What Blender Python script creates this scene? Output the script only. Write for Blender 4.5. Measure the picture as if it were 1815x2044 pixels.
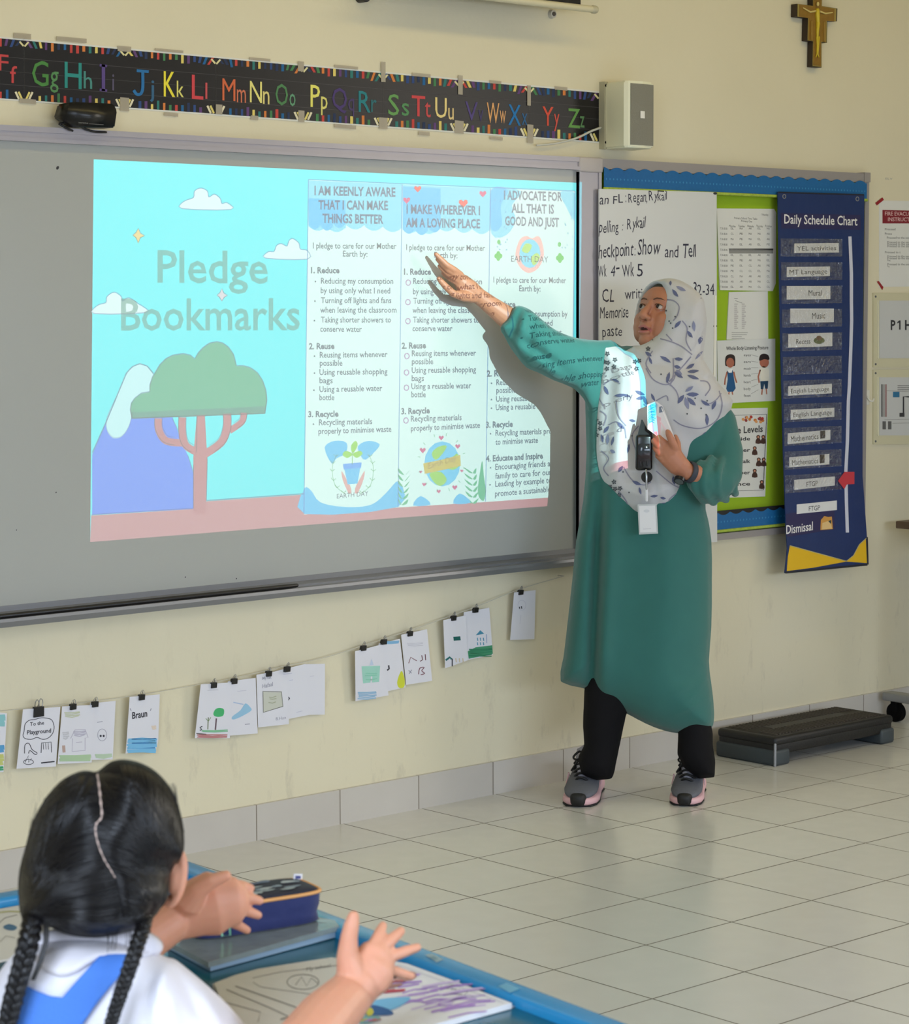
import bpy, bmesh, math, random
from mathutils import Vector as V, Matrix, noise
from mathutils.bvhtree import BVHTree
from mathutils.geometry import tessellate_polygon, delaunay_2d_cdt
random.seed(7)
SC = bpy.context.scene
for o_ in list(bpy.data.objects):
    bpy.data.objects.remove(o_)
COL = SC.collection

# ---------------------------------------------------------------- camera
PW, PH, FP = 1815, 2044, 4679.0
yaw, pit, rol = math.radians(42.11), math.radians(-5.02), math.radians(-.20)
CP = V((-4.203, -5.142, 1.479))
FW = V((math.sin(yaw)*math.cos(pit), math.cos(yaw)*math.cos(pit), math.sin(pit)))
r_ = FW.cross(V((0, 0, 1))).normalized()
u_ = r_.cross(FW)
RT = r_*math.cos(rol) + u_*math.sin(rol)
UP = -r_*math.sin(rol) + u_*math.cos(rol)
cam_d = bpy.data.cameras.new('camera')
cam_d.sensor_fit = 'HORIZONTAL'
cam_d.sensor_width = 36
cam_d.lens = FP/PW*36
cam_d.clip_start = .05
cam_d.dof.use_dof = True
cam_d.dof.focus_distance = 6.7
cam_d.dof.aperture_fstop = 16
cam = bpy.data.objects.new('camera', cam_d)
COL.objects.link(cam)
cam.matrix_world = Matrix(((RT.x, UP.x, -FW.x, CP.x), (RT.y, UP.y, -FW.y, CP.y), (RT.z, UP.z, -FW.z, CP.z), (0, 0, 0, 1)))
SC.camera = cam

# ---------------------------------------------------------------- world, lights, exposure
SC.view_settings.view_transform = 'Standard'
SC.view_settings.look = 'None'
SC.view_settings.gamma = 1
SC.view_settings.exposure = 0
SC.cycles.max_bounces = 8
SC.cycles.diffuse_bounces = 4
SC.cycles.transparent_max_bounces = 16
SC.cycles.use_denoising = True
SC.cycles.sample_clamp_indirect = 4
wd = bpy.data.worlds.new('sky')
SC.world = wd
wd.use_nodes = True
wd.node_tree.nodes['Background'].inputs[0].default_value = (.75, .86, 1, 1)
wd.node_tree.nodes['Background'].inputs[1].default_value = .35

def area(name, loc, direction, sx, sy, power, col, spread=180):
    l = bpy.data.lights.new(name, 'AREA')
    l.shape = 'RECTANGLE'
    l.size, l.size_y, l.energy, l.color = sx, sy, power, col
    l.spread = math.radians(spread)
    o = bpy.data.objects.new(name, l)
    COL.objects.link(o)
    o.location = loc
    o.rotation_euler = V(direction).to_track_quat('-Z', 'Y').to_euler()
    return o
DAY = (.78, .9, 1.1)
WARM = (1, .76, .26)
area('daylight_left', (-5.02, -4.3, 1.45), (1, .1, -.5), 1.3, 4.6, 105, DAY, 130)        # windows of the left wall
area('daylight_rear', (-.6, -7.35, 1.4), (0, 1, -.62), 6.4, 1.3, 126, DAY, 105)           # windows of the rear wall
area('daylight_right', (4.35, -3.6, 1.5), (-1, 0, -.6), 1.3, 4.0, 95, (1, .92, .8), 120)
area('tube_light_front', (.4, -.95, 2.955), (0, .25, -1), 5.4, .2, 16.5, WARM)
area('tube_light_rear', (-.2, -4.6, 2.955), (0, 0, -1), 3.6, .25, 10, WARM)
LAMP = V((-.3, -4.4, 2.45))                                                     # projector lamp
pj = bpy.data.lights.new('projector_lamp', 'SPOT')
pj.energy, pj.color, pj.shadow_soft_size = 1440, (1, 1, 1), 0
pj.spot_size, pj.spot_blend = math.radians(60), 0
pjo = bpy.data.objects.new('projector_lamp', pj)
COL.objects.link(pjo)
pjo.location = LAMP
pjo.rotation_euler = (V((.09, 0, 1.37)) - LAMP).to_track_quat('-Z', 'Y').to_euler()

# ---------------------------------------------------------------- helpers
def ray(px, py):
    return FW + RT*((px - PW/2)/FP) - UP*((py - PH/2)/FP)
def at(px, py, y=None, z=None, x=None, d=None):
    v = ray(px, py)
    if d is None:
        if y is not None: d = (y - CP.y)/v.y
        elif z is not None: d = (z - CP.z)/v.z
        else: d = (x - CP.x)/v.x
    return CP + v*d
def topx(p):
    d = V(p) - CP
    z = d.dot(FW)
    return (PW/2 + FP*d.dot(RT)/z, PH/2 - FP*d.dot(UP)/z)

def lin(c):
    def f(a):
        a /= 255
        return a/12.92 if a <= .04045 else ((a + .055)/1.055)**2.4
    return (f(c[0]), f(c[1]), f(c[2]), 1)

MATS = {}
def mat(name, rgb=(200, 200, 200), rough=.6, metal=0, spec=.5, var=0, vscale=8, bump=0, bscale=60, emit=0, sheen=0, coat=0, sub=0):
    if name in MATS: return MATS[name]
    m = bpy.data.materials.new(name)
    m.use_nodes = True
    nt = m.node_tree
    b = nt.nodes['Principled BSDF']
    c = lin(rgb)
    b.inputs['Base Color'].default_value = c
    b.inputs['Roughness'].default_value = rough
    b.inputs['Metallic'].default_value = metal
    b.inputs['Specular IOR Level'].default_value = spec
    b.inputs['Sheen Weight'].default_value = sheen
    b.inputs['Coat Weight'].default_value = coat
    if sub:
        b.inputs['Subsurface Weight'].default_value = sub
        b.inputs['Subsurface Radius'].default_value = (.01, .004, .002)
        b.inputs['Subsurface Scale'].default_value = .5
    tc = nt.nodes.new('ShaderNodeTexCoord')
    if var:
        n = nt.nodes.new('ShaderNodeTexNoise')
        n.inputs['Scale'].default_value = vscale
        n.inputs['Detail'].default_value = 4
        nt.links.new(tc.outputs['Object'], n.inputs['Vector'])
        mx = nt.nodes.new('ShaderNodeMixRGB')
        mx.inputs[1].default_value = tuple(max(0, v*(1 - var)) for v in c[:3]) + (1,)
        mx.inputs[2].default_value = tuple(min(1, v*(1 + var)) for v in c[:3]) + (1,)
        nt.links.new(n.outputs['Fac'], mx.inputs[0])
        nt.links.new(mx.outputs[0], b.inputs['Base Color'])
    if bump:
        n2 = nt.nodes.new('ShaderNodeTexNoise')
        n2.inputs['Scale'].default_value = bscale
        n2.inputs['Detail'].default_value = 3
        nt.links.new(tc.outputs['Object'], n2.inputs['Vector'])
        bp = nt.nodes.new('ShaderNodeBump')
        bp.inputs['Strength'].default_value = bump
        bp.inputs['Distance'].default_value = .01
        nt.links.new(n2.outputs['Fac'], bp.inputs['Height'])
        nt.links.new(bp.outputs[0], b.inputs['Normal'])
    if emit:
        b.inputs['Emission Color'].default_value = c
        b.inputs['Emission Strength'].default_value = emit
    MATS[name] = m
    return m
INK = {}
def ink(rgb, rough=.7):
    """flat printed or painted colour"""
    k = 'print_%02x%02x%02x_%d' % (tuple(rgb) + (int(rough*100),))
    return mat(k, rgb, rough, var=.04, vscale=40)

WLOC = {}
class MB:
    """collects shapes for ONE mesh object"""
    def __init__(s):
        s.v, s.f, s.m, s.ms, s.sm = [], [], [], [], []
    def mi(s, m):
        if m not in s.ms: s.ms.append(m)
        return s.ms.index(m)
    def add(s, vs, fs, m, smooth=False):
        b = len(s.v)
        s.v += [V(v) for v in vs]
        k = s.mi(m)
        for f in fs:
            s.f.append(tuple(b + i for i in f)); s.m.append(k); s.sm.append(smooth)
        return s
    def box(s, lo, hi, m):
        x0, y0, z0 = lo; x1, y1, z1 = hi
        vs = [(x0, y0, z0), (x1, y0, z0), (x1, y1, z0), (x0, y1, z0), (x0, y0, z1), (x1, y0, z1), (x1, y1, z1), (x0, y1, z1)]
        return s.add(vs, [(0, 3, 2, 1), (4, 5, 6, 7), (0, 1, 5, 4), (1, 2, 6, 5), (2, 3, 7, 6), (3, 0, 4, 7)], m)
    def rbox(s, lo, hi, m, r=.005, seg=2, M=None):
        bm = bmesh.new()
        bmesh.ops.create_cube(bm, size=1)
        lo, hi = V(lo), V(hi)
        for v in bm.verts:
            v.co = V(((lo.x + hi.x)/2 + v.co.x*(hi.x - lo.x), (lo.y + hi.y)/2 + v.co.y*(hi.y - lo.y), (lo.z + hi.z)/2 + v.co.z*(hi.z - lo.z)))
        bmesh.ops.bevel(bm, geom=bm.edges[:], offset=r, segments=seg, affect='EDGES', profile=.5)
        if M: bm.transform(M)
        s.addbm(bm, m, True); return s
    def addbm(s, bm, m, smooth=True):
        bm.verts.index_update()
        s.add([v.co.copy() for v in bm.verts], [[v.index for v in f.verts] for f in bm.faces], m, smooth)
        bm.free(); return s
    def prism(s, pts, off, m, smooth=False):
        """pts: front outline in 3D; off: vector to the back outline"""
        n = len(pts)
        off = V(off)
        A = [V(p) for p in pts]
        nrm = sum(((A[i].cross(A[(i+1) % n])) for i in range(n)), V())
        if nrm.dot(off) > 0: A.reverse()
        tri = tessellate_polygon([A])
        vs = A + [p + off for p in A]
        fs = [tuple(t) for t in tri] + [tuple(n + i for i in reversed(t)) for t in tri]
        fs += [(i, i + n, (i+1) % n + n, (i+1) % n) for i in range(n)]
        return s.add(vs, fs, m, smooth)
    def tube(s, pts, rad, m, n=10, caps=True, flat=None, up=None):
        """rounded tube through pts; rad number or list; flat: (axis vector, factor) squash"""
        pts = [V(p) for p in pts]
        k = len(pts)
        rad = [rad]*k if not hasattr(rad, '__len__') else list(rad)
        T = [(pts[min(i+1, k-1)] - pts[max(i-1, 0)]).normalized() for i in range(k)]
        a = V(up) if up else (V((0, 0, 1)) if abs(T[0].z) < .9 else V((1, 0, 0)))
        a = (a - T[0]*a.dot(T[0])).normalized()
        vs, fs = [], []
        for i in range(k):
            a = (a - T[i]*a.dot(T[i])).normalized()
            b = T[i].cross(a)
            for j in range(n):
                t = 2*math.pi*j/n
                d = a*math.cos(t)*rad[i] + b*math.sin(t)*rad[i]
                if flat: d -= V(flat[0])*d.dot(V(flat[0]))*(1 - flat[1])
                vs.append(pts[i] + d)
        for i in range(k-1):
            for j in range(n):
                fs.append((i*n + j, i*n + (j+1) % n, (i+1)*n + (j+1) % n, (i+1)*n + j))
        if caps:
            for e, i in ((-1, 0), (1, k-1)):
                c0 = len(vs)
                # dome
                ring = list(range(i*n, i*n + n))
                r = rad[i]
                for q in (.55, .87):
                    new = []
                    for j in range(n):
                        d = vs[i*n + j] - pts[i]
                        new.append(len(vs)); vs.append(pts[i] + d*math.sqrt(1 - q*q) + T[i]*e*r*q*.9)
                    for j in range(n):
                        f = (ring[j], ring[(j+1) % n], new[(j+1) % n], new[j])
                        fs.append(f if e > 0 else f[::-1])
                    ring = new
                vs.append(pts[i] + T[i]*e*r*.9)
                for j in range(n):
                    f = (ring[j], ring[(j+1) % n], len(vs)-1)
                    fs.append(f if e > 0 else f[::-1])
        return s.add(vs, fs, m, True)
    def ell(s, c, r, m, M=None, nu=24, nv=14):
        """ellipsoid"""
        c = V(c); r = (r, r, r) if not hasattr(r, '__len__') else r
        vs, fs = [], []
        for i in range(nv + 1):
            th = math.pi*i/nv
            for j in range(nu):
                ph = 2*math.pi*j/nu
                p = V((r[0]*math.sin(th)*math.cos(ph), r[1]*math.sin(th)*math.sin(ph), r[2]*math.cos(th)))
                vs.append(c + (M @ p if M else p))
        for i in range(nv):
            for j in range(nu):
                fs.append((i*nu + j, (i+1)*nu + j, (i+1)*nu + (j+1) % nu, i*nu + (j+1) % nu))
        return s.add(vs, fs, m, True)
    def cyl(s, a, b, r, m, n=20, r2=None):
        a, b = V(a), V(b)
        r2 = r if r2 is None else r2
        t = (b - a).normalized()
        x = t.orthogonal().normalized(); y = t.cross(x)
        vs = []
        for p, q in ((a, r), (b, r2)):
            vs += [p + (x*math.cos(2*math.pi*j/n) + y*math.sin(2*math.pi*j/n))*q for j in range(n)]
        base = len(s.v)
        s.add(vs, [(j, (j+1) % n, n + (j+1) % n, n + j) for j in range(n)], m, True)
        s.add(vs[:n], [tuple(reversed(range(n)))], m); s.add(vs[n:], [tuple(range(n))], m)
        return s
    def loft(s, rings, m, closed=True, caps=True, smooth=True):
        n = len(rings[0]); vs = [V(p) for r in rings for p in r]; fs = []
        for i in range(len(rings)-1):
            for j in range(n if closed else n-1):
                fs.append((i*n + j, i*n + (j+1) % n, (i+1)*n + (j+1) % n, (i+1)*n + j))
        if caps and closed:
            fs.append(tuple(reversed(range(n)))); fs.append(tuple(range((len(rings)-1)*n, len(rings)*n)))
        return s.add(vs, fs, m, smooth)
    def build(s, name, parent=None, fix=True, label=None):
        me = bpy.data.meshes.new(name)
        lo = V((min(v.x for v in s.v), min(v.y for v in s.v), min(v.z for v in s.v)))
        hi = V((max(v.x for v in s.v), max(v.y for v in s.v), max(v.z for v in s.v)))
        c = V(((lo.x + hi.x)/2, (lo.y + hi.y)/2, lo.z))
        me.from_pydata([v - c for v in s.v], [], s.f)
        for m in s.ms: me.materials.append(m)
        me.polygons.foreach_set('material_index', s.m)
        me.polygons.foreach_set('use_smooth', s.sm)
        if fix:
            bm = bmesh.new(); bm.from_mesh(me)
            bmesh.ops.recalc_face_normals(bm, faces=bm.faces); bm.to_mesh(me); bm.free()
        me.update()
        o = bpy.data.objects.new(name, me)
        COL.objects.link(o)
        WLOC[o.name] = c
        if parent:
            o.parent = parent; o.location = c - WLOC[parent.name]
        else: o.location = c
        if label: o['label'] = label
        return o
    def bvh(s):
        return BVHTree.FromPolygons(s.v, s.f)

def tag(o, label, cat, group=None):
    o['label'] = label; o['category'] = cat
    if group: o['group'] = group
    return o
def struct(o):
    o['kind'] = 'structure'; return o
def thing(name, label, cat, loc, group=None):
    o = bpy.data.objects.new(name, None)
    COL.objects.link(o)
    o.empty_display_size = .05
    o.location = loc; WLOC[o.name] = V(loc)
    return tag(o, label, cat, group)
def copy_thing(o, loc, label):
    c = o.copy(); COL.objects.link(c); c.location = loc; c['label'] = label
    WLOC[c.name] = V(loc)
    for ch in list(o.children):
        d = ch.copy(); COL.objects.link(d); d.parent = c
    return c

# ---- text and flat drawing
TXT = {}
def textgeo(t, bold=0):
    k = (t, bold)
    if k in TXT: return TXT[k]
    cu = bpy.data.curves.new('t', 'FONT')
    cu.body = t; cu.resolution_u = 2; cu.offset = bold
    o = bpy.data.objects.new('t', cu)
    COL.objects.link(o)
    dg = bpy.context.evaluated_depsgraph_get()
    me = o.evaluated_get(dg).to_mesh()
    vs = [(v.co.x, v.co.y) for v in me.vertices]
    fs = [tuple(p.vertices) for p in me.polygons]
    o.evaluated_get(dg).to_mesh_clear()
    bpy.data.objects.remove(o); bpy.data.curves.remove(cu)
    TXT[k] = (vs, fs)
    return TXT[k]
CAPH = max(v[1] for v in textgeo('H')[0])
def circ(cx, cy, rx, ry=None, n=16, a=0):
    ry = rx if ry is None else ry
    return [(cx + rx*math.cos(t)*math.cos(a) - ry*math.sin(t)*math.sin(a), cy + rx*math.cos(t)*math.sin(a) + ry*math.sin(t)*math.cos(a))
            for t in (2*math.pi*i/n for i in range(n))]
def smoothp(p, n=3, closed=True):
    """Catmull-Rom through 2D or 3D points"""
    k = len(p); out = []
    P = [V(q) if len(q) == 3 else V((q[0], q[1], 0)) for q in p]
    for i in range(k if closed else k-1):
        g = (lambda j: P[j % k]) if closed else (lambda j: P[min(max(j, 0), k-1)])
        a, b, c, d = g(i-1), g(i), g(i+1), g(i+2)
        for s in range(n):
            t = s/n
            q = .5*((2*b) + (c - a)*t + (2*a - 5*b + 4*c - d)*t*t + (3*b - 3*c + d - a)*t**3)
            out.append(tuple(q) if len(p[0]) == 3 else (q.x, q.y))
    if not closed: out.append(tuple(P[-1]) if len(p[0]) == 3 else (P[-1].x, P[-1].y))
    return out
class Canvas:
    """draws flat shapes through fn(u, v, layer) -> 3D point"""
    def __init__(s, mb, fn):
        s.mb, s.fn, s.l = mb, fn, 1
    def poly(s, pts, m, l=None):
        l = s.l if l is None else l
        P = [V((p[0], p[1], 0)) for p in pts]
        tri = tessellate_polygon([P])
        s.mb.add([s.fn(p[0], p[1], l) for p in pts], [tuple(t) for t in tri], m)
    def stroke(s, pts, w, m, closed=False, l=None):
        l = s.l if l is None else l
        k = len(pts); w = w/2; L, R = [], []
        for i in range(k):
            a = pts[i-1] if (i or closed) else pts[i]
            b = pts[(i+1) % k] if (i < k-1 or closed) else pts[i]
            dx, dy = b[0]-a[0], b[1]-a[1]
            q = math.hypot(dx, dy) or 1
            nx, ny = -dy/q*w, dx/q*w
            L.append((pts[i][0]+nx, pts[i][1]+ny)); R.append((pts[i][0]-nx, pts[i][1]-ny))
        vs = [s.fn(p[0], p[1], l) for p in L + R]
        s.mb.add(vs, [(i, (i+1) % k, k + (i+1) % k, k + i) for i in range(k if closed else k-1)], m)
    def text(s, t, x0, y0, x1, y1, cap, m, bold=0, l=None, shear=0):
        l = s.l if l is None else l
        vs, fs = textgeo(t, bold)
        a = min(v[0] for v in vs); b = max(v[0] for v in vs)
        q = (x1-x0)/(b-a); g = (y1-y0)/(b-a)
        s.mb.add([s.fn(x0 + (v[0]-a)*q + shear*v[1]*cap/CAPH, y0 + (v[0]-a)*g - v[1]*cap/CAPH, l) for v in vs], fs, m)
def on_wall(off, eps=.00025):
    return lambda px, py, l: at(px, py, y=-(off + l*eps))
def wquad(mb, pts, y0, y1, m):
    """slab on the front wall: outline in photo pixels at its front face y=-y1, back at y=-y0"""
    mb.prism([at(p[0], p[1], y=-y1) for p in pts], (0, y1 - y0, 0), m)
    return mb
# ---------------------------------------------------------------- room
X0, X1, Y0, ZC = -5.1, 4.45, -7.45, 3.0
def floor_mat():
    m = bpy.data.materials.new('floor_tiles'); m.use_nodes = True
    nt = m.node_tree; N = nt.nodes; L = nt.links; b = N['Principled BSDF']
    g = N.new('ShaderNodeNewGeometry'); sp = N.new('ShaderNodeSeparateXYZ'); L.new(g.outputs['Position'], sp.inputs[0])
    def M(op, a, c=None, d=None):
        n = N.new('ShaderNodeMath'); n.operation = op
        for i, q in enumerate((a, c, d)):
            if q is None: continue
            if isinstance(q, (int, float)): n.inputs[i].default_value = q
            else: L.new(q, n.inputs[i])
        return n.outputs[0]
    ux = M('DIVIDE', sp.outputs[0], .3); uy = M('DIVIDE', M('ADD', sp.outputs[1], .282), .3)
    def line(u): return M('LESS_THAN', M('SUBTRACT', .5, M('ABSOLUTE', M('SUBTRACT', M('FRACT', u), .5))), .0068)
    gr = M('MAXIMUM', line(ux), line(uy))
    cb = N.new('ShaderNodeCombineXYZ'); L.new(M('FLOOR', ux), cb.inputs[0]); L.new(M('FLOOR', uy), cb.inputs[1])
    wn = N.new('ShaderNodeTexWhiteNoise'); wn.noise_dimensions = '3D'; L.new(cb.outputs[0], wn.inputs[0])
    no = N.new('ShaderNodeTexNoise'); no.inputs['Scale'].default_value = 14; no.inputs['Detail'].default_value = 6; L.new(g.outputs['Position'], no.inputs[0])
    no2 = N.new('ShaderNodeTexNoise'); no2.inputs['Scale'].default_value = 1.1; L.new(g.outputs['Position'], no2.inputs[0])
    f = M('ADD', M('MULTIPLY', wn.outputs[0], .35), M('ADD', M('MULTIPLY', no.outputs[0], .4), M('MULTIPLY', no2.outputs[0], .4)))
    cr = N.new('ShaderNodeMixRGB'); L.new(f, cr.inputs[0]); cr.inputs[1].default_value = lin((205, 204, 198)); cr.inputs[2].default_value = lin((214, 213, 207))
    mx = N.new('ShaderNodeMixRGB'); L.new(gr, mx.inputs[0]); L.new(cr.outputs[0], mx.inputs[1]); mx.inputs[2].default_value = lin((98, 92, 80))
    L.new(mx.outputs[0], b.inputs['Base Color'])
    L.new(M('ADD', M('MULTIPLY', gr, .4), M('ADD', .15, M('MULTIPLY', no.outputs[0], .12))), b.inputs['Roughness'])
    b.inputs['Specular IOR Level'].default_value = .5
    bp = N.new('ShaderNodeBump'); bp.inputs['Strength'].default_value = .25; bp.inputs['Distance'].default_value = .002
    L.new(M('SUBTRACT', 1, gr), bp.inputs['Height']); L.new(bp.outputs[0], b.inputs['Normal'])
    return m
def wall_mat():
    m = bpy.data.materials.new('wall_paint'); m.use_nodes = True
    nt = m.node_tree; N = nt.nodes; L = nt.links; b = N['Principled BSDF']
    g = N.new('ShaderNodeNewGeometry')
    n1 = N.new('ShaderNodeTexNoise'); n1.inputs['Scale'].default_value = 1.7; n1.inputs['Detail'].default_value = 6; L.new(g.outputs['Position'], n1.inputs[0])
    r1 = N.new('ShaderNodeValToRGB'); L.new(n1.outputs[0], r1.inputs[0])
    r1.color_ramp.elements[0].position = .3; r1.color_ramp.elements[0].color = lin((220, 212, 184))
    r1.color_ramp.elements[1].position = .7; r1.color_ramp.elements[1].color = lin((226, 218, 191))
    # scuffs of the lower wall
    mp = N.new('ShaderNodeMapping'); mp.inputs['Scale'].default_value = (9, 9, 3.2); L.new(g.outputs['Position'], mp.inputs[0])
    n2 = N.new('ShaderNodeTexNoise'); n2.inputs['Scale'].default_value = 1.6; n2.inputs['Detail'].default_value = 8; n2.inputs['Roughness'].default_value = .7; L.new(mp.outputs[0], n2.inputs[0])
    r2 = N.new('ShaderNodeValToRGB'); L.new(n2.outputs[0], r2.inputs[0])
    r2.color_ramp.elements[0].position = .56; r2.color_ramp.elements[0].color = (0, 0, 0, 1)
    r2.color_ramp.elements[1].position = .75; r2.color_ramp.elements[1].color = (1, 1, 1, 1)
    sp = N.new('ShaderNodeSeparateXYZ'); L.new(g.outputs['Position'], sp.inputs[0])
    mr = N.new('ShaderNodeMapRange'); L.new(sp.outputs[2], mr.inputs[0])
    mr.inputs[1].default_value = .75; mr.inputs[2].default_value = .3; mr.inputs[3].default_value = 0; mr.inputs[4].default_value = .55
    mm = N.new('ShaderNodeMath'); mm.operation = 'MULTIPLY'; L.new(r2.outputs[0], mm.inputs[0]); L.new(mr.outputs[0], mm.inputs[1])
    mx = N.new('ShaderNodeMixRGB'); L.new(mm.outputs[0], mx.inputs[0]); L.new(r1.outputs[0], mx.inputs[1]); mx.inputs[2].default_value = lin((176, 168, 150))
    L.new(mx.outputs[0], b.inputs['Base Color'])
    b.inputs['Roughness'].default_value = .55; b.inputs['Specular IOR Level'].default_value = .3
    n3 = N.new('ShaderNodeTexNoise'); n3.inputs['Scale'].default_value = 55; n3.inputs['Detail'].default_value = 4; L.new(g.outputs['Position'], n3.inputs[0])
    bp = N.new('ShaderNodeBump'); bp.inputs['Strength'].default_value = .12; bp.inputs['Distance'].default_value = .004
    L.new(n3.outputs[0], bp.inputs['Height']); L.new(bp.outputs[0], b.inputs['Normal'])
    return m
def skirt_mat():
    m = bpy.data.materials.new('skirting_tiles'); m.use_nodes = True
    nt = m.node_tree; N = nt.nodes; L = nt.links; b = N['Principled BSDF']
    g = N.new('ShaderNodeNewGeometry'); sp = N.new('ShaderNodeSeparateXYZ'); L.new(g.outputs['Position'], sp.inputs[0])
    def M(op, a, c=None):
        n = N.new('ShaderNodeMath'); n.operation = op
        for i, q in enumerate((a, c)):
            if q is None: continue
            if isinstance(q, (int, float)): n.inputs[i].default_value = q
            else: L.new(q, n.inputs[i])
        return n.outputs[0]
    u = M('DIVIDE', M('ADD', sp.outputs[0], .012), .3)
    gr = M('LESS_THAN', M('SUBTRACT', .5, M('ABSOLUTE', M('SUBTRACT', M('FRACT', u), .5))), .006)
    wn = N.new('ShaderNodeTexWhiteNoise'); wn.noise_dimensions = '1D'; L.new(M('FLOOR', u), wn.inputs['W'])
    no = N.new('ShaderNodeTexNoise'); no.inputs['Scale'].default_value = 9; no.inputs['Detail'].default_value = 5; L.new(g.outputs['Position'], no.inputs[0])
    cr = N.new('ShaderNodeMixRGB'); L.new(M('ADD', M('MULTIPLY', wn.outputs[0], .5), M('MULTIPLY', no.outputs[0], .5)), cr.inputs[0])
    cr.inputs[1].default_value = lin((190, 184, 176)); cr.inputs[2].default_value = lin((206, 201, 193))
    mx = N.new('ShaderNodeMixRGB'); L.new(gr, mx.inputs[0]); L.new(cr.outputs[0], mx.inputs[1]); mx.inputs[2].default_value = lin((126, 118, 104))
    L.new(mx.outputs[0], b.inputs['Base Color']); b.inputs['Roughness'].default_value = .35
    return m
WALLM, FLOORM = wall_mat(), floor_mat()
CEIL = mat('ceiling_paint', (214, 206, 182), .8)
def slab(name, lo, hi, m):
    return struct(MB().box(lo, hi, m).build(name))
slab('floor', (X0, Y0, -.1), (X1, 0, 0), FLOORM)
slab('wall_front', (X0-.1, 0, -.1), (X1+.1, .12, ZC+.1), WALLM)
slab('ceiling', (X0, Y0, ZC), (X1, 0, ZC+.1), CEIL)
slab('baseboard_front', (X0, -.012, 0), (X1, 0, .1), skirt_mat())
# side and rear walls with window openings
def holed_wall(name, axis, c0, c1, a0, a1, win):
    mb = MB()
    w0, w1, z0, z1 = win
    def bx(p0, p1, q0, q1):
        if axis == 'x': mb.box((c0, p0, q0), (c1, p1, q1), WALLM)
        else: mb.box((p0, c0, q0), (p1, c1, q1), WALLM)
    bx(a0, a1, 0, z0); bx(a0, a1, z1, ZC); bx(a0, w0, z0, z1); bx(w1, a1, z0, z1)
    struct(mb.build(name))
holed_wall('wall_left', 'x', X0-.1, X0, Y0, 0, (-6.65, -1.95, .85, 2.3))
holed_wall('wall_right', 'x', X1, X1+.1, Y0, 0, (-5.7, -1.5, 1.0, 2.6))
holed_wall('wall_rear', 'y', Y0-.1, Y0, X0, X1, (-3.9, 2.7, 1.0, 2.6))
ALU = mat('aluminium', (176, 174, 176), .38, .75)
GLASS = mat('window_glass', (225, 236, 240), .05)
GLASS.node_tree.nodes['Principled BSDF'].inputs['Transmission Weight'].default_value = 1
def window(name, axis, c, w, n):
    fr, gl = MB(), MB()
    w0, w1, z0, z1 = w
    def bx(mb, p0, p1, q0, q1, t, m):
        if axis == 'x': mb.box((c-t, p0, q0), (c+t, p1, q1), m)
        else: mb.box((p0, c-t, q0), (p1, c+t, q1), m)
    for i in range(n+1):
        p = w0 + (w1-w0)*i/n
        bx(fr, max(w0, p-.025), min(w1, p+.025), z0, z1, .025, ALU)
    bx(fr, w0, w1, z0, z0+.05, .024, ALU); bx(fr, w0, w1, z1-.05, z1, .024, ALU)
    bx(gl, w0, w1, z0, z1, .003, GLASS)
    r = struct(fr.build(name)); gl.build('pane', r)
window('window_1', 'x', X0-.05, (-6.65, -1.95, .85, 2.3), 5)
window('window_2', 'y', Y0-.05, (-3.9, 2.7, 1.0, 2.6), 6)
window('window_3', 'x', X1+.05, (-5.7, -1.5, 1.0, 2.6), 4)
# ceiling light fixtures carrying the tube lamps
WHITEP = mat('white_plastic', (228, 226, 216), .4)
for y, s in ((-.95, 'nearest the front wall'), (-4.6, 'over the middle of the room')):
    t = thing('ceiling_light', 'long white fluorescent ceiling fixture ' + s, 'ceiling light', (-.2, y, 2.97))
    MB().box((-2.3, y-.14, 2.965), (3.1 if y > -2 else 1.9, y+.14, 3.0), WHITEP).build('housing', t)

# ---------------------------------------------------------------- whiteboard
BX0 = -1.38
def wz(px, py): return at(px, py, y=0).z
def wx(px, py): return at(px, py, y=0).x
BX1 = at(1195, 600, y=-.02).x
zt1 = wz(600, 286); zt0 = wz(600, 311)
zb1 = wz(560, 1153)
RAIL = mat('board_rail', (168, 164, 172), .35, .35, var=.05)
BOARDM = mat('whiteboard_enamel', (172, 174, 170), .24, spec=.45, var=.02, vscale=2)
BOARDM.node_tree.nodes['Principled BSDF'].inputs['Coat Roughness'].default_value = .2
wb = thing('whiteboard', 'large grey framed whiteboard carrying the projected pledge slide', 'whiteboard', (-.16, 0, zb1 - .05))
mb = MB().box((BX0, -.018, zb1-.01), (BX1-.02, 0, zt1-.005), BOARDM)
cv = Canvas(mb, on_wall(.018))
INKB = ink((45, 45, 50))
for x, y, s in ((115, 335, 4), (262, 292, 2), (222, 290, 1.5), (112, 983, 1.6), (33, 1058, 1.4), (370, 1152, 1.6), (472, 1155, 1.6), (440, 1168, 2)):
    cv.poly(circ(x, y, s*.7, s, 8, .5), INKB)
mb.build('panel', wb)
mb = MB().box((BX0, -.03, zt0), (BX1, 0, zt1), RAIL)
mb.box((BX0, -.034, zt1-.012), (BX1, 0, zt1+.002), RAIL).box((BX0, -.036, zt0-.002), (BX1, -.018, zt0+.008), RAIL)
mb.build('top_rail', wb)
xr0 = at(1156, 600, y=-.03).x
mb = MB().box((xr0, -.03, zb1), (BX1, 0, zt0), RAIL)
mb.box((xr0, -.033, zb1), (xr0+.008, -.018, zt0), RAIL).box((BX1-.012, -.033, zb1), (BX1, 0, zt0), RAIL)
mb.rbox((xr0-.004, -.037, zt0-.008), (BX1+.004, 0, zt1+.004), mat('rail_corner', (188, 180, 178), .45), .006)
mb.build('side_rail', wb)
zc = zb1
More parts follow.
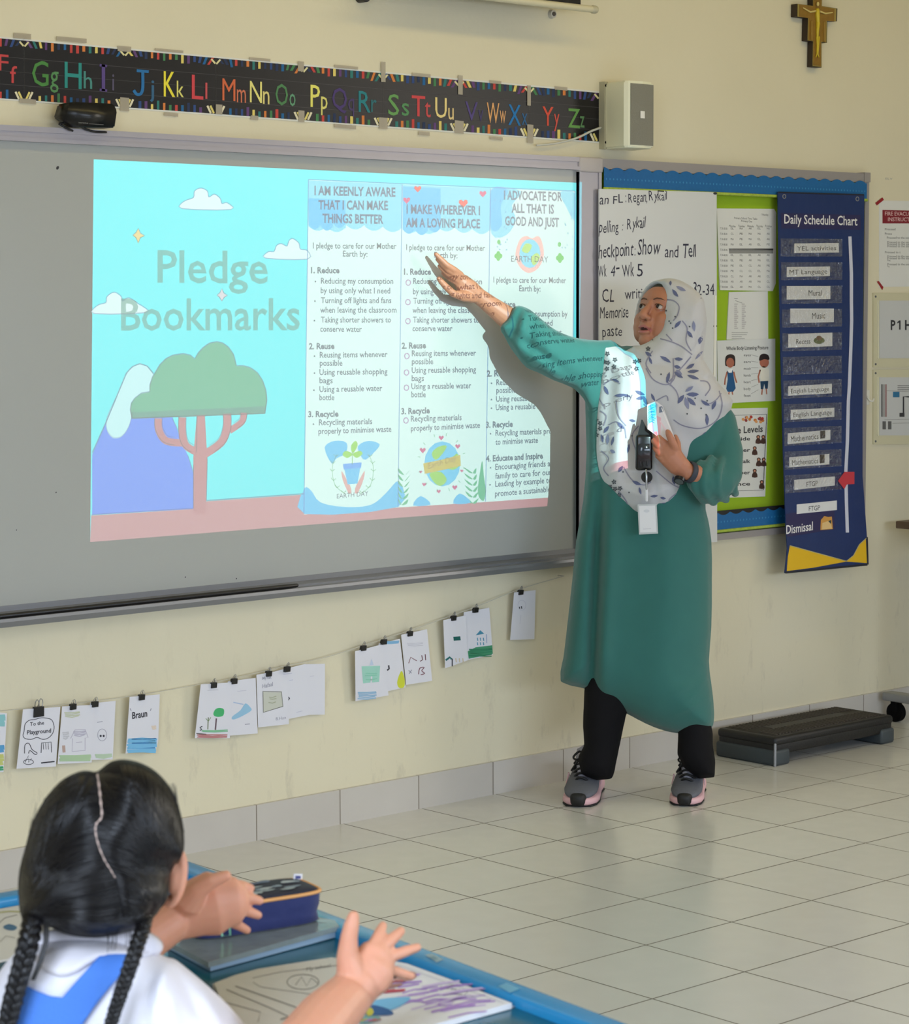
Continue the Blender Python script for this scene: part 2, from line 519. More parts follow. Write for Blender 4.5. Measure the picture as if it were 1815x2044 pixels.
prof = [(0, zc+.002), (-.022, zc+.002), (-.022, zc-.012), (-.058, zc-.016), (-.058, zc-.022), (-.084, zc-.022), (-.086, zc-.03), (-.08, zc-.044), (-.02, zc-.052), (0, zc-.052)]
TRAYM = mat('tray_aluminium', (138, 139, 143), .4, .5)
mb = MB().loft([[V((x, p[0], p[1])) for p in prof] for x in (BX0, BX1)], TRAYM, smooth=False)
mb.build('tray', wb)
# black pointer stick in the tray groove
xe = at(594, 1164, y=-.07).x
mb = MB().tube([(BX0-.0, -.072, zc-.0155), (xe-.05, -.072, zc-.0155), (xe-.004, -.072, zc-.0155)], [.0062, .0062, .0055], mat('black_plastic', (22, 21, 24), .35), 10)
tag(mb.build('pointer_stick'), 'long thin black pointer stick lying along the whiteboard tray', 'pointer stick')
# ---------------------------------------------------------------- projector with its slide film
K = .05
def film(px, py, l=0):
    p = at(px, py, y=-.018)
    q = LAMP + (p - LAMP)*K
    return q + V((0, 1, 0))*(l*.0003)
AMB, PJ = (.29, .29, .26), .66
FM = {}
def fmat(rgb=None, T=None):
    if T is None:
        c = lin(rgb); T = tuple(min(1, max(0, (c[i] - AMB[i])/PJ)) for i in range(3))
    k = 'film_%d_%d_%d' % tuple(int(t*255) for t in T)
    if k in FM: return FM[k]
    m = bpy.data.materials.new(k); m.use_nodes = True
    nt = m.node_tree
    for n in list(nt.nodes):
        if n.type != 'OUTPUT_MATERIAL': nt.nodes.remove(n)
    t = nt.nodes.new('ShaderNodeBsdfTransparent'); t.inputs[0].default_value = T + (1,)
    nt.links.new(t.outputs[0], [n for n in nt.nodes if n.type == 'OUTPUT_MATERIAL'][0].inputs['Surface'])
    FM[k] = m
    return m
BLACKM = mat('matt_black', (12, 12, 13), .9, spec=.1)
fills = []
def F(pts, m): fills.append((pts, m))
CY, WH, PK = fmat((146, 240, 253)), fmat((222, 250, 252)), fmat((208, 172, 172))
F([(20, 220), (1260, 250), (1260, 1120), (20, 1200)], BLACKM)
F([(187, 318), (1158, 365), (1146, 1006), (180, 1082)], CY)
F([(182, 1029), (386, 1016), (414, 1000.5), (1146, 950), (1146, 1006), (180, 1082)], PK)
F([(184, 1028), (184, 908), (208, 853), (230, 800), (345, 800), (345, 836), (375, 910), (386, 945), (386, 1016)], fmat((122, 172, 255)))
snow = smoothp([(279, 727), (264, 733), (252, 746), (231, 795), (213, 835), (213, 858), (222, 872), (231, 875), (244, 871), (258, 850), (275, 800), (320, 780), (306, 747), (294, 732)], 3)
F(snow, fmat((205, 242, 252)))
CROWN = [(263, 835), (260, 819), (262, 806), (269, 796), (282, 786), (299, 783), (299, 770), (304, 754), (319, 729), (331, 717), (345, 710), (366, 707), (380, 710), (389, 717),
         (396, 705), (405, 695), (418, 686), (433, 683), (445, 686), (456, 694), (466, 708), (472, 731), (486, 731), (500, 735), (514, 745), (524, 760), (531, 780), (533, 799), (529, 826)]
F(CROWN, fmat((122, 197, 172)))
F([(262, 823), (530, 811), (529, 826), (263, 836)], fmat((140, 182, 170)))
TR = fmat((203, 165, 165))
F([(393, 829), (409, 828), (414, 918), (412, 1001), (410, 1026), (386, 1026), (386, 913)], TR)
def ribbon(p, w):
    p = smoothp(p, 4, False); k = len(p); L, R = [], []
    for i in range(k):
        a, b = p[max(0, i-1)], p[min(k-1, i+1)]
        q = math.hypot(b[0]-a[0], b[1]-a[1]); n = (-(b[1]-a[1])/q*w/2, (b[0]-a[0])/q*w/2)
        L.append((p[i][0]+n[0], p[i][1]+n[1])); R.append((p[i][0]-n[0], p[i][1]-n[1]))
    return L + R[::-1], L, R
BR = [([(364, 833), (364, 865), (372, 890), (397, 904)], 15), ([(316, 835), (317, 858), (332, 880), (365, 884)], 15),
      ([(453, 826), (453, 855), (441, 884), (405, 909)], 16), ([(487, 824), (483, 842), (458, 860)], 13)]
for p, w in BR: F(ribbon(p, w)[0], TR)
CL1 = smoothp([(363, 417), (368, 402), (386, 395), (388, 382), (401, 376), (414, 382), (417, 394), (428, 388), (440, 397), (443, 407), (453, 405), (461, 419)], 3)
CL2 = smoothp([(530, 516), (536, 503), (547, 503), (552, 491), (562, 487), (573, 492), (577, 481), (585, 477), (597, 486), (600, 498), (614, 501), (614, 518)], 3)
CL3 = smoothp([(188, 627), (195, 610), (211, 605), (213, 593), (228, 584), (242, 593), (244, 602), (257, 595), (277, 608), (284, 612), (291, 625)], 3)
for c in (CL1, CL2, CL3): F(c, fmat((222, 244, 252)))
# the three bookmark panels
F([(616, 359), (803.5, 368), (795, 1013), (607, 1027)], WH)
F([(803.5, 368), (980, 376), (970, 1002), (795, 1013)], WH)
F([(980, 376), (1149, 382), (1141, 990), (970, 1002)], WH)
LB = fmat((168, 228, 248)); LB2 = fmat((140, 210, 246))
def scallop(x0, x1, yt0, yt1, yb, n):
    w = (x1-x0)/n; p = [(x0, yt0), (x1, yt1)]
    for i in range(n-1, -1, -1):
        for k in range(5, -1, -1):
            t = k/5; p.append((x0 + (i+t)*w, yb + 9*math.sin(math.pi*t) + 3*math.sin(i*2.1)))
    return p
F(scallop(616, 803, 360, 368, 452, 5), LB); F(scallop(616, 690, 395, 400, 449, 3), LB2)
F(scallop(804, 979, 369, 376, 456, 5), LB); F(scallop(804, 880, 372, 376, 458, 3), LB2)
F(smoothp([(981, 378), (1040, 382), (1022, 410), (1030, 440), (1010, 470), (981, 466)], 3), LB); F(smoothp([(981, 378), (1015, 380), (1000, 410), (1002, 450), (981, 458)], 3), LB2)
F(smoothp([(1118, 384), (1147, 385), (1147, 440), (1130, 412)], 3), LB)
F(smoothp([(608, 975), (622, 980), (640, 1003), (690, 1012), (740, 1008), (770, 985), (796, 960), (795, 1012), (608, 1026)], 3), LB2)
for b in ([(648, 893), (668, 880), (692, 884), (690, 905), (672, 915), (662, 925)], [(715, 890), (735, 880), (758, 887), (745, 905), (728, 918), (718, 905)]): F(smoothp(b, 3), LB2)
for s in (-1, 1): F(smoothp([(705 + s*6, 990), (705 + s*20, 960), (705 + s*23, 940), (705 + s*14, 955), (705 + s*4, 975)], 3), fmat((226, 190, 186)))
F([(687, 933), (720, 930), (714, 965), (694, 967)], LB2); F([(685, 926), (722, 923), (721, 934), (686, 937)], fmat((110, 190, 250)))
LF = fmat((176, 224, 130))
for b in ([(704, 906), (690, 900), (684, 908), (694, 914)], [(704, 906), (718, 900), (724, 906), (712, 914)], [(704, 905), (701, 890), (710, 880), (714, 890)]): F(smoothp(b, 3), LF)
F(smoothp([(657, 985), (672, 992), (705, 984), (735, 990), (749, 982), (744, 1003), (735, 1000), (705, 995), (672, 1002), (660, 1008)], 2), WH)
# globe
F(circ(883, 926, 36, 45), fmat((150, 215, 250)))
for b in ([(862, 905), (875, 892), (892, 890), (884, 905), (870, 918)], [(893, 930), (912, 905), (920, 925), (905, 938)], [(858, 945), (880, 942), (892, 958), (880, 970), (866, 962)]): F(smoothp(b, 3), fmat((178, 222, 120)))
F([(845, 925), (880, 918), (919, 908), (920, 930), (885, 938), (848, 946)], fmat((214, 206, 90)))
PH_ = fmat((214, 130, 170))
def heart(cx, cy, r): return [(cx, cy + r), (cx - r, cy - .1*r), (cx - .9*r, cy - .7*r), (cx - .4*r, cy - .85*r), (cx, cy - .4*r), (cx + .4*r, cy - .85*r), (cx + .9*r, cy - .7*r), (cx + r, cy - .1*r)]
for x, y, r in ((881, 874, 5), (844, 899, 6), (914, 891, 5), (847, 967, 4), (908, 973, 5), (876, 981, 4), (840, 942, 3), (922, 940, 3)): F(heart(x, y, r), PH_)
RD = fmat((240, 110, 120)); RD2 = fmat((226, 130, 170))
for x, y, r, m in ((834, 377, 7, RD), (812, 400, 7, RD2), (925, 406, 9, RD), (964, 387, 7, RD2)): F(heart(x, y, r), m)
GR = fmat((120, 205, 170))
F(smoothp([(965, 1000), (954, 985), (958, 945), (963, 920), (966, 950), (970, 980)], 3), GR)
for k in range(6):
    y = 1008 - k*12
    F(smoothp([(802 + k*1.5, y), (815 + k, y - 12), (812, y - 2)], 2), GR); F(smoothp([(802 + k, y), (794.5, y - 14), (797, y - 4)], 2), GR)
    F(smoothp([(944, y - 4), (930 - k, y - 16), (936, y - 5)], 2), GR); F(smoothp([(944, y - 4), (956 - k, y - 14), (950, y - 3)], 2), GR)
F(smoothp([(825, 1009), (840, 990), (860, 1007)], 3), LB2); F(smoothp([(905, 1005), (918, 985), (940, 1003)], 3), LB2)
# earth-in-a-heart badge
F(smoothp([(1038, 478), (1052, 471), (1062, 476), (1074, 471), (1082, 482), (1086, 510), (1075, 535), (1055, 545), (1037, 532), (1029, 508)], 3), fmat((244, 206, 200)))
F(circ(1058, 506, 21, 29), fmat((160, 226, 250)))
for b in ([(1042, 500), (1050, 486), (1062, 490), (1054, 505)], [(1060, 515), (1072, 505), (1078, 515), (1066, 530)]): F(smoothp(b, 3), fmat((196, 230, 150)))
for x, y in ((995, 511), (1118, 515)):
    for a in (0, 1.57, 3.14, 4.71): F(circ(x + 4*math.cos(a), y + 5*math.sin(a), 4, 5, 8), fmat((130, 214, 120)))
for x, y in ((996, 483), (1117, 488)): F(circ(x, y, 3.5, 5, 8), fmat((150, 214, 150)))
for pts, m in (([(276, 456), (280, 466), (289, 471), (280, 475), (276, 486), (271, 475), (265, 470), (271, 465)], fmat((232, 220, 170))), ([(443, 577), (447, 586), (454, 590), (447, 595), (443, 602), (438, 594), (433, 590), (439, 585)], fmat((220, 220, 225)))): F(pts, m)
# planar overlay: the topmost polygon wins
verts, faces = [], []
for pts, m in fills:
    a = sum(pts[i-1][0]*pts[i][1] - pts[i][0]*pts[i-1][1] for i in range(len(pts)))
    if a < 0: pts = pts[::-1]
    b = len(verts); verts += [V((p[0], p[1])) for p in pts]; faces.append(list(range(b, b + len(pts))))
cd = delaunay_2d_cdt(verts, [], faces, 1, 1e-3)
fb = MB()
vs = [film(v.x, v.y) for v in cd[0]]
for m in dict.fromkeys(m for _, m in fills):
    sel = [f for f, of in zip(cd[2], cd[5]) if of and fills[max(of)][1] == m]
    if sel: fb.add(vs, sel, m)
cv = Canvas(fb, film)
OUT = fmat(T=(.1, .28, .42)); TX = fmat(T=(.0, .06, .15)); TB = fmat(T=(.02, .08, .16)); PT = fmat(T=(.25, .48, .42))
cv.stroke(CROWN, 2.2, OUT); cv.stroke([(263, 836), (529, 826.5)], 1.6, OUT)
cv.stroke([(184, 905), (211, 845), (252, 746), (264, 733), (279, 727), (294, 732), (306, 747)], 2.4, OUT)
cv.stroke(snow[9:30], 1.6, fmat(T=(.5, .55, .7)))
for c in (CL1, CL2, CL3): cv.stroke(c, 1.7, fmat(T=(.2, .36, .6)), True)
cv.stroke([(393, 829), (392, 905)], 1.3, OUT); cv.stroke([(414, 918), (412, 1001)], 1.3, OUT); cv.stroke([(386, 930), (386, 1016)], 1.3, OUT)
cv.stroke([(182, 1029), (386, 1016)], 1.3, OUT); cv.stroke([(413, 1000.5), (607, 987)], 2, OUT); cv.stroke([(344, 836), (356, 862)], 1.3, OUT); cv.stroke([(375, 910), (386, 945)], 1.3, OUT)
for p, w in BR:
    _, L, R = ribbon(p, w)
    cv.stroke(L[:-2], 1.2, OUT, l=2); cv.stroke(R[:-2], 1.2, OUT, l=2)
for pts in ([(276, 456), (280, 466), (289, 471), (280, 475), (276, 486), (271, 475), (265, 470), (271, 465)], [(443, 577), (447, 586), (454, 590), (447, 595), (443, 602), (438, 594), (433, 590), (439, 585)]):
    cv.stroke(pts, 1.5, OUT, True)
for k, (x, y) in enumerate(((229, 1060), (262, 1057), (335, 1050), (342, 1049), (419, 1042), (499, 1034))):
    for d in (0, 6): cv.poly(circ(x + d, y - d*.5, 1.3, 1.6, 6), fmat(T=(1, 1, .8)))
LN = fmat(T=(.2, .38, .7))
for a, b in (((616, 359), (607, 1027)), ((803.5, 368), (795, 1013)), ((980, 376), (970, 1002)), ((1149, 382), (1141, 990)), ((616, 359), (1149, 382))): cv.stroke([a, b], 1.6, LN)
cv.text('Pledge', 314, 565, 535, 567, 63, PT, .012, 2); cv.text('Bookmarks', 241, 661, 599, 660, 62, PT, .012, 2)
for t, x0, y0, x1, y1 in (('I AM KEENLY AWARE', 628, 389.5, 790, 393), ('THAT I CAN MAKE', 636, 418, 775, 419.5), ('THINGS BETTER', 644, 445, 766, 447),
        ('I MAKE WHEREVER I', 812, 426.5, 959, 429.5), ('AM A LOVING PLACE', 811, 453.5, 959, 456), ('I ADVOCATE FOR', 1007, 398.5, 1123, 402), ('ALL THAT IS', 1022, 424.7, 1107, 427), ('GOOD AND JUST', 1009, 450, 1117, 453.5)):
    cv.text(t, x0, y0, x1, y1, 17.2, fmat(T=(.12, .12, .24)), .03)
cv.text('EARTH DAY', 1022, 523.8, 1096, 525.4, 12, TB, .0, 2)
cv.text('EARTH DAY', 673, 998, 736, 992, 9, TB, .0, 2); cv.text('Earth Day', 856, 939, 912, 922, 12, fmat(T=(.5, .4, .3)), .0, 2)
for t, x0, y0, x1, y1 in (('1. Reduce', 621, 546, 678, 546), ('2. Reuse', 617, 698, 668, 697.3), ('3. Recycle', 615.6, 834, 676, 832.6), ('1. Reduce', 807, 549, 861, 549), ('2. Reuse', 802.5, 697, 851, 696),
        ('3. Recycle', 801.6, 828, 858.5, 826), ('1. Reduce', 977, 614, 1030, 614), ('2. Reuse', 972.6, 752.7, 1022, 751), ('3. Recycle', 971, 855, 1024.6, 853), ('4. Educate and Inspire', 971, 922.7, 1084.7, 916.6)):
    cv.text(t, x0, y0, x1, y1, 11.6, TB, .034)
for t, x0, y0, x1, y1 in (('I pledge to care for our Mother', 625, 496.6, 792, 497.6), ('Earth by:', 685, 512.6, 734, 513.6), ('Reducing my consumption', 641, 567, 785.6, 567.6), ('by using only what I need', 640.5, 586, 779.5, 586.7),
        ('Turning off lights and fans', 641, 606, 782, 606), ('when leaving the classroom', 639.5, 625, 792, 625), ('Taking shorter showers to', 641, 644.6, 781, 644.6), ('conserve water', 639.5, 663, 722.6, 663.5),
        ('Reusing items whenever', 638.6, 715, 774, 713.7), ('possible', 638.6, 731, 684, 731), ('Using reusable shopping', 638, 749.5, 774, 748), ('bags', 638, 766, 664.5, 766), ('Using a reusable water', 638, 783.7, 763.5, 781.4), ('bottle', 638, 800, 667.7, 800),
        ('Recycling materials', 637, 850, 743.4, 847.6), ('properly to minimise waste', 636, 867.7, 782, 863),
        ('I pledge to care for our Mother', 811.5, 500, 969, 501.4), ('Earth by:', 867.4, 515, 914, 516.4), ('Reducing my consumption', 825.5, 567.5, 963, 568.5), ('by using only what I need', 825, 588, 956, 588.6),
        ('Turning off lights and fans', 825.5, 607, 957.5, 607), ('when leaving the classroom', 824, 625.4, 967, 625.4), ('Taking shorter showers to', 825, 644.6, 957, 645), ('conserve water', 824, 662, 904, 662),
        ('Reusing items whenever', 822.7, 711.8, 951, 711), ('possible', 822.7, 728, 865.5, 728), ('Using reusable shopping', 822.4, 745.7, 951, 744), ('bags', 822.4, 761.6, 847, 761.6), ('Using a reusable water', 821.7, 778, 941.6, 776), ('bottle', 821.7, 794, 850.5, 794),
        ('Recycling materials', 820.8, 842.8, 922.4, 839.6), ('properly to minimise waste', 820.8, 862, 959, 855),
        ('I pledge to care for our Mother', 986, 564.7, 1131, 566), ('Earth by:', 1037.4, 582, 1080, 583), ('Reducing my consumption by', 993, 632, 1134, 633), ('using only what I need', 993, 650, 1104, 651), ('Turning off lights and fans', 993, 669, 1122, 669),
        ('when leaving the classroom', 993, 687, 1128, 687), ('Taking shorter showers to', 993, 706, 1118, 705), ('conserve water', 993, 724, 1066, 723),
        ('Reusing items whenever', 991.7, 770, 1110, 767), ('possible', 991.7, 785.6, 1031, 785), ('Using reusable shopping bags', 991, 803, 1135, 799), ('Using a reusable water bottle', 990.5, 820, 1134, 815),
        ('Recycling materials properly', 990, 871, 1128, 866), ('to minimise waste', 990, 889, 1075, 884.7), ('Encouraging friends and', 989.5, 939, 1112, 931), ('family to care for our', 989.5, 957, 1102, 949), ('Leading by example to', 989.5, 973, 1102, 965), ('promote a sustainable', 989, 992.4, 1100, 983)):
    cv.text(t, x0, y0, x1, y1, 11.4, TX, .014)
for x, y in ((630, 563), (629, 602), (628, 641), (628, 712), (628, 746), (627, 780), (626, 848), (983, 628), (983, 665), (983, 702), (982, 766), (982, 799), (982, 816), (980, 867), (980, 935), (979, 969)): cv.poly(circ(x, y, 1.6, 1.8, 8), TX)
for x, y in ((815.6, 565), (815, 604), (815, 642), (812.8, 712), (812, 744.7), (811.8, 775), (811, 840.6)): cv.stroke(circ(x, y, 4.6, 5.4, 12), 2, fmat(T=(.55, .2, .5)), True)
for k in range(12):
    a = k*math.pi/6 + .2; cv.stroke([(883 + 44*math.cos(a), 926 + 54*math.sin(a)), (883 + 49*math.cos(a), 926 + 60*math.sin(a))], 1.6, fmat(T=(.3, .6, .4)), l=2)
cv.stroke([(704, 930), (704, 905)], 1.6, fmat(T=(.3, .6, .2)), l=2)
for s in (-1, 1):
    p = smoothp([(705 + s*14, 990), (705 + s*36, 970), (705 + s*41, 935), (705 + s*32, 910)], 4, False)
    cv.stroke(p, 1.2, fmat(T=(.3, .6, .35)), l=2)
    for q in p[1::2]: cv.stroke([(q[0] - 5, q[1] - 5), q, (q[0] + 5, q[1] - 4)], 1.6, fmat(T=(.3, .6, .35)), l=2)
rnd = random.Random(3)
for k in range(26):
    cv.poly(circ(rnd.choice((rnd.uniform(985, 1015), rnd.uniform(1120, 1146))), rnd.uniform(385, 500), 1.6, 2, 6), fmat(T=(.3, .6, .8)), l=2)
prj = thing('projector', 'white ceiling projector throwing the pledge slide onto the whiteboard', 'projector', (LAMP.x, LAMP.y, 2.2))
fb.build('slide_film', prj, fix=False)
yF = film(600, 700).y
cn = [film(*p) for p in ((20, 220), (1260, 250), (1260, 1120), (20, 1200))]
fx0, fx1 = max(cn[0].x, cn[3].x) + .003, min(cn[1].x, cn[2].x) - .003
fz0, fz1 = max(cn[2].z, cn[3].z) + .002, min(cn[0].z, cn[1].z) - .002
bx0, bx1, bz0, bz1 = fx0 - .02, fx1 + .04, fz0 - .015, 2.56
PW_ = mat('projector_shell', (214, 214, 210), .45)
mb = MB()
for a, b in (((bx0-.012, -4.66, bz0), (bx0, yF+.02, bz1)), ((bx1, -4.66, bz0), (bx1+.012, yF+.02, bz1)), ((bx0, -4.66, bz0-.012), (bx1, yF+.02, bz0)), ((bx0, -4.66, bz1), (bx1, yF+.02, bz1+.012)), ((bx0, -4.672, bz0), (bx1, -4.66, bz1))): mb.box(a, b, PW_)
for a, b in (((bx0, fz0), (fx0, fz1)), ((fx1, fz0), (bx1, fz1)), ((bx0, bz0), (bx1, fz0)), ((bx0, fz1), (bx1, bz1))): mb.box((a[0], yF-.006, a[1]), (b[0], yF-.003, b[1]), BLACKM)
mb.build('housing', prj)
MB().cyl((LAMP.x, -4.5, bz1+.012), (LAMP.x, -4.5, ZC), .022, PW_).build('ceiling_pole', prj)
# ---------------------------------------------------------------- bulletin board and what hangs on it
bb = thing('bulletin_board', 'lime green bulletin board with blue scalloped border right of the whiteboard', 'bulletin board', (at(1465, 700, y=-.02).x, 0, wz(1500, 1074)))
FR = mat('board_frame', (158, 152, 150), .5, .2)
LIME = mat('lime_cloth', (152, 186, 28), .85, bump=.1, bscale=300, var=.06)
XL, XR = BX1 + .006, at(1734, 500, y=-.03).x
zT, zB = wz(1735, 348), at(1567, 1065, y=-.03).z
mb = MB().box((XL, -.012, zB+.01), (XR-.01, 0, zT-.01), LIME); mb.build('backing', bb)
mb = MB().box((XL, -.03, zT-.032), (XR, 0, zT), FR).box((XR-.022, -.03, zB), (XR, 0, zT-.032), FR).box((XL, -.03, zB), (XR-.022, 0, zB+.022), FR)
mb.box((XR-.03, -.034, zT-.03), (XR+.002, 0, zT+.003), FR)
mb.build('frame', bb)
BLUE = mat('border_blue', (10, 98, 158), .6, var=.12, vscale=90)
ROPE = mat('border_rope', (168, 190, 70), .7, var=.4, vscale=120)
def border(top):
    mb = MB(); per = .0635; x = XL + .004; pts = []; n = int((XR - .012 - x)/per*10)
    sg = 1 if top else -1
    zs = zT - .026 if top else zB + .083
    for i in range(n+1):
        xx = x + per*i/10
        pts.append((xx, zs + sg*.011*abs(math.cos(math.pi*(xx - XL)/per))**.8 - sg*.011))
    zb = zT - .088 if top else zB + .035
    P = [V((p[0], -.0335, p[1])) for p in pts] + [V((pts[-1][0], -.0335, zb)), V((pts[0][0], -.0335, zb))]
    if top: mb.prism(P, (0, .0015, 0), BLUE)
    else:
        Q = [V((pts[0][0], -.033, zB+.098)), V((pts[-1][0], -.033, zB+.098))] + [V((p[0], -.033, p[1])) for p in reversed(pts)]
        mb.prism(Q, (0, .0015, 0), mat('border_black', (20, 20, 24), .6)); mb.prism(P, (0, .0015, 0), BLUE)
    zr = zb - sg*.0 - .008 if top else zb - .008
    mb.tube([(pts[0][0], -.034, zb-.004), (pts[-1][0], -.034, zb-.004)], .005, ROPE, 8)
    DOT = ink((60, 140, 190))
    k = pts[0][0] + .01
    while k < pts[-1][0] - .01:
        c = V((k, -.0338, zb + .026)); mb.add([c + V((.003, 0, 0)), c + V((0, 0, .004)), c - V((.003, 0, 0)), c - V((0, 0, .004))], [(0, 1, 2, 3)], DOT); k += .016
    mb.build('scalloped_border', bb)
border(True); border(False)

# white writing sheet with the handwritten notes
SH = mat('writing_sheet', (214, 215, 214), .32, var=.02, vscale=4)
mb = MB(); wquad(mb, [(1196.5, 377), (1431, 384), (1432, 1082), (1196.5, 1090)], .0395, .044, SH)
wquad(mb, [(1427, 590), (1431, 590), (1429, 752), (1425, 752)], .044, .046, mat('sheet_edge_highlight', (238, 236, 226), .3))  # thin strip on the right edge, its highlight painted in as a paler colour
cv = Canvas(mb, on_wall(.044)); PEN = ink((34, 34, 58), .6)
rnd = random.Random(5)
def hand(t, x0, y0, x1, y1, cap, m=PEN, j=1.0, w=.0):
    """handwritten word: each letter a little off the line"""
    vs, fs = textgeo(t, w); tot = max(v[0] for v in vs); x = 0
    for i, ch in enumerate(t):
        pre = textgeo(t[:i] + '|', 0)[0] if i else None
        xa = (max(v[0] for v in textgeo(t[:i], 0)[0]) + .06) if i and t[:i].strip() else 0
        if ch == ' ': continue
        g = textgeo(ch, w); a = min(v[0] for v in g[0]); b = max(v[0] for v in g[0])
        if t[:i].endswith(' '): xa += .25
        u0 = x0 + (x1-x0)*xa/tot; u1 = u0 + (x1-x0)*(b-a)/tot
        yy = y0 + (y1-y0)*xa/tot + rnd.uniform(-1, 1)*j; sl = rnd.uniform(-.06, .1)
        cv.text(ch, u0, yy, u1, yy + rnd.uniform(-1, .4)*j, cap*rnd.uniform(.9, 1.12), m, w, shear=sl)
for a in (('an', 1197, 408, 1215, 407, 19), ('FL', 1224, 406, 1245, 404, 17), (':', 1249, 405, 1251, 404, 19), ('Regan,', 1255, 404, 1293, 403, 19), ('Rykail', 1296, 401, 1332, 399, 19),
          ('pelling', 1196, 465, 1235, 463, 22), (':', 1242, 460, 1244, 460, 20), ('Rykail', 1252, 457, 1289, 454, 22),
          ('heckpoint', 1195, 515, 1264, 510, 27), (':', 1267, 512, 1269, 512, 22), ('Show', 1273, 509, 1317, 506, 29), ('and', 1327, 514, 1355, 513, 24), ('Tell', 1362, 515, 1391, 513, 27),
          ('Wk', 1195, 553, 1211, 552, 24), ('4', 1219, 553, 1228, 552, 22), ('-', 1230, 545, 1238, 544, 24), ('Wk', 1243, 553, 1266, 551, 26), ('5', 1272, 551, 1285, 550, 24),
          ('CL', 1203, 603, 1227, 601, 25), ('writing', 1248, 597, 1301, 595, 21), ('p32-34', 1374, 590, 1427, 588, 23),
          ('Memorise', 1198, 636, 1255, 634, 23), ('paste', 1203, 672, 1241, 669, 21)):
    hand(*a)
for x, y in ((1428, 386), (1428, 651)): cv.poly(circ(x, y, 4, 2.5), INKB)
cv.stroke([(1313, 381), (1326, 382)], 2.5, INKB)
tag(mb.build('writing_sheet'), 'large white sheet with handwritten reminders behind the woman', 'notice sheet')

PAPER = mat('white_paper', (222, 222, 218), .7, var=.015, vscale=20)
GLOSSP = mat('laminated_paper', (220, 221, 218), .16, spec=.6, bump=.12, bscale=9)
G1, G2, G3 = ink((150, 150, 148)), ink((95, 95, 95)), ink((60, 60, 62))
# timetable
mb = MB(); wquad(mb, [(1431, 416), (1546, 417), (1550, 425), (1549, 566), (1543, 581), (1438, 579)], .0123, .0165, PAPER)
cv = Canvas(mb, on_wall(.0165))
cv.text('Primary School Time Table', 1466, 437, 1512, 439, 4, G2); cv.text('Primary One', 1480, 443, 1502, 444, 4, G2); cv.text('1 Humility', 1520, 430, 1534, 431, 4, G2)
for k, d in enumerate(('Monday', 'Tuesday', 'Wednesday', 'Thursday', 'Friday')): cv.text(d, 1456 + k*18, 453, 1469 + k*18, 453.5, 4, G2)
for r in range(12):
    y = 457 + r*10.6
    cv.text('7.30-8.00', 1437.5 + r*.1, y + 1, 1452 + r*.1, y + 1.5, 4, G2)
    if r != 4:
        for k in range(5): cv.text(rnd.choice(('EL', 'MA', 'CL', 'PE', 'AR')), 1459 + k*18, y + 1, 1465 + k*18, y + 1.2, 4, G2)
cv.poly([(1455, 496), (1544, 496), (1544, 506), (1456, 506)], ink((140, 140, 138))); cv.poly([(1456, 496), (1544, 496), (1544, 499.5), (1456, 499.5)], G3)
tag(mb.build('timetable_sheet'), 'white weekly timetable with a grey break row, top of the green board', 'timetable')
# small note
mb = MB(); wquad(mb, [(1456, 583), (1533, 581), (1534, 679), (1451, 678)], .0123, .0155, PAPER); cv = Canvas(mb, on_wall(.0155))
for c in (1470, 1485):
    for k in range(13): cv.stroke([(c - 4, 607 + k*4), (c + rnd.uniform(1, 5), 607 + k*4)], 1.6, ink((176, 170, 172)))
for k in range(4): cv.stroke([(1461, 664 + k*4), (1461 + (32, 30, 20, 26)[k], 664 + k*4)], 1, G1)
cv.stroke([(1466, 596), (1473, 596)], 1.2, G1); cv.stroke([(1468, 600), (1482, 605)], 1, G1)
tag(mb.build('list_sheet'), 'small faded white list sheet pinned between timetable and listening poster', 'paper sheet')
# listening posture poster
mb = MB(); wquad(mb, [(1432, 680), (1548, 676), (1548, 800), (1434, 806)], .0123, .018, GLOSSP); cv = Canvas(mb, on_wall(.018))
cv.text('Whole Body Listening Posture', 1450, 699, 1534, 697, 7, INKB, .015)
SK, HR = ink((172, 104, 82)), ink((36, 22, 22))
cv.poly(smoothp([(1448, 728), (1449, 712), (1458, 707), (1467, 711), (1468, 728), (1464, 731), (1452, 731)], 3), HR); cv.poly(circ(1458, 724, 8, 10), SK, 2)
cv.poly([(1452, 740), (1457, 738), (1463, 738), (1466, 758), (1469, 775), (1464, 782), (1453, 782), (1450, 776), (1453, 757)], ink((24, 84, 134)))
cv.poly([(1452, 738), (1463, 736), (1461, 744), (1455, 744)], ink((240, 240, 240)), 2)
cv.stroke([(1452, 742), (1448, 757), (1447, 768)], 3, SK); cv.stroke([(1465, 742), (1468, 755), (1471, 764)], 3, SK); cv.stroke([(1456, 782), (1455, 788)], 2.5, SK); cv.stroke([(1462, 782), (1463, 788)], 2.5, SK)
cv.poly(circ(1526, 723, 9.5, 11), SK); cv.poly(smoothp([(1516, 720), (1518, 709), (1526, 706), (1534, 709), (1536, 718), (1526, 717)], 3), HR, 2)
cv.poly([(1517, 735), (1524, 731), (1532, 733), (1536, 738), (1535, 761), (1519, 761)], ink((226, 222, 208)))
cv.poly([(1518, 761), (1534, 760), (1533, 776), (1528, 776), (1526, 766), (1524, 777), (1519, 777)], ink((26, 62, 92)))
cv.stroke([(1518, 738), (1514, 752), (1516, 764)], 3, SK); cv.stroke([(1522, 777), (1521, 788)], 2.5, SK); cv.stroke([(1530, 776), (1531, 787)], 2.5, SK)
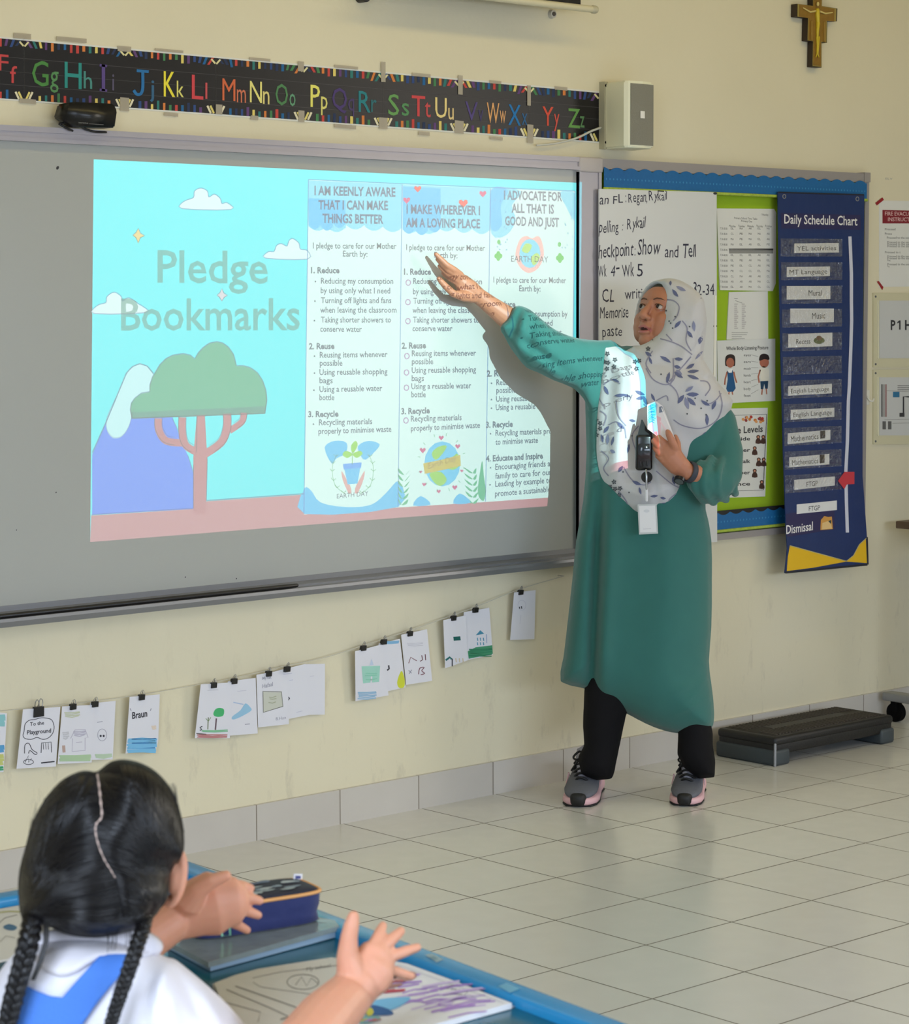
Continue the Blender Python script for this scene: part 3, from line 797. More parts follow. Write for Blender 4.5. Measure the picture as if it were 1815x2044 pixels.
for k, t in enumerate(('eyes', 'ears', 'mouth', 'hands', 'heart', 'body', 'feet')):
    cv.text(t, 1485, 711 + k*13.5, 1499, 711 + k*13.5, 5, G3); cv.stroke([(1500, 708 + k*13), (1514, 712 + k*11)], .8, G1)
tag(mb.build('listening_poster'), 'laminated listening posture poster with a girl in blue and a boy in shorts', 'poster')
# voice levels poster
mb = MB(); wquad(mb, [(1436, 816), (1533, 814), (1528, 991), (1434, 994)], .0123, .0175, GLOSSP); cv = Canvas(mb, on_wall(.0175))
cv.stroke([(1440, 830), (1531, 827), (1524, 978), (1440, 981)], 1.5, INKB, True)
for k in range(14): cv.poly(circ(1484 + rnd.uniform(0, 40), 836 + rnd.uniform(-5, 8), 3.5, 3, 6, k), ink(rnd.choice(((178, 52, 44), (200, 120, 52), (150, 60, 60), (216, 150, 90)))), 1 + k % 3)
cv.text('Voice Levels', 1443, 867, 1523, 862, 13, INKB, .02)
for k, (t, x) in enumerate((('Outside', 1519), ('Speaker', 1507), ('Group talk', 1520), ('Whisper', 1507), ('Silence', 1521))):
    y = 880 + k*22.5; cv.text(t, 1446, y, 1498, y - 1, 7, INKB, .02)
    BRN = ink((66, 40, 30))
    for dx in ((-5, 5) if k in (0, 2) else (0,)):
        cv.poly(circ(x + dx, y - 8, 4, 4, 9), BRN); cv.poly(smoothp([(x + dx - 5.5, y + 5), (x + dx - 3, y - 5), (x + dx + 3, y - 5), (x + dx + 5.5, y + 5)], 2), BRN)
        cv.poly(circ(x + dx, y - 7.5, 2, 2.4, 7), ink((200, 140, 110)), 2)
tag(mb.build('voice_levels_poster'), 'white voice levels poster with brown figures low on the green board', 'poster')

# ---- hanging schedule chart
def chy(py): return .0445 + .045*max(0, (py - 383))/750
def chart(px, py, l): return at(px, py, y=-(chy(py) + l*.0003))
CH = mat('chart_nylon', (13, 42, 96), .45, spec=.5, bump=.25, bscale=14, var=.12, vscale=5)
CHD = mat('chart_trim', (22, 26, 40), .6); CHP = mat('chart_print', (38, 34, 82), .45)
ch = thing('schedule_chart', 'tall navy blue pocket chart titled Daily Schedule Chart', 'wall chart', tuple(at(1650, 1142, y=-.04)))
outl = [(1553, 383), (1640, 385.5), (1726, 388), (1724.5, 500), (1722.5, 700), (1722.5, 950), (1731, 1070), (1733, 1127), (1650, 1136.5), (1567, 1144), (1572, 1095), (1569, 1049), (1564, 900), (1559, 700), (1555, 500)]
mb = MB()
mb.prism([chart(x, y, 0) for x, y in outl], (0, .003, 0), CH)
cv = Canvas(mb, chart)
cv.poly([(1559, 425), (1718, 429), (1719, 459), (1560, 456)], CHP); cv.poly([(1569, 1026), (1666, 1010), (1667, 1056), (1572, 1072)], CHP)
WT = ink((236, 234, 232), .35)
cv.text('Daily Schedule Chart', 1566, 446, 1712, 450, 18, WT, .012, 2); cv.text('Dismissal', 1570, 1066, 1623, 1058, 17, WT, .012, 2)
cv.poly([(1638, 1058), (1639, 1038), (1646, 1030), (1654, 1032), (1661, 1031), (1663, 1056)], ink((206, 150, 70)), 2); cv.poly([(1641, 1057), (1642, 1044), (1653, 1040), (1660, 1046), (1661, 1055)], ink((226, 190, 130)), 3); cv.poly([(1654, 1040), (1660, 1038), (1659, 1046)], ink((40, 60, 60)), 4)
YE = mat('chart_yellow', (226, 180, 18), .5, bump=.15, bscale=20)
cv.poly([(1577, 1090), (1640, 1107), (1690, 1121), (1625, 1133), (1571, 1140), (1573, 1112)], YE, 2); cv.poly([(1690, 1121), (1704, 1110), (1716, 1088), (1729, 1076), (1731, 1124)], YE, 2)
cv.stroke([(1577, 1089), (1690, 1120), (1704, 1109), (1716, 1087), (1730, 1074)], 1.5, ink((180, 170, 120)), l=3)
cv.stroke([(1568, 1143), (1732, 1127)], 4, CHD, l=3); cv.stroke([(1731.5, 1072), (1733, 1127)], 3, CHD, l=3)
for x, y in ((1566, 392), (1712, 397)): cv.stroke(circ(x, y, 3, 4), 1.3, ink((150, 150, 140)), True)
cv.stroke([(1554, 384), (1725, 389)], 3, CHD, l=2)
for k in range(11): y = 472 + k*47; cv.stroke([(1558 + k*.9, y + 36), (1683 + k*.3, y + 35)], 1, ink((30, 62, 128)))
mb.build('backing', ch)
mb = MB(); cv = Canvas(mb, chart); cv.stroke([(1697, 472), (1700, 545), (1700, 600), (1700.5, 640), (1699, 690), (1696, 770), (1694, 800), (1692, 880), (1689, 940), (1690, 1000), (1692, 1063)], 6.5, ink((206, 208, 222)), l=3)
mb.build('fastener_strip', ch)
# clear plastic pockets
pm = bpy.data.materials.new('clear_pocket'); pm.use_nodes = True
nt = pm.node_tree; N = nt.nodes; N.remove(N['Principled BSDF']); gl_ = N.new('ShaderNodeBsdfGlossy'); gl_.inputs['Roughness'].default_value = .12
tr = N.new('ShaderNodeBsdfTransparent'); ms = N.new('ShaderNodeMixShader'); nz = N.new('ShaderNodeTexNoise'); nz.inputs['Scale'].default_value = 42; nz.inputs['Detail'].default_value = 2; nz.inputs['Distortion'].default_value = 1.5
tcn = N.new('ShaderNodeTexCoord'); nt.links.new(tcn.outputs['Object'], nz.inputs[0]); bpn = N.new('ShaderNodeBump'); bpn.inputs['Strength'].default_value = 1; bpn.inputs['Distance'].default_value = .03
nt.links.new(nz.outputs[0], bpn.inputs['Height']); nt.links.new(bpn.outputs[0], gl_.inputs['Normal'])
ms.inputs[0].default_value = .1; nt.links.new(tr.outputs[0], ms.inputs[1]); nt.links.new(gl_.outputs[0], ms.inputs[2]); nt.links.new(ms.outputs[0], N['Material Output'].inputs[0])
for k in range(11):
    y = 476 + k*47.3; x0 = 1559 + k*.9; x1 = 1682 - k*.2
    MB().prism([chart(x, yy, 12) for x, yy in ((x0, y), (x1, y + 1 - k*.7), (x1, y + 36 - k*.8), (x0, y + 36))], (0, .0005, 0), pm).build('pocket', ch)
CARD = mat('card_paper', (222, 222, 222), .35, var=.03)
for t, xl, yl0, yl1, xr, yr0, yr1, lb in (('YEL activities', 1586, 486, 505, 1675, 485, 504, 'reading activities, topmost in the blue chart'), ('MT Language', 1571, 533, 553, 1657, 532, 551, 'in the second pocket of the blue chart'),
        ('Mural', 1571, 571, 598, 1658, 571, 597, 'in the third pocket of the blue chart'), ('Music', 1578, 616, 645, 1665, 616, 643, 'in the fourth pocket, reading Music, of the blue chart'), ('Recess', 1574, 667, 694, 1662, 664, 691, 'with a small green picture in the fifth pocket'),
        ('English Language', 1574, 771, 790, 1661, 766, 785, 'reading English Language, upper of the two'), ('English Language', 1579, 818, 838, 1666, 814, 832, 'reading English Language, lower of the two'),
        ('Mathematics', 1573, 865, 887, 1658, 858, 878, 'reading Mathematics, upper of the two'), ('Mathematics', 1576, 913, 933, 1656, 906, 927, 'reading Mathematics, lower of the two'),
        ('FTGP', 1586, 958, 978, 1667, 951, 969, 'reading FTGP beside the red arrow'), ('FTGP', 1591, 1007, 1026, 1671, 999, 1018, 'reading FTGP just above the word Dismissal')):
    mb = MB(); mb.prism([chart(*p, 4) for p in ((xl, yl0), (xr, yr0), (xr, yr1), (xl, yl1))], (0, .0008, 0), CARD)
    cv = Canvas(mb, chart); cv.l = 5; h = yl1 - yl0; w = xr - xl
    TXC = ink((62, 62, 64))
    if t in ('Mural', 'Music'): cv.text(t, xl + w*.5, yl1 - h*.28, xl + w*.8, yr1 - h*.26, h*.42, TXC)
    elif t == 'Recess':
        cv.text('Recess', xl + w*.18, yl1 - h*.25, xl + w*.5, yl1 - h*.3, h*.38, TXC); cv.poly(circ(xl + w*.7, yr1 - h*.42, 11, 7), ink((92, 104, 62))); cv.poly(circ(xl + w*.7, yr1 - h*.6, 6, 5), ink((120, 92, 70)), 6)
    elif t == 'FTGP': cv.text(t, xl + w*.3, yl1 - h*.3, xl + w*.58, yl1 - h*.3 - (yl1-yr1)*.28, h*.5, TXC)
    elif t == 'Mathematics':
        cv.text(t, xl + w*.07, yl1 - h*.22, xl + w*.72, yr1 + (yl1-yr1)*.3 - h*.22, h*.5, TXC); cv.poly([(xl + w*.76, yr0 + h*.1), (xl + w*.88, yr0 + h*.05), (xl + w*.88, yr1 - h*.15), (xl + w*.76, yr1 - h*.1)], ink((52, 44, 48)))
    else: cv.text(t, xl + w*.06, yl1 - h*.25, xl + w*.94, yr1 - h*.25, h*.46, TXC)
    tag(mb.build('schedule_card'), 'white card ' + lb, 'card', 'cards in the pocket chart')
mb = MB(); mb.prism([chart(*p, 16) for p in ((1674, 960), (1687, 942), (1706, 942), (1706, 966), (1691, 967), (1686, 976))], (0, .0025, 0), mat('red_felt', (196, 26, 50), .8, sheen=.4))
tag(mb.build('arrow_marker'), 'red felt arrow on the white strip of the blue chart', 'marker')

# ---- things on the wall at the right
mb = MB(); wquad(mb, [(1755.5, 400), (1850, 402), (1850, 571), (1755.5, 573)], 0, .0015, PAPER); cv = Canvas(mb, on_wall(.0015))
cv.poly([(1762, 419), (1846, 421), (1846, 446), (1762, 446)], ink((128, 22, 38)))
cv.text('FIRE EVACUATION', 1767, 430, 1843, 431, 7.5, ink((226, 190, 190)), .01, 2); cv.text('INSTRUCTIONS', 1773, 441.5, 1838, 442, 7.5, ink((226, 190, 190)), .01, 2)
for y, a, b in ((458, 1767, 1788), (467, 1767, 1781), (475, 1771, 1838), (484, 1772, 1840), (488, 1772, 1836), (492, 1772, 1822), (504, 1767, 1798), (512, 1772, 1840), (516, 1772, 1836), (520, 1772, 1778), (528, 1772, 1840), (532, 1772, 1776)):
    cv.text('Proceed to the assembly area'[:max(4, int((b-a)/2.4))], a, y + 1.5, b, y + 1.6, 4.2, G2 if y > 470 else G3)
tag(mb.build('fire_notice'), 'white fire evacuation notice with dark red heading at the right edge', 'notice')
RT_ = mat('red_tape', (150, 20, 30), .45)
for p, l in (([(1748, 405), (1762, 394), (1765, 399), (1751, 410)], 'upper'), ([(1751, 562), (1755, 561), (1764, 573), (1762, 579)], 'lower')):
    tag(wquad(MB(), p, .0015, .0022, RT_).build('tape_strip'), 'short dark red tape at the %s left corner of the fire notice' % l, 'tape')
CRM = mat('holder_cream', (208, 202, 170), .4)
def holder(y0, y1, name, label, draw):
    t = thing(name, label, 'sign', tuple(at(1795, y1, y=0)))
    mb = MB(); wquad(mb, [(1744, y0), (1890, y0), (1890, y1), (1744, y1)], 0, .006, CRM)
    wquad(mb, [(1752, y0 + 14), (1754, y0 + 14), (1755, y1 - 17), (1753, y1 - 17)], .006, .009, mat('holder_edge', (226, 222, 196), .3))
    cv = Canvas(mb, on_wall(.006))
    for x in (1748.5, 1886):
        for y in (y0 + 7, y1 - 6): cv.poly(circ(x, y, 2, 2.4, 8), G2)
    mb.build('plate', t)
    mb = MB(); wquad(mb, [(1756, y0 + 15), (1880, y0 + 15), (1880, y1 - 18), (1756, y1 - 18)], .006, .0072, mat('sign_insert', (202, 203, 202), .35))
    draw(Canvas(mb, on_wall(.0072))); mb.build('insert', t)
def sign_text(c):
    c.text('P', 1778.5, 658, 1788, 658, 18.5, INKB, .03); c.poly([(1795.2, 658), (1795.2, 643.5), (1791.5, 646), (1791.5, 643), (1795.6, 639.5), (1798.2, 639.5), (1798.2, 658)], INKB)
    c.text('H', 1807, 658, 1820, 658, 18.5, INKB, .03)
holder(585, 733, 'class_sign', 'cream framed sign reading P1 H below the fire notice', sign_text)
def plan(c):
    B = ink((40, 110, 150))
    for x, m in ((1761, G2), (1765, G1), (1769, ink((150, 110, 110)))): c.stroke([(x, 767), (x, 832)], 3, m)
    c.poly([(1783, 782), (1796, 782), (1796, 793), (1783, 793)], B); c.stroke([(1770, 780), (1815, 782)], 1, G1)
    c.stroke([(1815, 792), (1804, 792), (1804, 828)], 3, INKB); c.poly([(1796, 824), (1806, 824), (1806, 832), (1796, 832)], G3)
    for y in (770, 774, 778): c.stroke([(1792, y), (1840, y)], 1.2, G2)
    for x in (1762, 1773): c.poly([(x, 841), (x + 7, 841), (x + 7, 857), (x, 857)], G2)
    c.stroke([(1782, 845), (1830, 844)], 1, G1); c.stroke([(1766, 838), (1850, 836)], .8, G1); c.stroke([(1820, 800), (1870, 800), (1870, 830), (1820, 830)], 1.2, G2, True)
holder(738, 887, 'evacuation_plan', 'cream framed floor plan below the P1 H sign', plan)
t = thing('wall_hook', 'small white adhesive hook between the blue chart and the floor plan', 'hook', tuple(at(1730, 808, y=0)))
mb = MB(); a, b = at(1726, 778, y=0), at(1734, 808, y=0)
mb.rbox((a.x, -.006, b.z), (b.x, 0, a.z), WHITEP, .003); mb.build('pad', t)
c = at(1731, 792, y=-.006); MB().tube(smoothp([tuple(c + V(p)) for p in ((0, 0, 0), (.005, -.008, -.012), (.014, -.014, -.016), (.02, -.014, -.008))], 3, False), .003, WHITEP, 8).build('hook_arm', t)
mb = MB(); cv = Canvas(mb, on_wall(0)); cv.text('ELV', 1768, 358.5, 1782, 359, 4, G1); tag(mb.build('wall_marking'), 'tiny faint grey wall marking above the fire notice', 'marking')
# ---------------------------------------------------------------- alphabet banner
an = thing('alphabet_banner', 'long black alphabet banner with coloured letters taped above the whiteboard', 'banner', tuple(at(500, 215, y=-.002)))
CARDB = mat('banner_card', (17, 15, 19), .32, var=.1, spec=.4)
WPAP = mat('banner_edge', (222, 222, 214), .5)
CR = [(196, 66, 60), (214, 126, 60), (226, 206, 110), (40, 70, 128), (20, 96, 150), (66, 128, 80), (40, 120, 116), (96, 62, 120), (30, 48, 86)]
CRM = [ink(c) for c in CR]
LET = {0: [('F', -3, 17, 140, 32, (196, 64, 66)), ('f', 20, 34, 165, 34, (196, 64, 66))],
 1: [('G', 64, 97, 170, 50, (70, 132, 60)), ('g', 100, 117, 170, 34, (84, 140, 84)), ('H', 129, 163, 175, 52, (34, 140, 134)), ('h', 167, 184, 176, 34, (70, 140, 132)), ('I', 203, 210, 181, 53, (86, 66, 130)), ('i', 224, 228, 180, 32, (84, 78, 104))],
 2: [('J', 267, 297, 189, 50, (26, 108, 166)), ('j', 299, 308, 192, 32, (46, 96, 132)), ('K', 327, 350, 192, 50, (236, 222, 60)), ('k', 353, 367, 193, 32, (220, 214, 116)), ('L', 383, 406, 197, 48, (206, 66, 74)), ('l', 410, 414, 197, 32, (196, 80, 84))],
 3: [('M', 444, 470, 200, 44, (212, 104, 62)), ('m', 473, 491, 204, 32, (206, 116, 84)), ('N', 499, 523, 204, 43, (232, 222, 130)), ('n', 525, 538, 207, 31, (222, 208, 130)), ('O', 550, 575, 209, 43, (76, 128, 80)), ('o', 578, 590, 211, 30, (96, 150, 116))],
 4: [('P', 620, 639, 213, 44, (232, 226, 110)), ('p', 641, 654, 217, 30, (222, 216, 120)), ('Q', 663, 693, 216, 42, (72, 54, 112)), ('q', 695, 707, 220, 29, (74, 60, 106)), ('R', 716, 740, 223, 42, (32, 126, 134)), ('r', 741, 752, 223, 30, (40, 112, 120))],
 5: [('S', 775, 797, 229, 42, (104, 158, 88)), ('s', 802, 817, 230, 30, (84, 142, 90)), ('T', 822, 849, 231, 41, (206, 70, 74)), ('t', 848, 860, 233, 30, (196, 76, 78)), ('U', 869, 892, 234, 40, (234, 212, 140)), ('u', 895, 906, 238, 28, (228, 202, 140))],
 6: [('V', 929, 954, 240, 38, (84, 70, 130)), ('v', 955, 965, 242, 28, (70, 62, 106)), ('W', 972, 997, 245, 41, (226, 168, 110)), ('w', 998, 1010, 245, 30, (222, 168, 116)), ('X', 1015, 1040, 249, 41, (26, 116, 182)), ('x', 1042, 1053, 249, 28, (40, 96, 146))],
 7: [('Y', 1083, 1105, 250, 38, (214, 80, 60)), ('y', 1106, 1117, 250, 28, (206, 82, 70)), ('Z', 1134, 1158, 254, 38, (98, 150, 74)), ('z', 1158, 1167, 254, 27, (84, 128, 80))]}
ED = [-60, 48, 249, 431, 605, 765, 917, 1057, 1196]
def bt(x): return 73 + x*.0912 
def bb_(x): return 199 + x*.0725
GUIDE = ink((70, 66, 70))
rnd = random.Random(11)
for k in range(8):
    a, b = ED[k], ED[k+1]
    mb = MB(); off = .0015 + .0006*(k % 2)
    wquad(mb, [(a, bt(a)), (b, bt(b)), (b, bb_(b)), (a, bb_(a))], 0, off, WPAP)
    cv = Canvas(mb, on_wall(off, .0002))
    cv.poly([(a, bt(a) + 3.5), (b, bt(b) + 3.5), (b, bb_(b) - 3), (a, bb_(a) - 3)], CARDB, 1)
    for f, w in ((.315, 1), (.54, .7), (.75, 1)):
        ya, yb = bt(a) + (bb_(a)-bt(a))*f, bt(b) + (bb_(b)-bt(b))*f
        cv.stroke([(a, ya), (b, yb)], w, GUIDE, l=2)
    n = int((b-a)/(12.4 - k*.35)); 
    for i in range(n):
        x = a + (b-a)*(i + .5)/n; e = min(i, n-1-i); w = 5.2 + rnd.uniform(-.6, .6); sl = 0
        if i < 3: sl = (3 - i)*3
        if i > n-4: sl = -(i - n + 4)*3
        h = rnd.uniform(11, 17); m = CRM[(i*5 + k) % 9] if i % 4 else CRM[rnd.randrange(9)]
        t = bt(x) + 3.5
        cv.poly([(x - w/2, t), (x + w/2, t), (x + w/2 + sl, t + h), (x - w/2 + sl, t + h)], m, 3)
        t = bb_(x) - 3; h = rnd.uniform(10, 15) if i % 5 else 18
        if 1 < i < n-2: cv.poly([(x - w/2, t), (x + w/2, t), (x + w/2, t - h), (x - w/2, t - h)], CRM[(i*4 + k + 2) % 9], 3)
    for x, sg in ((a + 5, 1), (b - 5, -1)):
        t = bb_(x) - 4
        for d, c in ((3, (226, 210, 120)), (9, (230, 222, 190))): cv.stroke([(x + sg*(d-4), t), (x + sg*(d+3), t - 15)], 4, ink(c), l=4)
        t = bt(x) + 15
        cv.stroke([(x - sg*4, t), (x + sg*4, t - 9)], 3.5, ink((222, 214, 160)), l=4)
    for ch_, x0, x1, y, cap, c in LET[k]:
        asc = textgeo(ch_, .004)[0]; hh = max(v[1] for v in asc); low = ch_.islower()
        capu = cap*CAPH/hh if (low and ch_ in 'bdfhijklt') else cap
        if low and ch_ not in 'bdfhijklt': capu = cap*CAPH/hh*.82
        if not low: capu = cap*CAPH/hh*1.0
        if ch_ == 'J':
            cv.stroke([(x0 + 6, y - 48), (x1, y - 46)], 5.5, ink(c), l=5); cv.stroke(smoothp([(x0 + 18, y - 47), (x0 + 18, y - 14), (x0 + 14, y - 2), (x0 + 6, y - 1), (x0, y - 9)], 4, False), 6, ink(c), l=6); continue
        cv.text(ch_, x0, y, x1, y + (x1-x0)*.08, capu, ink(c), .004 if ch_ not in 'MWVNmw' else 0, 5)
        if ch_ == 'I':
            for yy in (y - 51, y - 2): cv.stroke([(x0 - 4, yy), (x1 + 4, yy + 2)], 5, ink(c), l=5)
    mb.build('card', an)
tm = bpy.data.materials.new('clear_tape'); tm.use_nodes = True
N = tm.node_tree.nodes; b_ = N['Principled BSDF']; b_.inputs['Base Color'].default_value = lin((190, 180, 160)); b_.inputs['Roughness'].default_value = .35
tr = N.new('ShaderNodeBsdfTransparent'); ms = N.new('ShaderNodeMixShader'); ms.inputs[0].default_value = .62
for x, y in ((tr.outputs[0], ms.inputs[1]), (b_.outputs[0], ms.inputs[2]), (ms.outputs[0], N['Material Output'].inputs[0])): tm.node_tree.links.new(x, y)
for x0, y0, x1, y1 in ((28, 65, 62, 79), (113, 72, 173, 86), (235, 91, 262, 104), (310, 96, 366, 106), (498, 114, 540, 123), (595, 122, 607, 143), (668, 129, 715, 139), (761, 123, 770, 164), (823, 145, 860, 155), (915, 150, 924, 189), (978, 160, 1001, 168), (1053, 170, 1060, 211), (1108, 172, 1133, 181),
        (39, 196, 72, 208), (240, 194, 258, 222), (328, 224, 356, 233), (431, 208, 444, 229), (501, 230, 516, 240), (596, 220, 608, 244), (668, 247, 711, 258), (757, 234, 774, 258), (836, 262, 858, 271), (908, 240, 926, 267), (978, 272, 1004, 280), (1053, 248, 1065, 286)):
    s = (x1-x0)*.09
    wquad(MB(), [(x0, y0), (x1, y0 + s), (x1, y1), (x0, y1 - s)], .0036, .0044, tm).build('tape', an)

# ---------------------------------------------------------------- loudspeaker
sp = thing('wall_speaker', 'cream wall loudspeaker with grey grille right of the alphabet banner', 'speaker', tuple(at(1250, 296, y=-.05)))
SPC = mat('speaker_cream', (236, 234, 206), .4)
xa, xb, xc = at(1200, 230, y=-.004).x, at(1257, 230, y=-.125).x, at(1304, 230, y=-.125).x
zt, zb = at(1257, 161, y=-.12).z, at(1252, 294, y=-.12).z
mb = MB()
plan_ = [(xa + .004, -.012), (xb - .012, -.112), (xb - .004, -.123), (xb + .004, -.127), ((xb + xc)/2, -.131), (xc - .004, -.127), (xc + .004, -.12), (xc + .03, -.012)]
bm = bmesh.new()
lo_ = [bm.verts.new((p[0], p[1], zb)) for p in plan_]; hi_ = [bm.verts.new((p[0], p[1], zt)) for p in plan_]
n = len(plan_)
for i in range(n): bm.faces.new((lo_[i], lo_[(i+1) % n], hi_[(i+1) % n], hi_[i]))
bm.faces.new(lo_[::-1]); bm.faces.new(hi_)
bmesh.ops.bevel(bm, geom=[e for e in bm.edges if abs(e.verts[0].co.z - e.verts[1].co.z) < 1e-6], offset=.005, segments=2, affect='EDGES')
mb.addbm(bm, SPC, False); mb.build('cabinet', sp)
GRL = mat('speaker_grille', (146, 144, 132), .8, bump=.6, bscale=600, var=.08, vscale=300)
mb = MB(); gp = [(xb + .002, -.1285), ((xb + xc)/2, -.1325), (xc - .002, -.1285)]
mb.loft([[V((p[0], p[1], z)) for p in gp + [(q[0], q[1] + .004) for q in reversed(gp)]] for z in (zb + .008, zt - .008)], GRL, smooth=False); mb.build('grille', sp)
c = at(1283, 229, y=-.1335); MB().box((c.x - .009, -.1345, c.z - .011), (c.x + .009, -.132, c.z + .011), mat('label_white', (232, 230, 224), .4)).build('badge', sp)
mb = MB(); z0_, z1_ = at(1200, 298, y=0).z, at(1200, 164, y=0).z
mb.box((xa - .004, -.022, z0_), (xa + .012, 0, z1_), mat('speaker_bracket', (176, 172, 148), .5))
mb.cyl((xa + .003, -.0225, z1_ - .012), (xa + .003, -.0245, z1_ - .012), .004, BLACKM); mb.cyl((xa + .003, -.0225, z0_ + .02), (xa + .003, -.0245, z0_ + .02), .004, BLACKM)
mb.build('bracket', sp)
pts = [at(x, y, y=-d) for x, y, d in ((1199, 255, .012), (1180, 262, .016), (1150, 276, .016), (1110, 286, .014), (1072, 290, .012))]
mb = MB().tube(smoothp([tuple(p) for p in pts], 5, False), .0035, mat('cable_white', (200, 200, 190), .5), 8)
tag(mb.build('speaker_cable'), 'white cable drooping from the cream loudspeaker across the banner end', 'cable')

# black device on the board's top rail
dv = thing('sensor_bar', 'black box device standing on the top rail of the whiteboard', 'device', tuple(at(185, 256, y=-.03)))
DV = mat('device_black', (19, 19, 21), .3)
def P3(px, py, y): return at(px, py, y=y)
mb = MB(); fr = [(157, 252), (129, 233), (137, 206), (150, 203), (228, 207), (235, 221), (230, 255)]
front = [P3(x, y, -.075) for x, y in fr]
bm = bmesh.new(); a = [bm.verts.new(p) for p in front]; b = [bm.verts.new((p.x, -.022, p.z)) for p in front]; n = len(a)
bm.faces.new(a); bm.faces.new(b[::-1])
for i in range(n): bm.faces.new((a[i], b[i], b[(i+1) % n], a[(i+1) % n]))
bmesh.ops.recalc_face_normals(bm, faces=bm.faces); bmesh.ops.bevel(bm, geom=[e for e in bm.edges], offset=.0035, segments=2, affect='EDGES')
mb.addbm(bm, DV, True); mb.build('body', dv)
mb = MB(); cv = Canvas(mb, on_wall(.0752)); cv.text('interactive', 157, 246, 176, 247, 3, G1); cv.stroke([(178, 247), (207, 249)], 1.2, G2); cv.poly(circ(151, 232, 2, 2.5, 10), mat('lens_glass', (50, 52, 58), .1)); mb.build('print', dv)
mb = MB()
for pp in (((160, 252), (172, 258), (190, 263), (212, 264)), ((137, 238), (126, 246), (118, 247), (130, 254), (145, 261))):
    mb.tube(smoothp([tuple(P3(x, y, -.04)) for x, y in pp], 4, False), .0028, DV, 8)
mb.build('cable', dv)

# pull-down screen at the top edge
sc_ = thing('pull_down_screen', 'black roller screen with cream bottom bar at the top of the photo', 'screen', tuple(at(1100, 20, y=-.12)))
CREAM = mat('bar_cream', (214, 206, 176), .35)
p0, p1 = at(1186, 19, y=-.12), at(760, -24, y=-.12)
p1.z = p0.z
mb = MB().tube([p1, p0], .0105, CREAM, 14); mb.build('bottom_bar', sc_)
MB().tube([p0 - V((.006, 0, 0)), p0 + V((.004, 0, 0))], .0125, mat('end_cap', (190, 184, 158), .4), 14).build('end_cap', sc_)
xs = at(1158, 8, y=-.118).x; MB().box((p1.x + .02, -.121, p0.z + .004), (xs, -.119, ZC - .12), mat('screen_black', (14, 13, 15), .7)).build('screen_cloth', sc_)
MB().rbox((p1.x, -.16, ZC - .14), (p0.x + .03, -.02, ZC - .02), CREAM, .02).build('roller_case', sc_)
# wall boss below the bar
t = thing('wall_socket_boss', 'small round grey wall boss with a dark hole below the screen bar', 'wall fitting', tuple(at(1104, 40, y=0)))
c = at(1104, 28, y=-.008); MB().cyl((c.x, 0, c.z), (c.x, -.012, c.z), .014, mat('boss_grey', (196, 192, 180), .5), 24, .012).build('ring', t)
MB().cyl((c.x, -.0121, c.z), (c.x, -.0145, c.z), .0065, mat('boss_dark', (70, 64, 58), .6), 20).build('centre', t)
c = at(722, -6, y=-.01); tag(MB().cyl((c.x, 0, c.z), (c.x, -.03, c.z), .016, mat('knob_dark', (46, 42, 40), .5), 24).build('wall_fitting'), 'dark round knob cut by the top edge of the photo', 'wall fitting')

# ---------------------------------------------------------------- crucifix
cx = thing('crucifix', 'gilded wooden crucifix hanging high on the wall at the right', 'crucifix', tuple(at(1631, 135, y=-.01)))
out = [(1623, -34), (1642, -32), (1641, 12), (1672, 17), (1671, 42.5), (1652, 41.5), (1651, 85.5), (1640.5, 84), (1640.5, 135), (1622.5, 133), (1623.5, 83), (1612, 81), (1613, 36), (1590.5, 33), (1591, 7.5), (1623.5, 11.5)]
mb = MB(); wquad(mb, out, .002, .026, mat('wood_dark', (48, 34, 20), .55)); mb.build('cross', cx)
cxm, cym = 1631.5, 40
inn = [((x - cxm)*.86 + cxm, (y - cym)*.965 + cym) for x, y in out]
mb = MB(); wquad(mb, [((x - cxm)*.95 + cxm, (y - cym)*.985 + cym) for x, y in out], .026, .0275, mat('gilt_edge', (168, 148, 78), .4, .3)); wquad(mb, inn, .0275, .0285, mat('icon_brown', (138, 102, 30), .5, var=.3, vscale=60)); mb.build('painted_face', cx)
GOLD = mat('figure_gold', (206, 182, 40), .42, .15); PALE = mat('figure_pale', (214, 194, 120), .5)
mb = MB(); W_ = lambda x, y, d=.031: at(x, y, y=-d)
mb.tube([W_(1632, 20), W_(1632, 32), W_(1633, 46)], [.0075, .0088, .0068], GOLD, 10); mb.tube([W_(1633, 46), W_(1632, 62), W_(1632, 76)], [.0078, .006, .004], GOLD, 10)
mb.ell(W_(1633, 8, .034), (.005, .005, .0075), PALE, nu=12, nv=8)
mb.tube([W_(1628, 22), W_(1618, 24), W_(1604, 16)], [.0034, .003, .0022], PALE, 8); mb.tube([W_(1638, 23), W_(1648, 27), W_(1662, 25)], [.0034, .003, .0022], PALE, 8)
mb.tube([W_(1631, 74), W_(1632, 92), W_(1631, 108), W_(1629, 114)], [.0038, .0032, .0022, .0018], GOLD, 8); mb.tube([W_(1635, 74), W_(1634, 92), W_(1633, 108), W_(1635, 114)], [.0036, .003, .0022, .0018], GOLD, 8)
mb.build('figure', cx)
for x, y0, y1 in ((1620.5, 43, 79), (1645.5, 45, 82)):
    MB().tube([W_(x, y0, .0295), W_(x, (y0+y1)/2, .0295), W_(x, y1, .0295)], [.0034, .0046, .004], ink((150, 116, 40)), 8).build('side_figure', cx)

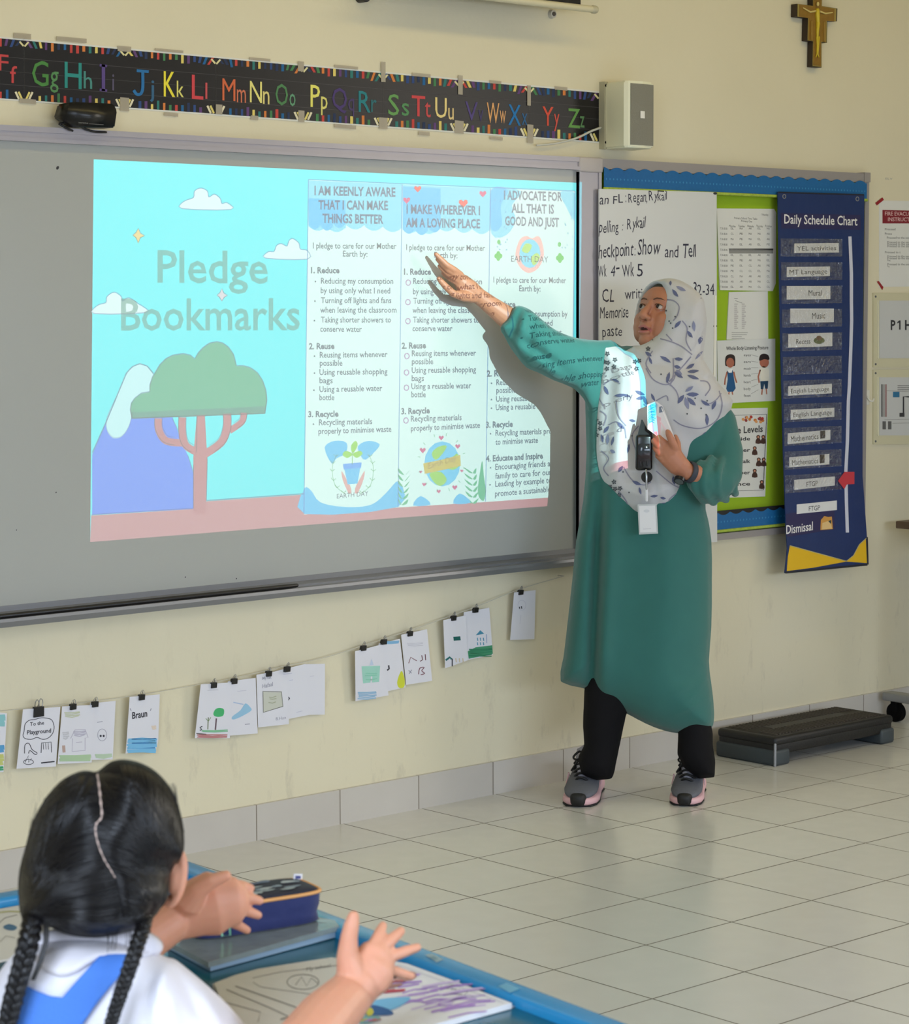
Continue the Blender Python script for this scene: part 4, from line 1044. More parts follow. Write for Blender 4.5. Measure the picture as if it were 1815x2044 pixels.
# ---------------------------------------------------------------- drawings on the string
SHT = mat('drawing_paper', (222, 222, 230), .75, var=.015, vscale=12)
def dcol(r, g, b): return ink((r, g, b), .8)
DR = []
def drawing(quad, name_label, draw, off):
    y0 = min(p[1] for p in quad); y1 = max(p[1] for p in quad)
    fn = lambda px, py, l: at(px, py, y=-(off - .01*(py - y0)/(y1 - y0) + l*.0003))
    mb = MB(); mb.prism([fn(x, y, 0) for x, y in quad], (0, .0006, 0), SHT)
    cv = Canvas(mb, fn)
    if draw: draw(cv)
    tag(mb.build('drawing'), name_label, 'drawing', 'childrens drawings hung along the string')
BL, GN, PNC, RED = dcol(90, 158, 206), dcol(60, 160, 110), dcol(150, 150, 166), dcol(150, 80, 80)
DKP = dcol(50, 50, 60)
def scrib(cv, x0, y0, x1, y1, m, n=8, w=2, seed=1):
    r = random.Random(seed)
    for i in range(n):
        y = y0 + (y1-y0)*(i + .5)/n
        cv.stroke([(x0 + r.uniform(0, 3), y + r.uniform(-1, 1)), ((x0+x1)/2, y + r.uniform(-1.5, 1.5)), (x1 - r.uniform(0, 3), y + r.uniform(-2, 1))], w, m, l=1 + i % 3)
def d1(c): scrib(c, -30, 1427, 11, 1450, dcol(140, 196, 200), 6, 5); scrib(c, -30, 1488, 9, 1502, BL, 5, 4); scrib(c, -30, 1506, 8, 1528, dcol(196, 200, 120), 5, 5); scrib(c, -30, 1530, 7, 1538, GN, 3, 3)
def d2(c):
    cl = smoothp([(48, 1460), (50, 1446), (58, 1438), (70, 1436), (82, 1433), (96, 1434), (104, 1438), (108, 1450), (106, 1462), (98, 1472), (86, 1476), (74, 1472), (62, 1476), (50, 1474), (46, 1468)], 3)
    c.stroke(cl, 1.3, DKP, True); c.text('To the', 60, 1449, 88, 1446, 7, DKP, .015); c.text('Playground', 54, 1466, 102, 1462, 8, DKP, .02)
    c.stroke(smoothp([(49, 1504), (50, 1487), (58, 1484), (64, 1496), (74, 1503), (70, 1506), (60, 1498), (57, 1504)], 3, False), 1.4, DKP)
    c.stroke([(82, 1503), (83, 1483), (102, 1481), (103, 1502)], 1.4, DKP)
    for x in (86, 91, 96): c.stroke([(x, 1483), (x + 1, 1496)], 1, DKP)
    c.stroke(circ(57, 1521, 10, 5), 1.2, DKP, True); c.stroke([(50, 1522), (57, 1508), (57, 1522), (63, 1514)], 1.2, DKP); c.stroke([(82, 1523), (109, 1520)], 2.5, DKP)
def d3(c):
    scrib(c, 118, 1507, 182, 1520, dcol(176, 202, 164), 7, 3); scrib(c, 128, 1420, 160, 1432, dcol(196, 200, 170), 4, 2)
    P = dcol(190, 186, 202); c.stroke([(144, 1500), (145, 1474), (141, 1474), (150, 1457), (170, 1456), (176, 1472), (170, 1473), (170, 1498)], 1.5, P, True); scrib(c, 146, 1458, 172, 1470, P, 4, 2); c.stroke([(152, 1482), (164, 1481)], 1.5, P)
    c.stroke([(128, 1502), (127, 1488)], 6, dcol(186, 160, 150)); scrib(c, 124, 1460, 138, 1476, dcol(200, 200, 206), 4, 3)
def d4(c): scrib(c, 189, 1505, 224, 1513, dcol(186, 206, 180), 4, 3); c.stroke(circ(204, 1467, 9, 12), 1, PNC, True); [c.poly(circ(x, 1469, 2.2, 2.4, 8), DKP) for x in (201, 207)]; c.stroke([(194, 1442), (205, 1440)], 1.2, PNC)
def d5(c):
    scrib(c, 253, 1474, 314, 1502, dcol(120, 186, 226), 9, 4, 2); scrib(c, 262, 1474, 312, 1494, dcol(66, 130, 190), 5, 2.5, 4); c.text('Braun', 264, 1435, 294, 1430, 13, DKP, .025)
    c.stroke([(302, 1414), (300, 1419)], 1.5, PNC); c.stroke([(260, 1414), (262, 1419)], 1.5, PNC); scrib(c, 302, 1448, 312, 1456, dcol(222, 206, 190), 3, 3)
def d6(c):
    scrib(c, 393, 1466, 455, 1472, dcol(190, 130, 130), 4, 2, 3); scrib(c, 402, 1457, 455, 1461, dcol(130, 190, 150), 3, 2); c.stroke([(430, 1457), (432, 1434)], 3, dcol(110, 90, 100))
    c.poly(smoothp([(426, 1424), (430, 1416), (438, 1413), (447, 1416), (446, 1428), (436, 1431), (428, 1429)], 3), dcol(70, 176, 110)); c.stroke([(415, 1456), (416, 1432)], 2, dcol(120, 130, 100)); c.stroke([(411, 1434), (416, 1440), (421, 1432)], 1.5, dcol(120, 150, 100))
    c.stroke([(404, 1450), (399, 1452), (403, 1456), (399, 1458)], 2, DKP); c.stroke([(392, 1464), (412, 1466)], 2.2, dcol(100, 90, 90)); c.stroke([(414, 1378), (436, 1377)], 1.4, dcol(200, 200, 208))
def d7(c):
    c.poly(smoothp([(464, 1430), (480, 1418), (490, 1404), (500, 1412), (502, 1418), (490, 1426), (474, 1434), (464, 1436)], 3), dcol(150, 194, 222)); c.stroke([(466, 1402), (486, 1406)], 2, dcol(170, 190, 220)); c.stroke([(474, 1380), (492, 1378)], 1.2, dcol(200, 200, 214)); c.stroke([(489, 1446), (499, 1445)], 1.4, PNC)
def d8(c):
    c.text('My cat', 524, 1357, 542, 1354, 6, PNC, .01); c.text('Hafsal', 524, 1374, 545, 1369, 8, PNC, .01)
    q = [(525, 1380), (562, 1381), (565, 1410), (526, 1422)]; c.poly(q, dcol(200, 202, 190)); c.stroke(q, 1.6, dcol(110, 112, 104), True, l=2); scrib(c, 536, 1386, 552, 1404, dcol(170, 174, 150), 5, 2); c.text('B.Hon', 551, 1438, 571, 1435, 6, PNC)
def d9(c): c.stroke([(566, 1346), (583, 1344)], 1.4, dcol(196, 196, 214)); c.stroke([(578, 1358), (585, 1357)], 1.4, dcol(196, 196, 214)); c.stroke([(574, 1390), (578, 1394), (575, 1398)], 2.5, DKP); c.stroke([(592, 1422), (604, 1419)], 1.3, dcol(200, 200, 214))
def d10(c): c.stroke([(619, 1350), (627, 1349)], 1.3, dcol(204, 204, 218))
def d11(c):
    c.poly([(722, 1330), (759, 1329), (757, 1361), (725, 1364)], dcol(160, 212, 196)); c.stroke([(741, 1364), (742, 1350)], 3, SHT, l=2); c.poly([(738, 1328), (742, 1315), (746, 1327)], dcol(190, 204, 226)); scrib(c, 714, 1380, 752, 1396, dcol(150, 186, 214), 5, 2.5); scrib(c, 728, 1338, 754, 1358, dcol(140, 204, 180), 5, 2, 6)
def d12(c): c.poly(smoothp([(793, 1362), (798, 1345), (803, 1340), (808, 1356), (807, 1371), (797, 1373)], 3), dcol(206, 212, 60)); c.stroke([(776, 1328), (777, 1335), (773, 1338)], 3, DKP); scrib(c, 764, 1284, 797, 1280, dcol(130, 180, 216), 3, 3)
def d13(c):
    c.stroke([(816, 1324), (820, 1312), (832, 1319)], 1.6, dcol(130, 90, 100)); c.stroke([(842, 1308), (844, 1317), (839, 1320)], 1.8, dcol(110, 70, 80)); c.stroke([(849, 1306), (850, 1318)], 1.8, dcol(110, 70, 80))
    c.stroke(smoothp([(836, 1346), (838, 1334), (847, 1332), (842, 1339), (848, 1344), (840, 1347)], 3, False), 1.7, dcol(120, 70, 84)); c.stroke([(816, 1338), (822, 1344)], 1.6, PNC); c.stroke([(822, 1337), (817, 1345)], 1.6, PNC); scrib(c, 812, 1282, 845, 1290, dcol(198, 198, 208), 3, 1)
def d14(c): c.poly([(905, 1271), (919, 1270), (920, 1278), (906, 1279)], dcol(20, 96, 90)); c.stroke([(890, 1318), (898, 1312), (902, 1316)], 4, dcol(40, 110, 110)); c.stroke([(903, 1315), (903, 1330)], 2.2, dcol(50, 50, 60)); [c.stroke([(x, 1314), (x + 1, 1322)], 2, dcol(206, 190, 160)) for x in (910, 917, 924)]
def d15(c):
    c.poly([(934, 1300), (950, 1292), (983, 1288), (984, 1305), (936, 1315)], dcol(70, 150, 110)); scrib(c, 936, 1294, 983, 1312, dcol(46, 128, 92), 6, 2); c.poly([(950, 1268), (959, 1258), (967, 1265)], dcol(70, 140, 170))
    for k in range(6): c.stroke([(953 + k % 3*6, 1273 + k//3*9), (954 + k % 3*6, 1279 + k//3*9)], 2, dcol(84, 150, 180))
    c.stroke([(971, 1266), (972, 1284)], 1.5, dcol(140, 160, 200))
def d16(c): c.stroke([(1037, 1211), (1038, 1215)], 2, DKP); c.stroke([(1041, 1210), (1042, 1215)], 2, DKP); c.stroke(circ(1042, 1208, 8, 10), .8, dcol(200, 200, 214), True); c.stroke([(1040, 1228), (1038, 1246)], 1, dcol(204, 204, 216))
for q, lb, d, o in (([(-60, 1415), (14, 1424), (7, 1541), (-66, 1545)], 'drawing with teal and yellow bands cut by the left edge of the photo', d1, .026),
    ([(46, 1416), (120.5, 1411), (111.5, 1530), (33, 1534.5)], 'drawing with a cloud reading To the Playground', d2, .031), ([(124, 1410), (190, 1407), (183, 1522), (115, 1525)], 'drawing of a faint grey house on pale green grass', d3, .029), ([(180, 1404), (231, 1399), (225, 1516), (176, 1517)], 'drawing of a faint face with two dark eyes, right of the faint house drawing', d4, .025),
    ([(259, 1391), (319, 1386), (316, 1480), (311, 1497), (251, 1504)], 'drawing with one dark lettered word above blue water', d5, .03), ([(401, 1366), (462.5, 1362), (459, 1473.5), (389, 1473.5)], 'drawing of a bright green tree above a red line', d6, .03), ([(455, 1360), (510.5, 1353), (514.6, 1464), (452, 1469)], 'drawing of a pale blue boat right of the green tree', d7, .026),
    ([(512, 1347), (548.5, 1340.5), (575, 1358), (577, 1445.5), (515.5, 1452)], 'drawing with a greenish framed square and a folded corner', d8, .029), ([(549, 1340), (610, 1325), (620, 1426.5), (566, 1437)], 'nearly blank drawing right of the framed square', d9, .025), ([(606, 1326), (649, 1325), (648.5, 1426.5), (606, 1427)], 'blank sheet at the right end of the group of five drawings', d10, .021),
    ([(709, 1300), (762, 1286.5), (776, 1388), (710, 1399.5)], 'drawing of a mint green building', d11, .03), ([(756, 1285), (798.5, 1275), (810, 1372), (768, 1381)], 'drawing with a yellow patch in its lower right corner', d12, .026), ([(801, 1267), (852.6, 1256), (863, 1359), (811, 1367)], 'drawing with four brown and grey signs', d13, .03),
    ([(885, 1238), (930.6, 1228), (934, 1318), (889, 1334)], 'drawing with a dark green block in the middle', d14, .03), ([(926, 1222), (977, 1213), (984, 1307), (926, 1319)], 'drawing of a blue house on green ground', d15, .026), ([(1026.6, 1182.6), (1069.5, 1178), (1067, 1276), (1018.7, 1277.5)], 'single drawing nearest the woman', d16, .03)):
    drawing(q, lb, d, o)
sp_ = [(-60, 1424), (78, 1412), (147, 1404), (191, 1399), (284, 1386), (428, 1361), (469, 1353), (538, 1337), (575, 1328), (650, 1312), (727, 1288), (768, 1275), (820, 1258), (907, 1227), (951, 1211), (1041, 1175), (1126, 1150)]
mb = MB().tube(smoothp([tuple(at(x, y, y=-.026)) for x, y in sp_], 3, False), .0011, mat('string', (196, 192, 178), .8), 6)
e = at(1126, 1150, y=-.026); mb.tube([e, V((e.x, .0, e.z))], .0012, MATS['string'], 6); e = at(-60, 1424, y=-.026); mb.tube([e, V((e.x, .0, e.z))], .0012, MATS['string'], 6)
tag(mb.build('string'), 'thin pale string stretched below the whiteboard carrying the drawings', 'string')
CLIPM, WIRE = mat('clip_black', (18, 18, 20), .4), mat('clip_wire', (150, 150, 150), .3, .9)
def clip(px, py, s, label):
    c = at(px, py, y=-.034)
    t = thing('binder_clip', label, 'binder clip', tuple(c), 'binder clips on the string')
    mb = MB(); w, h = .0085*s, .0075*s
    mb.prism([c + V((-w*.92, -.003, h)), c + V((w*.92, -.003, h)), c + V((w, .0, -h)), c + V((-w, .0, -h))], (0, .012, 0), CLIPM); mb.build('clip_body', t)
    for sg in (-1, 1):
        mb = MB(); mb.tube(smoothp([tuple(c + V(p)) for p in ((sg*w*.2, .003, h*.9), (sg*w*.15, -.001 + sg*.003, h*1.8), (sg*w*.5, -.001 + sg*.004, h*2.5), (sg*w*.9, -.001 + sg*.004, h*2.0), (sg*w*.75, .002, h*.9))], 4, False), .0007*s, WIRE, 6); mb.build('wire_handle', t)
    return t
c0 = clip(147, 1411, 1.0, 'black binder clip holding the faint house drawing')
for x, y, l in ((191, 1406, 'faint face drawing'), (284, 1392, 'blue water drawing'), (428, 1368, 'green tree drawing'), (469, 1360, 'blue boat drawing'), (538, 1345, 'framed square drawing'), (575, 1336, 'nearly blank drawing'), (727, 1294, 'mint green building drawing'),
        (768, 1281.5, 'yellow patch drawing'), (820, 1265, 'drawing of four signs'), (907, 1234, 'dark green block drawing'), (951, 1218, 'blue house drawing'), (1041, 1182.5, 'single drawing nearest the woman')):
    copy_thing(c0, tuple(at(x, y, y=-.034)), 'black binder clip holding the ' + l)
clip(78, 1421, 1.75, 'large black binder clip holding the To the Playground drawing')

# ---------------------------------------------------------------- step platform and trolley table
st = thing('step_platform', 'black exercise step platform on the floor behind the woman', 'step platform', (1.85, -.19, 0))
sx0, sx1, sy0, sy1, sh = 1.545, 2.165, -.315, -.065, .094
SB, SG = mat('step_black', (20, 20, 22), .5, bump=.1, bscale=200), mat('step_grey', (58, 66, 70), .55)
mb = MB().rbox((sx0, sy0, sh-.03), (sx1, sy1, sh), SB, .012, 3)
mb.rbox((sx0+.004, sy0+.004, .034), (sx1-.004, sy1-.004, sh-.02), SB, .008, 2); mb.build('deck', st)
mb = MB(); RB = mat('step_rubber', (48, 43, 38), .75)
mb.rbox((sx0+.02, sy0+.018, sh-.004), (sx1-.02, sy1-.018, sh+.0015), RB, .002, 1)
for i in range(34):
    x = sx0 + .035 + i*.0165
    for y0_, y1_ in ((sy0+.024, -.215), (-.165, sy1-.024)):
        if .25 > abs(x - 1.85) or True: mb.box((x, y0_, sh), (x+.006, y1_, sh+.0042), mat('step_rib', (70, 63, 56), .7))
mb.box((1.66, -.212, sh), (2.05, -.168, sh+.003), mat('step_band', (62, 60, 56), .7)); mb.build('tread', st)
def foot(x0, x1, lb):
    mb = MB(); mb.rbox((x0, sy0-.003, 0), (x1, sy1+.003, .052), SG, .01, 3); return mb.build('foot_block', st, label=lb)
foot(sx0-.003, sx0+.075, 'dark grey foot block at the near end'); foot(sx1-.07, sx1+.003, 'dark grey foot block at the far end')
MB().rbox((sx0-.0055, sy0-.0055, .0), (sx0+.002, sy0+.002, sh-.018), mat('step_seam', (150, 152, 156), .3), .0025, 2).build('corner_strip', st)
xt = at(1788, 1045, y=-.06).x; ztt = at(1788, 1040, y=-.06).z
tb = thing('mobile_table', 'brown topped mobile table cut by the right edge of the photo', 'table', (xt + .6, -.3, 0))
MB().rbox((xt, -.56, ztt-.026), (xt+1.2, -.06, ztt), mat('wood_brown', (96, 74, 56), .5, var=.15, vscale=14), .003).build('tabletop', tb)
GL = mat('leg_grey', (150, 152, 154), .35, .5)
for fx in (at(1768, 1390, y=-.05).x, xt + 1.05):
    mb = MB().rbox((fx, -.6, .075), (fx+.05, -.035, .105), GL, .004); mb.rbox((fx+.005, -.34, .1), (fx+.045, -.28, ztt-.026), GL, .004); mb.build('leg', tb)
    for cy in (-.075, -.56):
        mb = MB().cyl((fx+.018, cy, .034), (fx+.042, cy, .034), .034, BLACKM, 24); mb.rbox((fx+.012, cy-.014, .03), (fx+.048, cy+.014, .078), BLACKM, .005); mb.build('castor', tb)
# ---------------------------------------------------------------- shaping tools for people and cloth
import numpy as np
def remesh(mb, vox, smooth=2, m=None, sm=.5):
    """fuse all shapes of mb into one continuous skin"""
    me = bpy.data.meshes.new('tmp'); me.from_pydata(mb.v, [], mb.f); me.update()
    bm = bmesh.new(); bm.from_mesh(me); bmesh.ops.recalc_face_normals(bm, faces=bm.faces); bm.to_mesh(me); bm.free()
    o = bpy.data.objects.new('tmp', me); COL.objects.link(o)
    r = o.modifiers.new('r', 'REMESH'); r.mode = 'VOXEL'; r.voxel_size = vox; r.adaptivity = 0
    if smooth:
        s = o.modifiers.new('s', 'SMOOTH'); s.factor = sm; s.iterations = smooth
    dg = bpy.context.evaluated_depsgraph_get(); ev = o.evaluated_get(dg); e = ev.to_mesh()
    out = MB(); out.add([v.co.copy() for v in e.vertices], [tuple(p.vertices) for p in e.polygons], m or mb.ms[0], True)
    ev.to_mesh_clear(); bpy.data.objects.remove(o); bpy.data.meshes.remove(me)
    return out
def polydist(pts, poly):
    P = np.array(pts, float); A = np.array(poly, float); B = np.roll(A, -1, 0); best = np.full(len(P), 1e9)
    for a, b in zip(A, B):
        ab = b - a; t = np.clip(((P - a) @ ab)/max(ab @ ab, 1e-9), 0, 1)
        best = np.minimum(best, np.hypot(*(P - a - t[:, None]*ab).T))
    return best
def inside(pts, poly):
    P = np.array(pts, float); A = np.array(poly, float); r = np.zeros(len(P), bool); j = len(A) - 1
    for i in range(len(A)):
        c = (A[i, 1] > P[:, 1]) != (A[j, 1] > P[:, 1])
        with np.errstate(divide='ignore', invalid='ignore'):
            r ^= c & (P[:, 0] < (A[j, 0] - A[i, 0])*(P[:, 1] - A[i, 1])/(A[j, 1] - A[i, 1]) + A[i, 0])
        j = i
    return r
def resample(poly, step):
    out = []
    for i in range(len(poly)):
        a, b = poly[i], poly[(i+1) % len(poly)]; n = max(1, int(math.hypot(b[0]-a[0], b[1]-a[1])/step))
        out += [(a[0] + (b[0]-a[0])*k/n, a[1] + (b[1]-a[1])*k/n) for k in range(n)]
    return out
def trigrid(outl, step):
    O = resample(outl, step)
    if sum(O[i-1][0]*O[i][1] - O[i][0]*O[i-1][1] for i in range(len(O))) < 0: O = O[::-1]
    A = np.array(O); g = []; r = 0; y = A[:, 1].min()
    while y < A[:, 1].max():
        x = A[:, 0].min() + (step/2 if r % 2 else 0)
        while x < A[:, 0].max(): g.append((x, y)); x += step
        y += step*.87; r += 1
    g = np.array(g); g = g[inside(g, O)]; g = g[polydist(g, O) > step*.6] if len(g) else g
    vs = [V(p) for p in O] + [V(p) for p in g]
    cd = delaunay_2d_cdt(vs, [], [list(range(len(O)))], 1, 1e-4)
    return [(v.x, v.y) for v in cd[0]], [tuple(f) for f in cd[2]], O
def inflate(mb, outl, R, tf, tb, m, wp, dc=lambda x, y: 0, extra=None, step=7):
    """closed rounded volume whose silhouette is outl; wp(px, py, depth) places points"""
    P, T, O = trigrid(outl, step)
    d = polydist(P, O); n = len(P); on = d < .05
    t = np.minimum(d/R, 1); pr = np.sqrt(np.maximum(0, 1 - (1 - t)**2))
    vs = [wp(x, y, dc(x, y) - tf*pr[i] - (extra(x, y)*pr[i] if extra else 0)) for i, (x, y) in enumerate(P)]
    bk = {}
    for i, (x, y) in enumerate(P):
        if not on[i]: bk[i] = len(vs); vs.append(wp(x, y, dc(x, y) + tb*pr[i]))
        else: bk[i] = i
    fs = [t_ for t_ in T] + [tuple(bk[i] for i in reversed(t_)) for t_ in T if not all(on[i] for i in t_)]
    mb.add(vs, fs, m, True); return mb
def drape(mb, outl, bvh, m, off=.0012, step=3, thick=0, origin=None):
    """patch laid on a surface (seen from the camera side)"""
    P, T, O = trigrid(outl, step) if step else (list(outl), [tuple(t) for t in tessellate_polygon([[V((p[0], p[1], 0)) for p in outl]])], outl)
    vs = []; ok = []
    for x, y in P:
        d = ray(x, y).normalized(); h = bvh.ray_cast(CP, d)
        ok.append(h[0] is not None); vs.append((h[0] - d*off) if h[0] is not None else CP)
    fs = []
    for t in T:
        if all(ok[i] for i in t):
            ds = [(vs[i] - CP).length for i in t]
            if max(ds) - min(ds) < .05: fs.append(t)
    if not fs: return mb
    us = sorted({i for t in fs for i in t}); ix = {v: k for k, v in enumerate(us)}; vs = [vs[i] for i in us]; fs = [tuple(ix[i] for i in t) for t in fs]
    if thick:
        n = len(vs); bk = [v + (v - CP).normalized()*thick for v in vs]
        ed = {}
        for t in fs:
            for i in range(3):
                e = (t[i], t[(i+1) % 3]); ed[tuple(sorted(e))] = None if tuple(sorted(e)) in ed else e
        side = [(e[1], e[0], e[0] + n, e[1] + n) for e in ed.values() if e]
        mb.add(vs + bk, fs + [tuple(i + n for i in reversed(t)) for t in fs] + side, m, True)
    else: mb.add(vs, fs, m, True)
    return mb
def strokepoly(pts, w):
    k = len(pts); L, R = [], []
    for i in range(k):
        a, b = pts[max(0, i-1)], pts[min(k-1, i+1)]; q = math.hypot(b[0]-a[0], b[1]-a[1]) or 1
        ww = w[i] if hasattr(w, '__len__') else w
        nx, ny = -(b[1]-a[1])/q*ww/2, (b[0]-a[0])/q*ww/2
        L.append((pts[i][0]+nx, pts[i][1]+ny)); R.append((pts[i][0]-nx, pts[i][1]-ny))
    return L + R[::-1]
def lerp(a, b, t): return a + (b - a)*max(0, min(1, t))

# ---------------------------------------------------------------- the woman
DW = 7.02
def W(px, py, dd=0): return at(px, py, d=DW + dd)
SKIN = mat('skin_woman', (180, 120, 92), .5, var=.05, vscale=30, sub=.12)
LIPS = mat('lips', (178, 104, 96), .4)
wo = thing('person', 'woman in green tunic and patterned white headscarf pointing at the slide', 'person', tuple(at(1290, 1590, z=0)))
HF = -FW.copy(); HF.z = 0; HF.normalize(); RH = V((RT.x, RT.y, 0)).normalized(); Z = V((0, 0, 1))
ya, pa = math.radians(41), math.radians(17)
Fh0 = (-RH*math.sin(ya) + HF*math.cos(ya)); Fh = Fh0*math.cos(pa) + Z*math.sin(pa); Uh = Z*math.cos(pa) - Fh0*math.sin(pa)
Xh = Fh.cross(Uh).normalized()                   # her right
HC = W(1330, 637, .03)
MH = Matrix((Xh, Fh, Uh)).transposed()
def H(x, y, z): return HC + MH @ V((x, y, z))
body = MB()
def he(c, r, **k): body.ell(H(*c), r, SKIN, MH, **k)
he((0, -.01, .028), (.071, .09, .083)); he((0, .03, -.028), (.062, .066, .082)); he((0, .042, .03), (.064, .052, .06))
he((0, .074, -.09), (.026, .024, .021)); he((0, .04, -.075), (.045, .05, .03))
for s in (-1, 1):
    he((s*.036, .063, -.024), (.028, .027, .028)); he((s*.032, .05, -.06), (.031, .036, .032)); he((s*.0345, .057, -.043), (.031, .0315, .032)); he((s*.0125, .104, -.0275), (.0095, .012, .008)); he((s*.026, .078, .033), (.02, .012, .007))
    he((s*.03, .083, .012), (.014, .009, .0095), nu=16, nv=10)
    body.tube([H(s*.017, .088, .0165), H(s*.025, .0925, .0205), H(s*.034, .0905, .0205), H(s*.044, .082, .0155)], .0026, SKIN, 8); body.tube([H(s*.018, .0885, .0075), H(s*.03, .0905, .0035), H(s*.043, .0825, .0075)], .0024, SKIN, 8)
body.tube([H(0, .088, .026), H(0, .099, .004), H(0, .1135, -.014), H(0, .1175, -.0235)], [.009, .0098, .012, .0125], SKIN, 12)
he((0, .094, -.045), (.021, .012, .012)); he((0, .097, -.0535), (.025, .011, .0068)); he((0, .0955, -.069), (.022, .0115, .0075)); he((0, .085, -.078), (.02, .012, .012))
body.tube([H(0, -.02, -.05), H(0, -.035, -.12), W(1338, 745, .03)], [.052, .054, .07], SKIN, 16)
# torso core, legs and arms of the one continuous figure (mostly under the clothes)
body.tube([W(1330, 740, .02), W(1318, 800, .01), W(1312, 900, .01), W(1300, 1000, .01), W(1290, 1090, .01)], [.085, .12, .125, .125, .13], SKIN, 20, flat=(HF, .72))
body.tube([W(1255, 1080, 0), W(1232, 1250, 0), W(1205, 1400, 0), W(1200, 1525, .0)], [.08, .06, .042, .028], SKIN, 14)
body.tube([W(1335, 1080, 0), W(1355, 1250, 0), W(1385, 1400, 0), W(1392, 1525, .0)], [.08, .06, .042, .028], SKIN, 14)
A = lambda px, py, y: at(px, py, y=y)
arm = [W(1270, 750, .0), A(1205, 738, -.235), A(1130, 716, -.2), A(1068, 684, -.15), A(1013, 634, -.1), A(978, 608, -.081), A(955, 590, -.072)]
body.tube(arm, [.06, .055, .046, .041, .034, .027, .0235], SKIN, 16)
body.tube([A(955, 590, -.072), A(940, 577, -.067), A(922, 563, -.06)], [.0235, .026, .025], SKIN, 14)
body.ell(A(930, 571, -.063), (.036, .02, .026), SKIN)
for tip, mid, base, r in (((870, 507), (892, 529), (920, 549), .0092), ((873, 517), (894, 538), (919, 556), .0094), ((877, 531), (895, 547), (918, 563), .009), ((884, 545), (899, 557), (919, 570), .008)):
    k = (tip[1] - 507)/38
    body.tube([A(*base, -.06 - .012*(1-k)), A((base[0]+mid[0])/2, (base[1]+mid[1])/2 - 1, -.059 - .022*(1-k)), A(*mid, -.054 - .024*(1-k)), A((tip[0]+mid[0])/2, (tip[1]+mid[1])/2, -.05 - .022*(1-k)), A(*tip, -.046 - .02*(1-k))], [r*1.15, r*1.1, r, r*.92, r*.7], SKIN, 10)
body.tube([A(948, 592, -.068), A(925, 591, -.076), A(905, 586, -.074), A(888, 570, -.07), A(876, 556, -.066)], [.02, .016, .0115, .01, .0075], SKIN, 10)
# left arm across the chest
body.tube([W(1390, 790, .02), W(1430, 845, .0), W(1444, 930, -.04), W(1436, 962, -.08), W(1412, 957, -.135), W(1385, 946, -.178), W(1370, 941, -.195)], [.055, .05, .043, .04, .034, .029, .0265], SKIN, 16)
body.tube([W(1370, 941, -.195), W(1354, 928, -.205), W(1340, 912, -.207), W(1330, 896, -.203)], [.0265, .032, .035, .03], SKIN, 14, flat=(HF, .72))
for k, (a, b, c) in enumerate((((1338, 893), (1318, 878), (1310, 866)), ((1333, 903), (1315, 889), (1306, 880)), ((1334, 914), (1317, 903), (1309, 894)), ((1340, 925), (1323, 917), (1314, 909)))):
    body.tube([W(*a, -.207), W(*b, -.212), W(*c, -.2), W(c[0] + 8, c[1] - 2, -.184), W(c[0] + 18, c[1], -.182)], [.0125, .0115, .0105, .0095, .008], SKIN, 10)
body.tube([W(1350, 908, -.205), W(1347, 892, -.222), W(1341, 879, -.23), W(1335, 866, -.232), W(1333, 861, -.231)], [.0155, .0125, .0112, .0098, .0075], SKIN, 10)
body.tube([W(1352, 900, -.2), W(1352, 884, -.196), W(1348, 872, -.19)], [.0135, .011, .0085], SKIN, 10)
body = remesh(body, .0028, 4, SKIN)
# eye sockets, mouth line, lips by position in the head's own frame
MI = MH.transposed(); li = body.mi(LIPS)
MOUTH = mat('mouth_dark', (70, 30, 30), .5); mi_ = body.mi(MOUTH)
loc = [MI @ (v - HC) for v in body.v]
for i, p in enumerate(loc):
    if p.y < .03 or abs(p.x) > .08 or abs(p.z) > .13: continue
    dv = 0
    for s in (-1, 1):
        q = ((p.x - s*.031)/.015)**2 + ((p.z - .013)/.0095)**2; dv -= .007*math.exp(-q)
    dv -= .006*math.exp(-((p.x/.0125)**2 + ((p.z + .061)/.0036)**2))
    for s in (-1, 1): dv -= .005*math.exp(-(((p.x - s*.0075)/.0035)**2 + ((p.z + .0325)/.003)**2)) if p.y > .085 else 0
    body.v[i] = body.v[i] + MH @ V((0, dv, 0))
for k, f in enumerate(body.f):
    c = sum((loc[i] for i in f), V())/len(f)
    if c.y > .07:
        w = 1 - (c.x/.021)**2
        if w > 0:
            if (c.x/.0135)**2 + ((c.z + .061)/.0042)**2 < 1: body.m[k] = mi_
            elif -.061 <= c.z < -.061 + .0115*w**.6 or -.061 - .0125*w**.6 < c.z < -.061: body.m[k] = li
bob = body.build('body', wo)
EYE = mat('eye_white', (184, 172, 164), .2); IRIS = mat('iris_brown', (34, 22, 18), .1); BROW = mat('brow_dark', (58, 40, 32), .8)
for s in (-1, 1):
    mb = MB().ell(H(s*.031, .0785, .0125), .0112, EYE, MH, 20, 14)
    g_ = V((.42, .88, .16)).normalized()*.0085; mb.ell(H(s*.031 + g_.x, .0795 + g_.y, .0125 + g_.z), (.0066, .005, .0064), IRIS, MH, 16, 10); mb.build('eye', wo)
    mb = MB().tube([H(s*.018, .0905, .0165), H(s*.025, .0945, .0195), H(s*.034, .0925, .0195), H(s*.044, .084, .015)], [.0009, .0011, .0011, .0007], BROW, 6); mb.build('eyelid', wo)
    mb = MB().tube([H(s*.013, .095, .0335), H(s*.024, .0945, .037), H(s*.035, .0885, .037), H(s*.044, .081, .0335)], [.0016, .0021, .0018, .0008], mat('eyebrow_brown', (92, 62, 48), .8), 8); mb.build('eyebrow', wo)
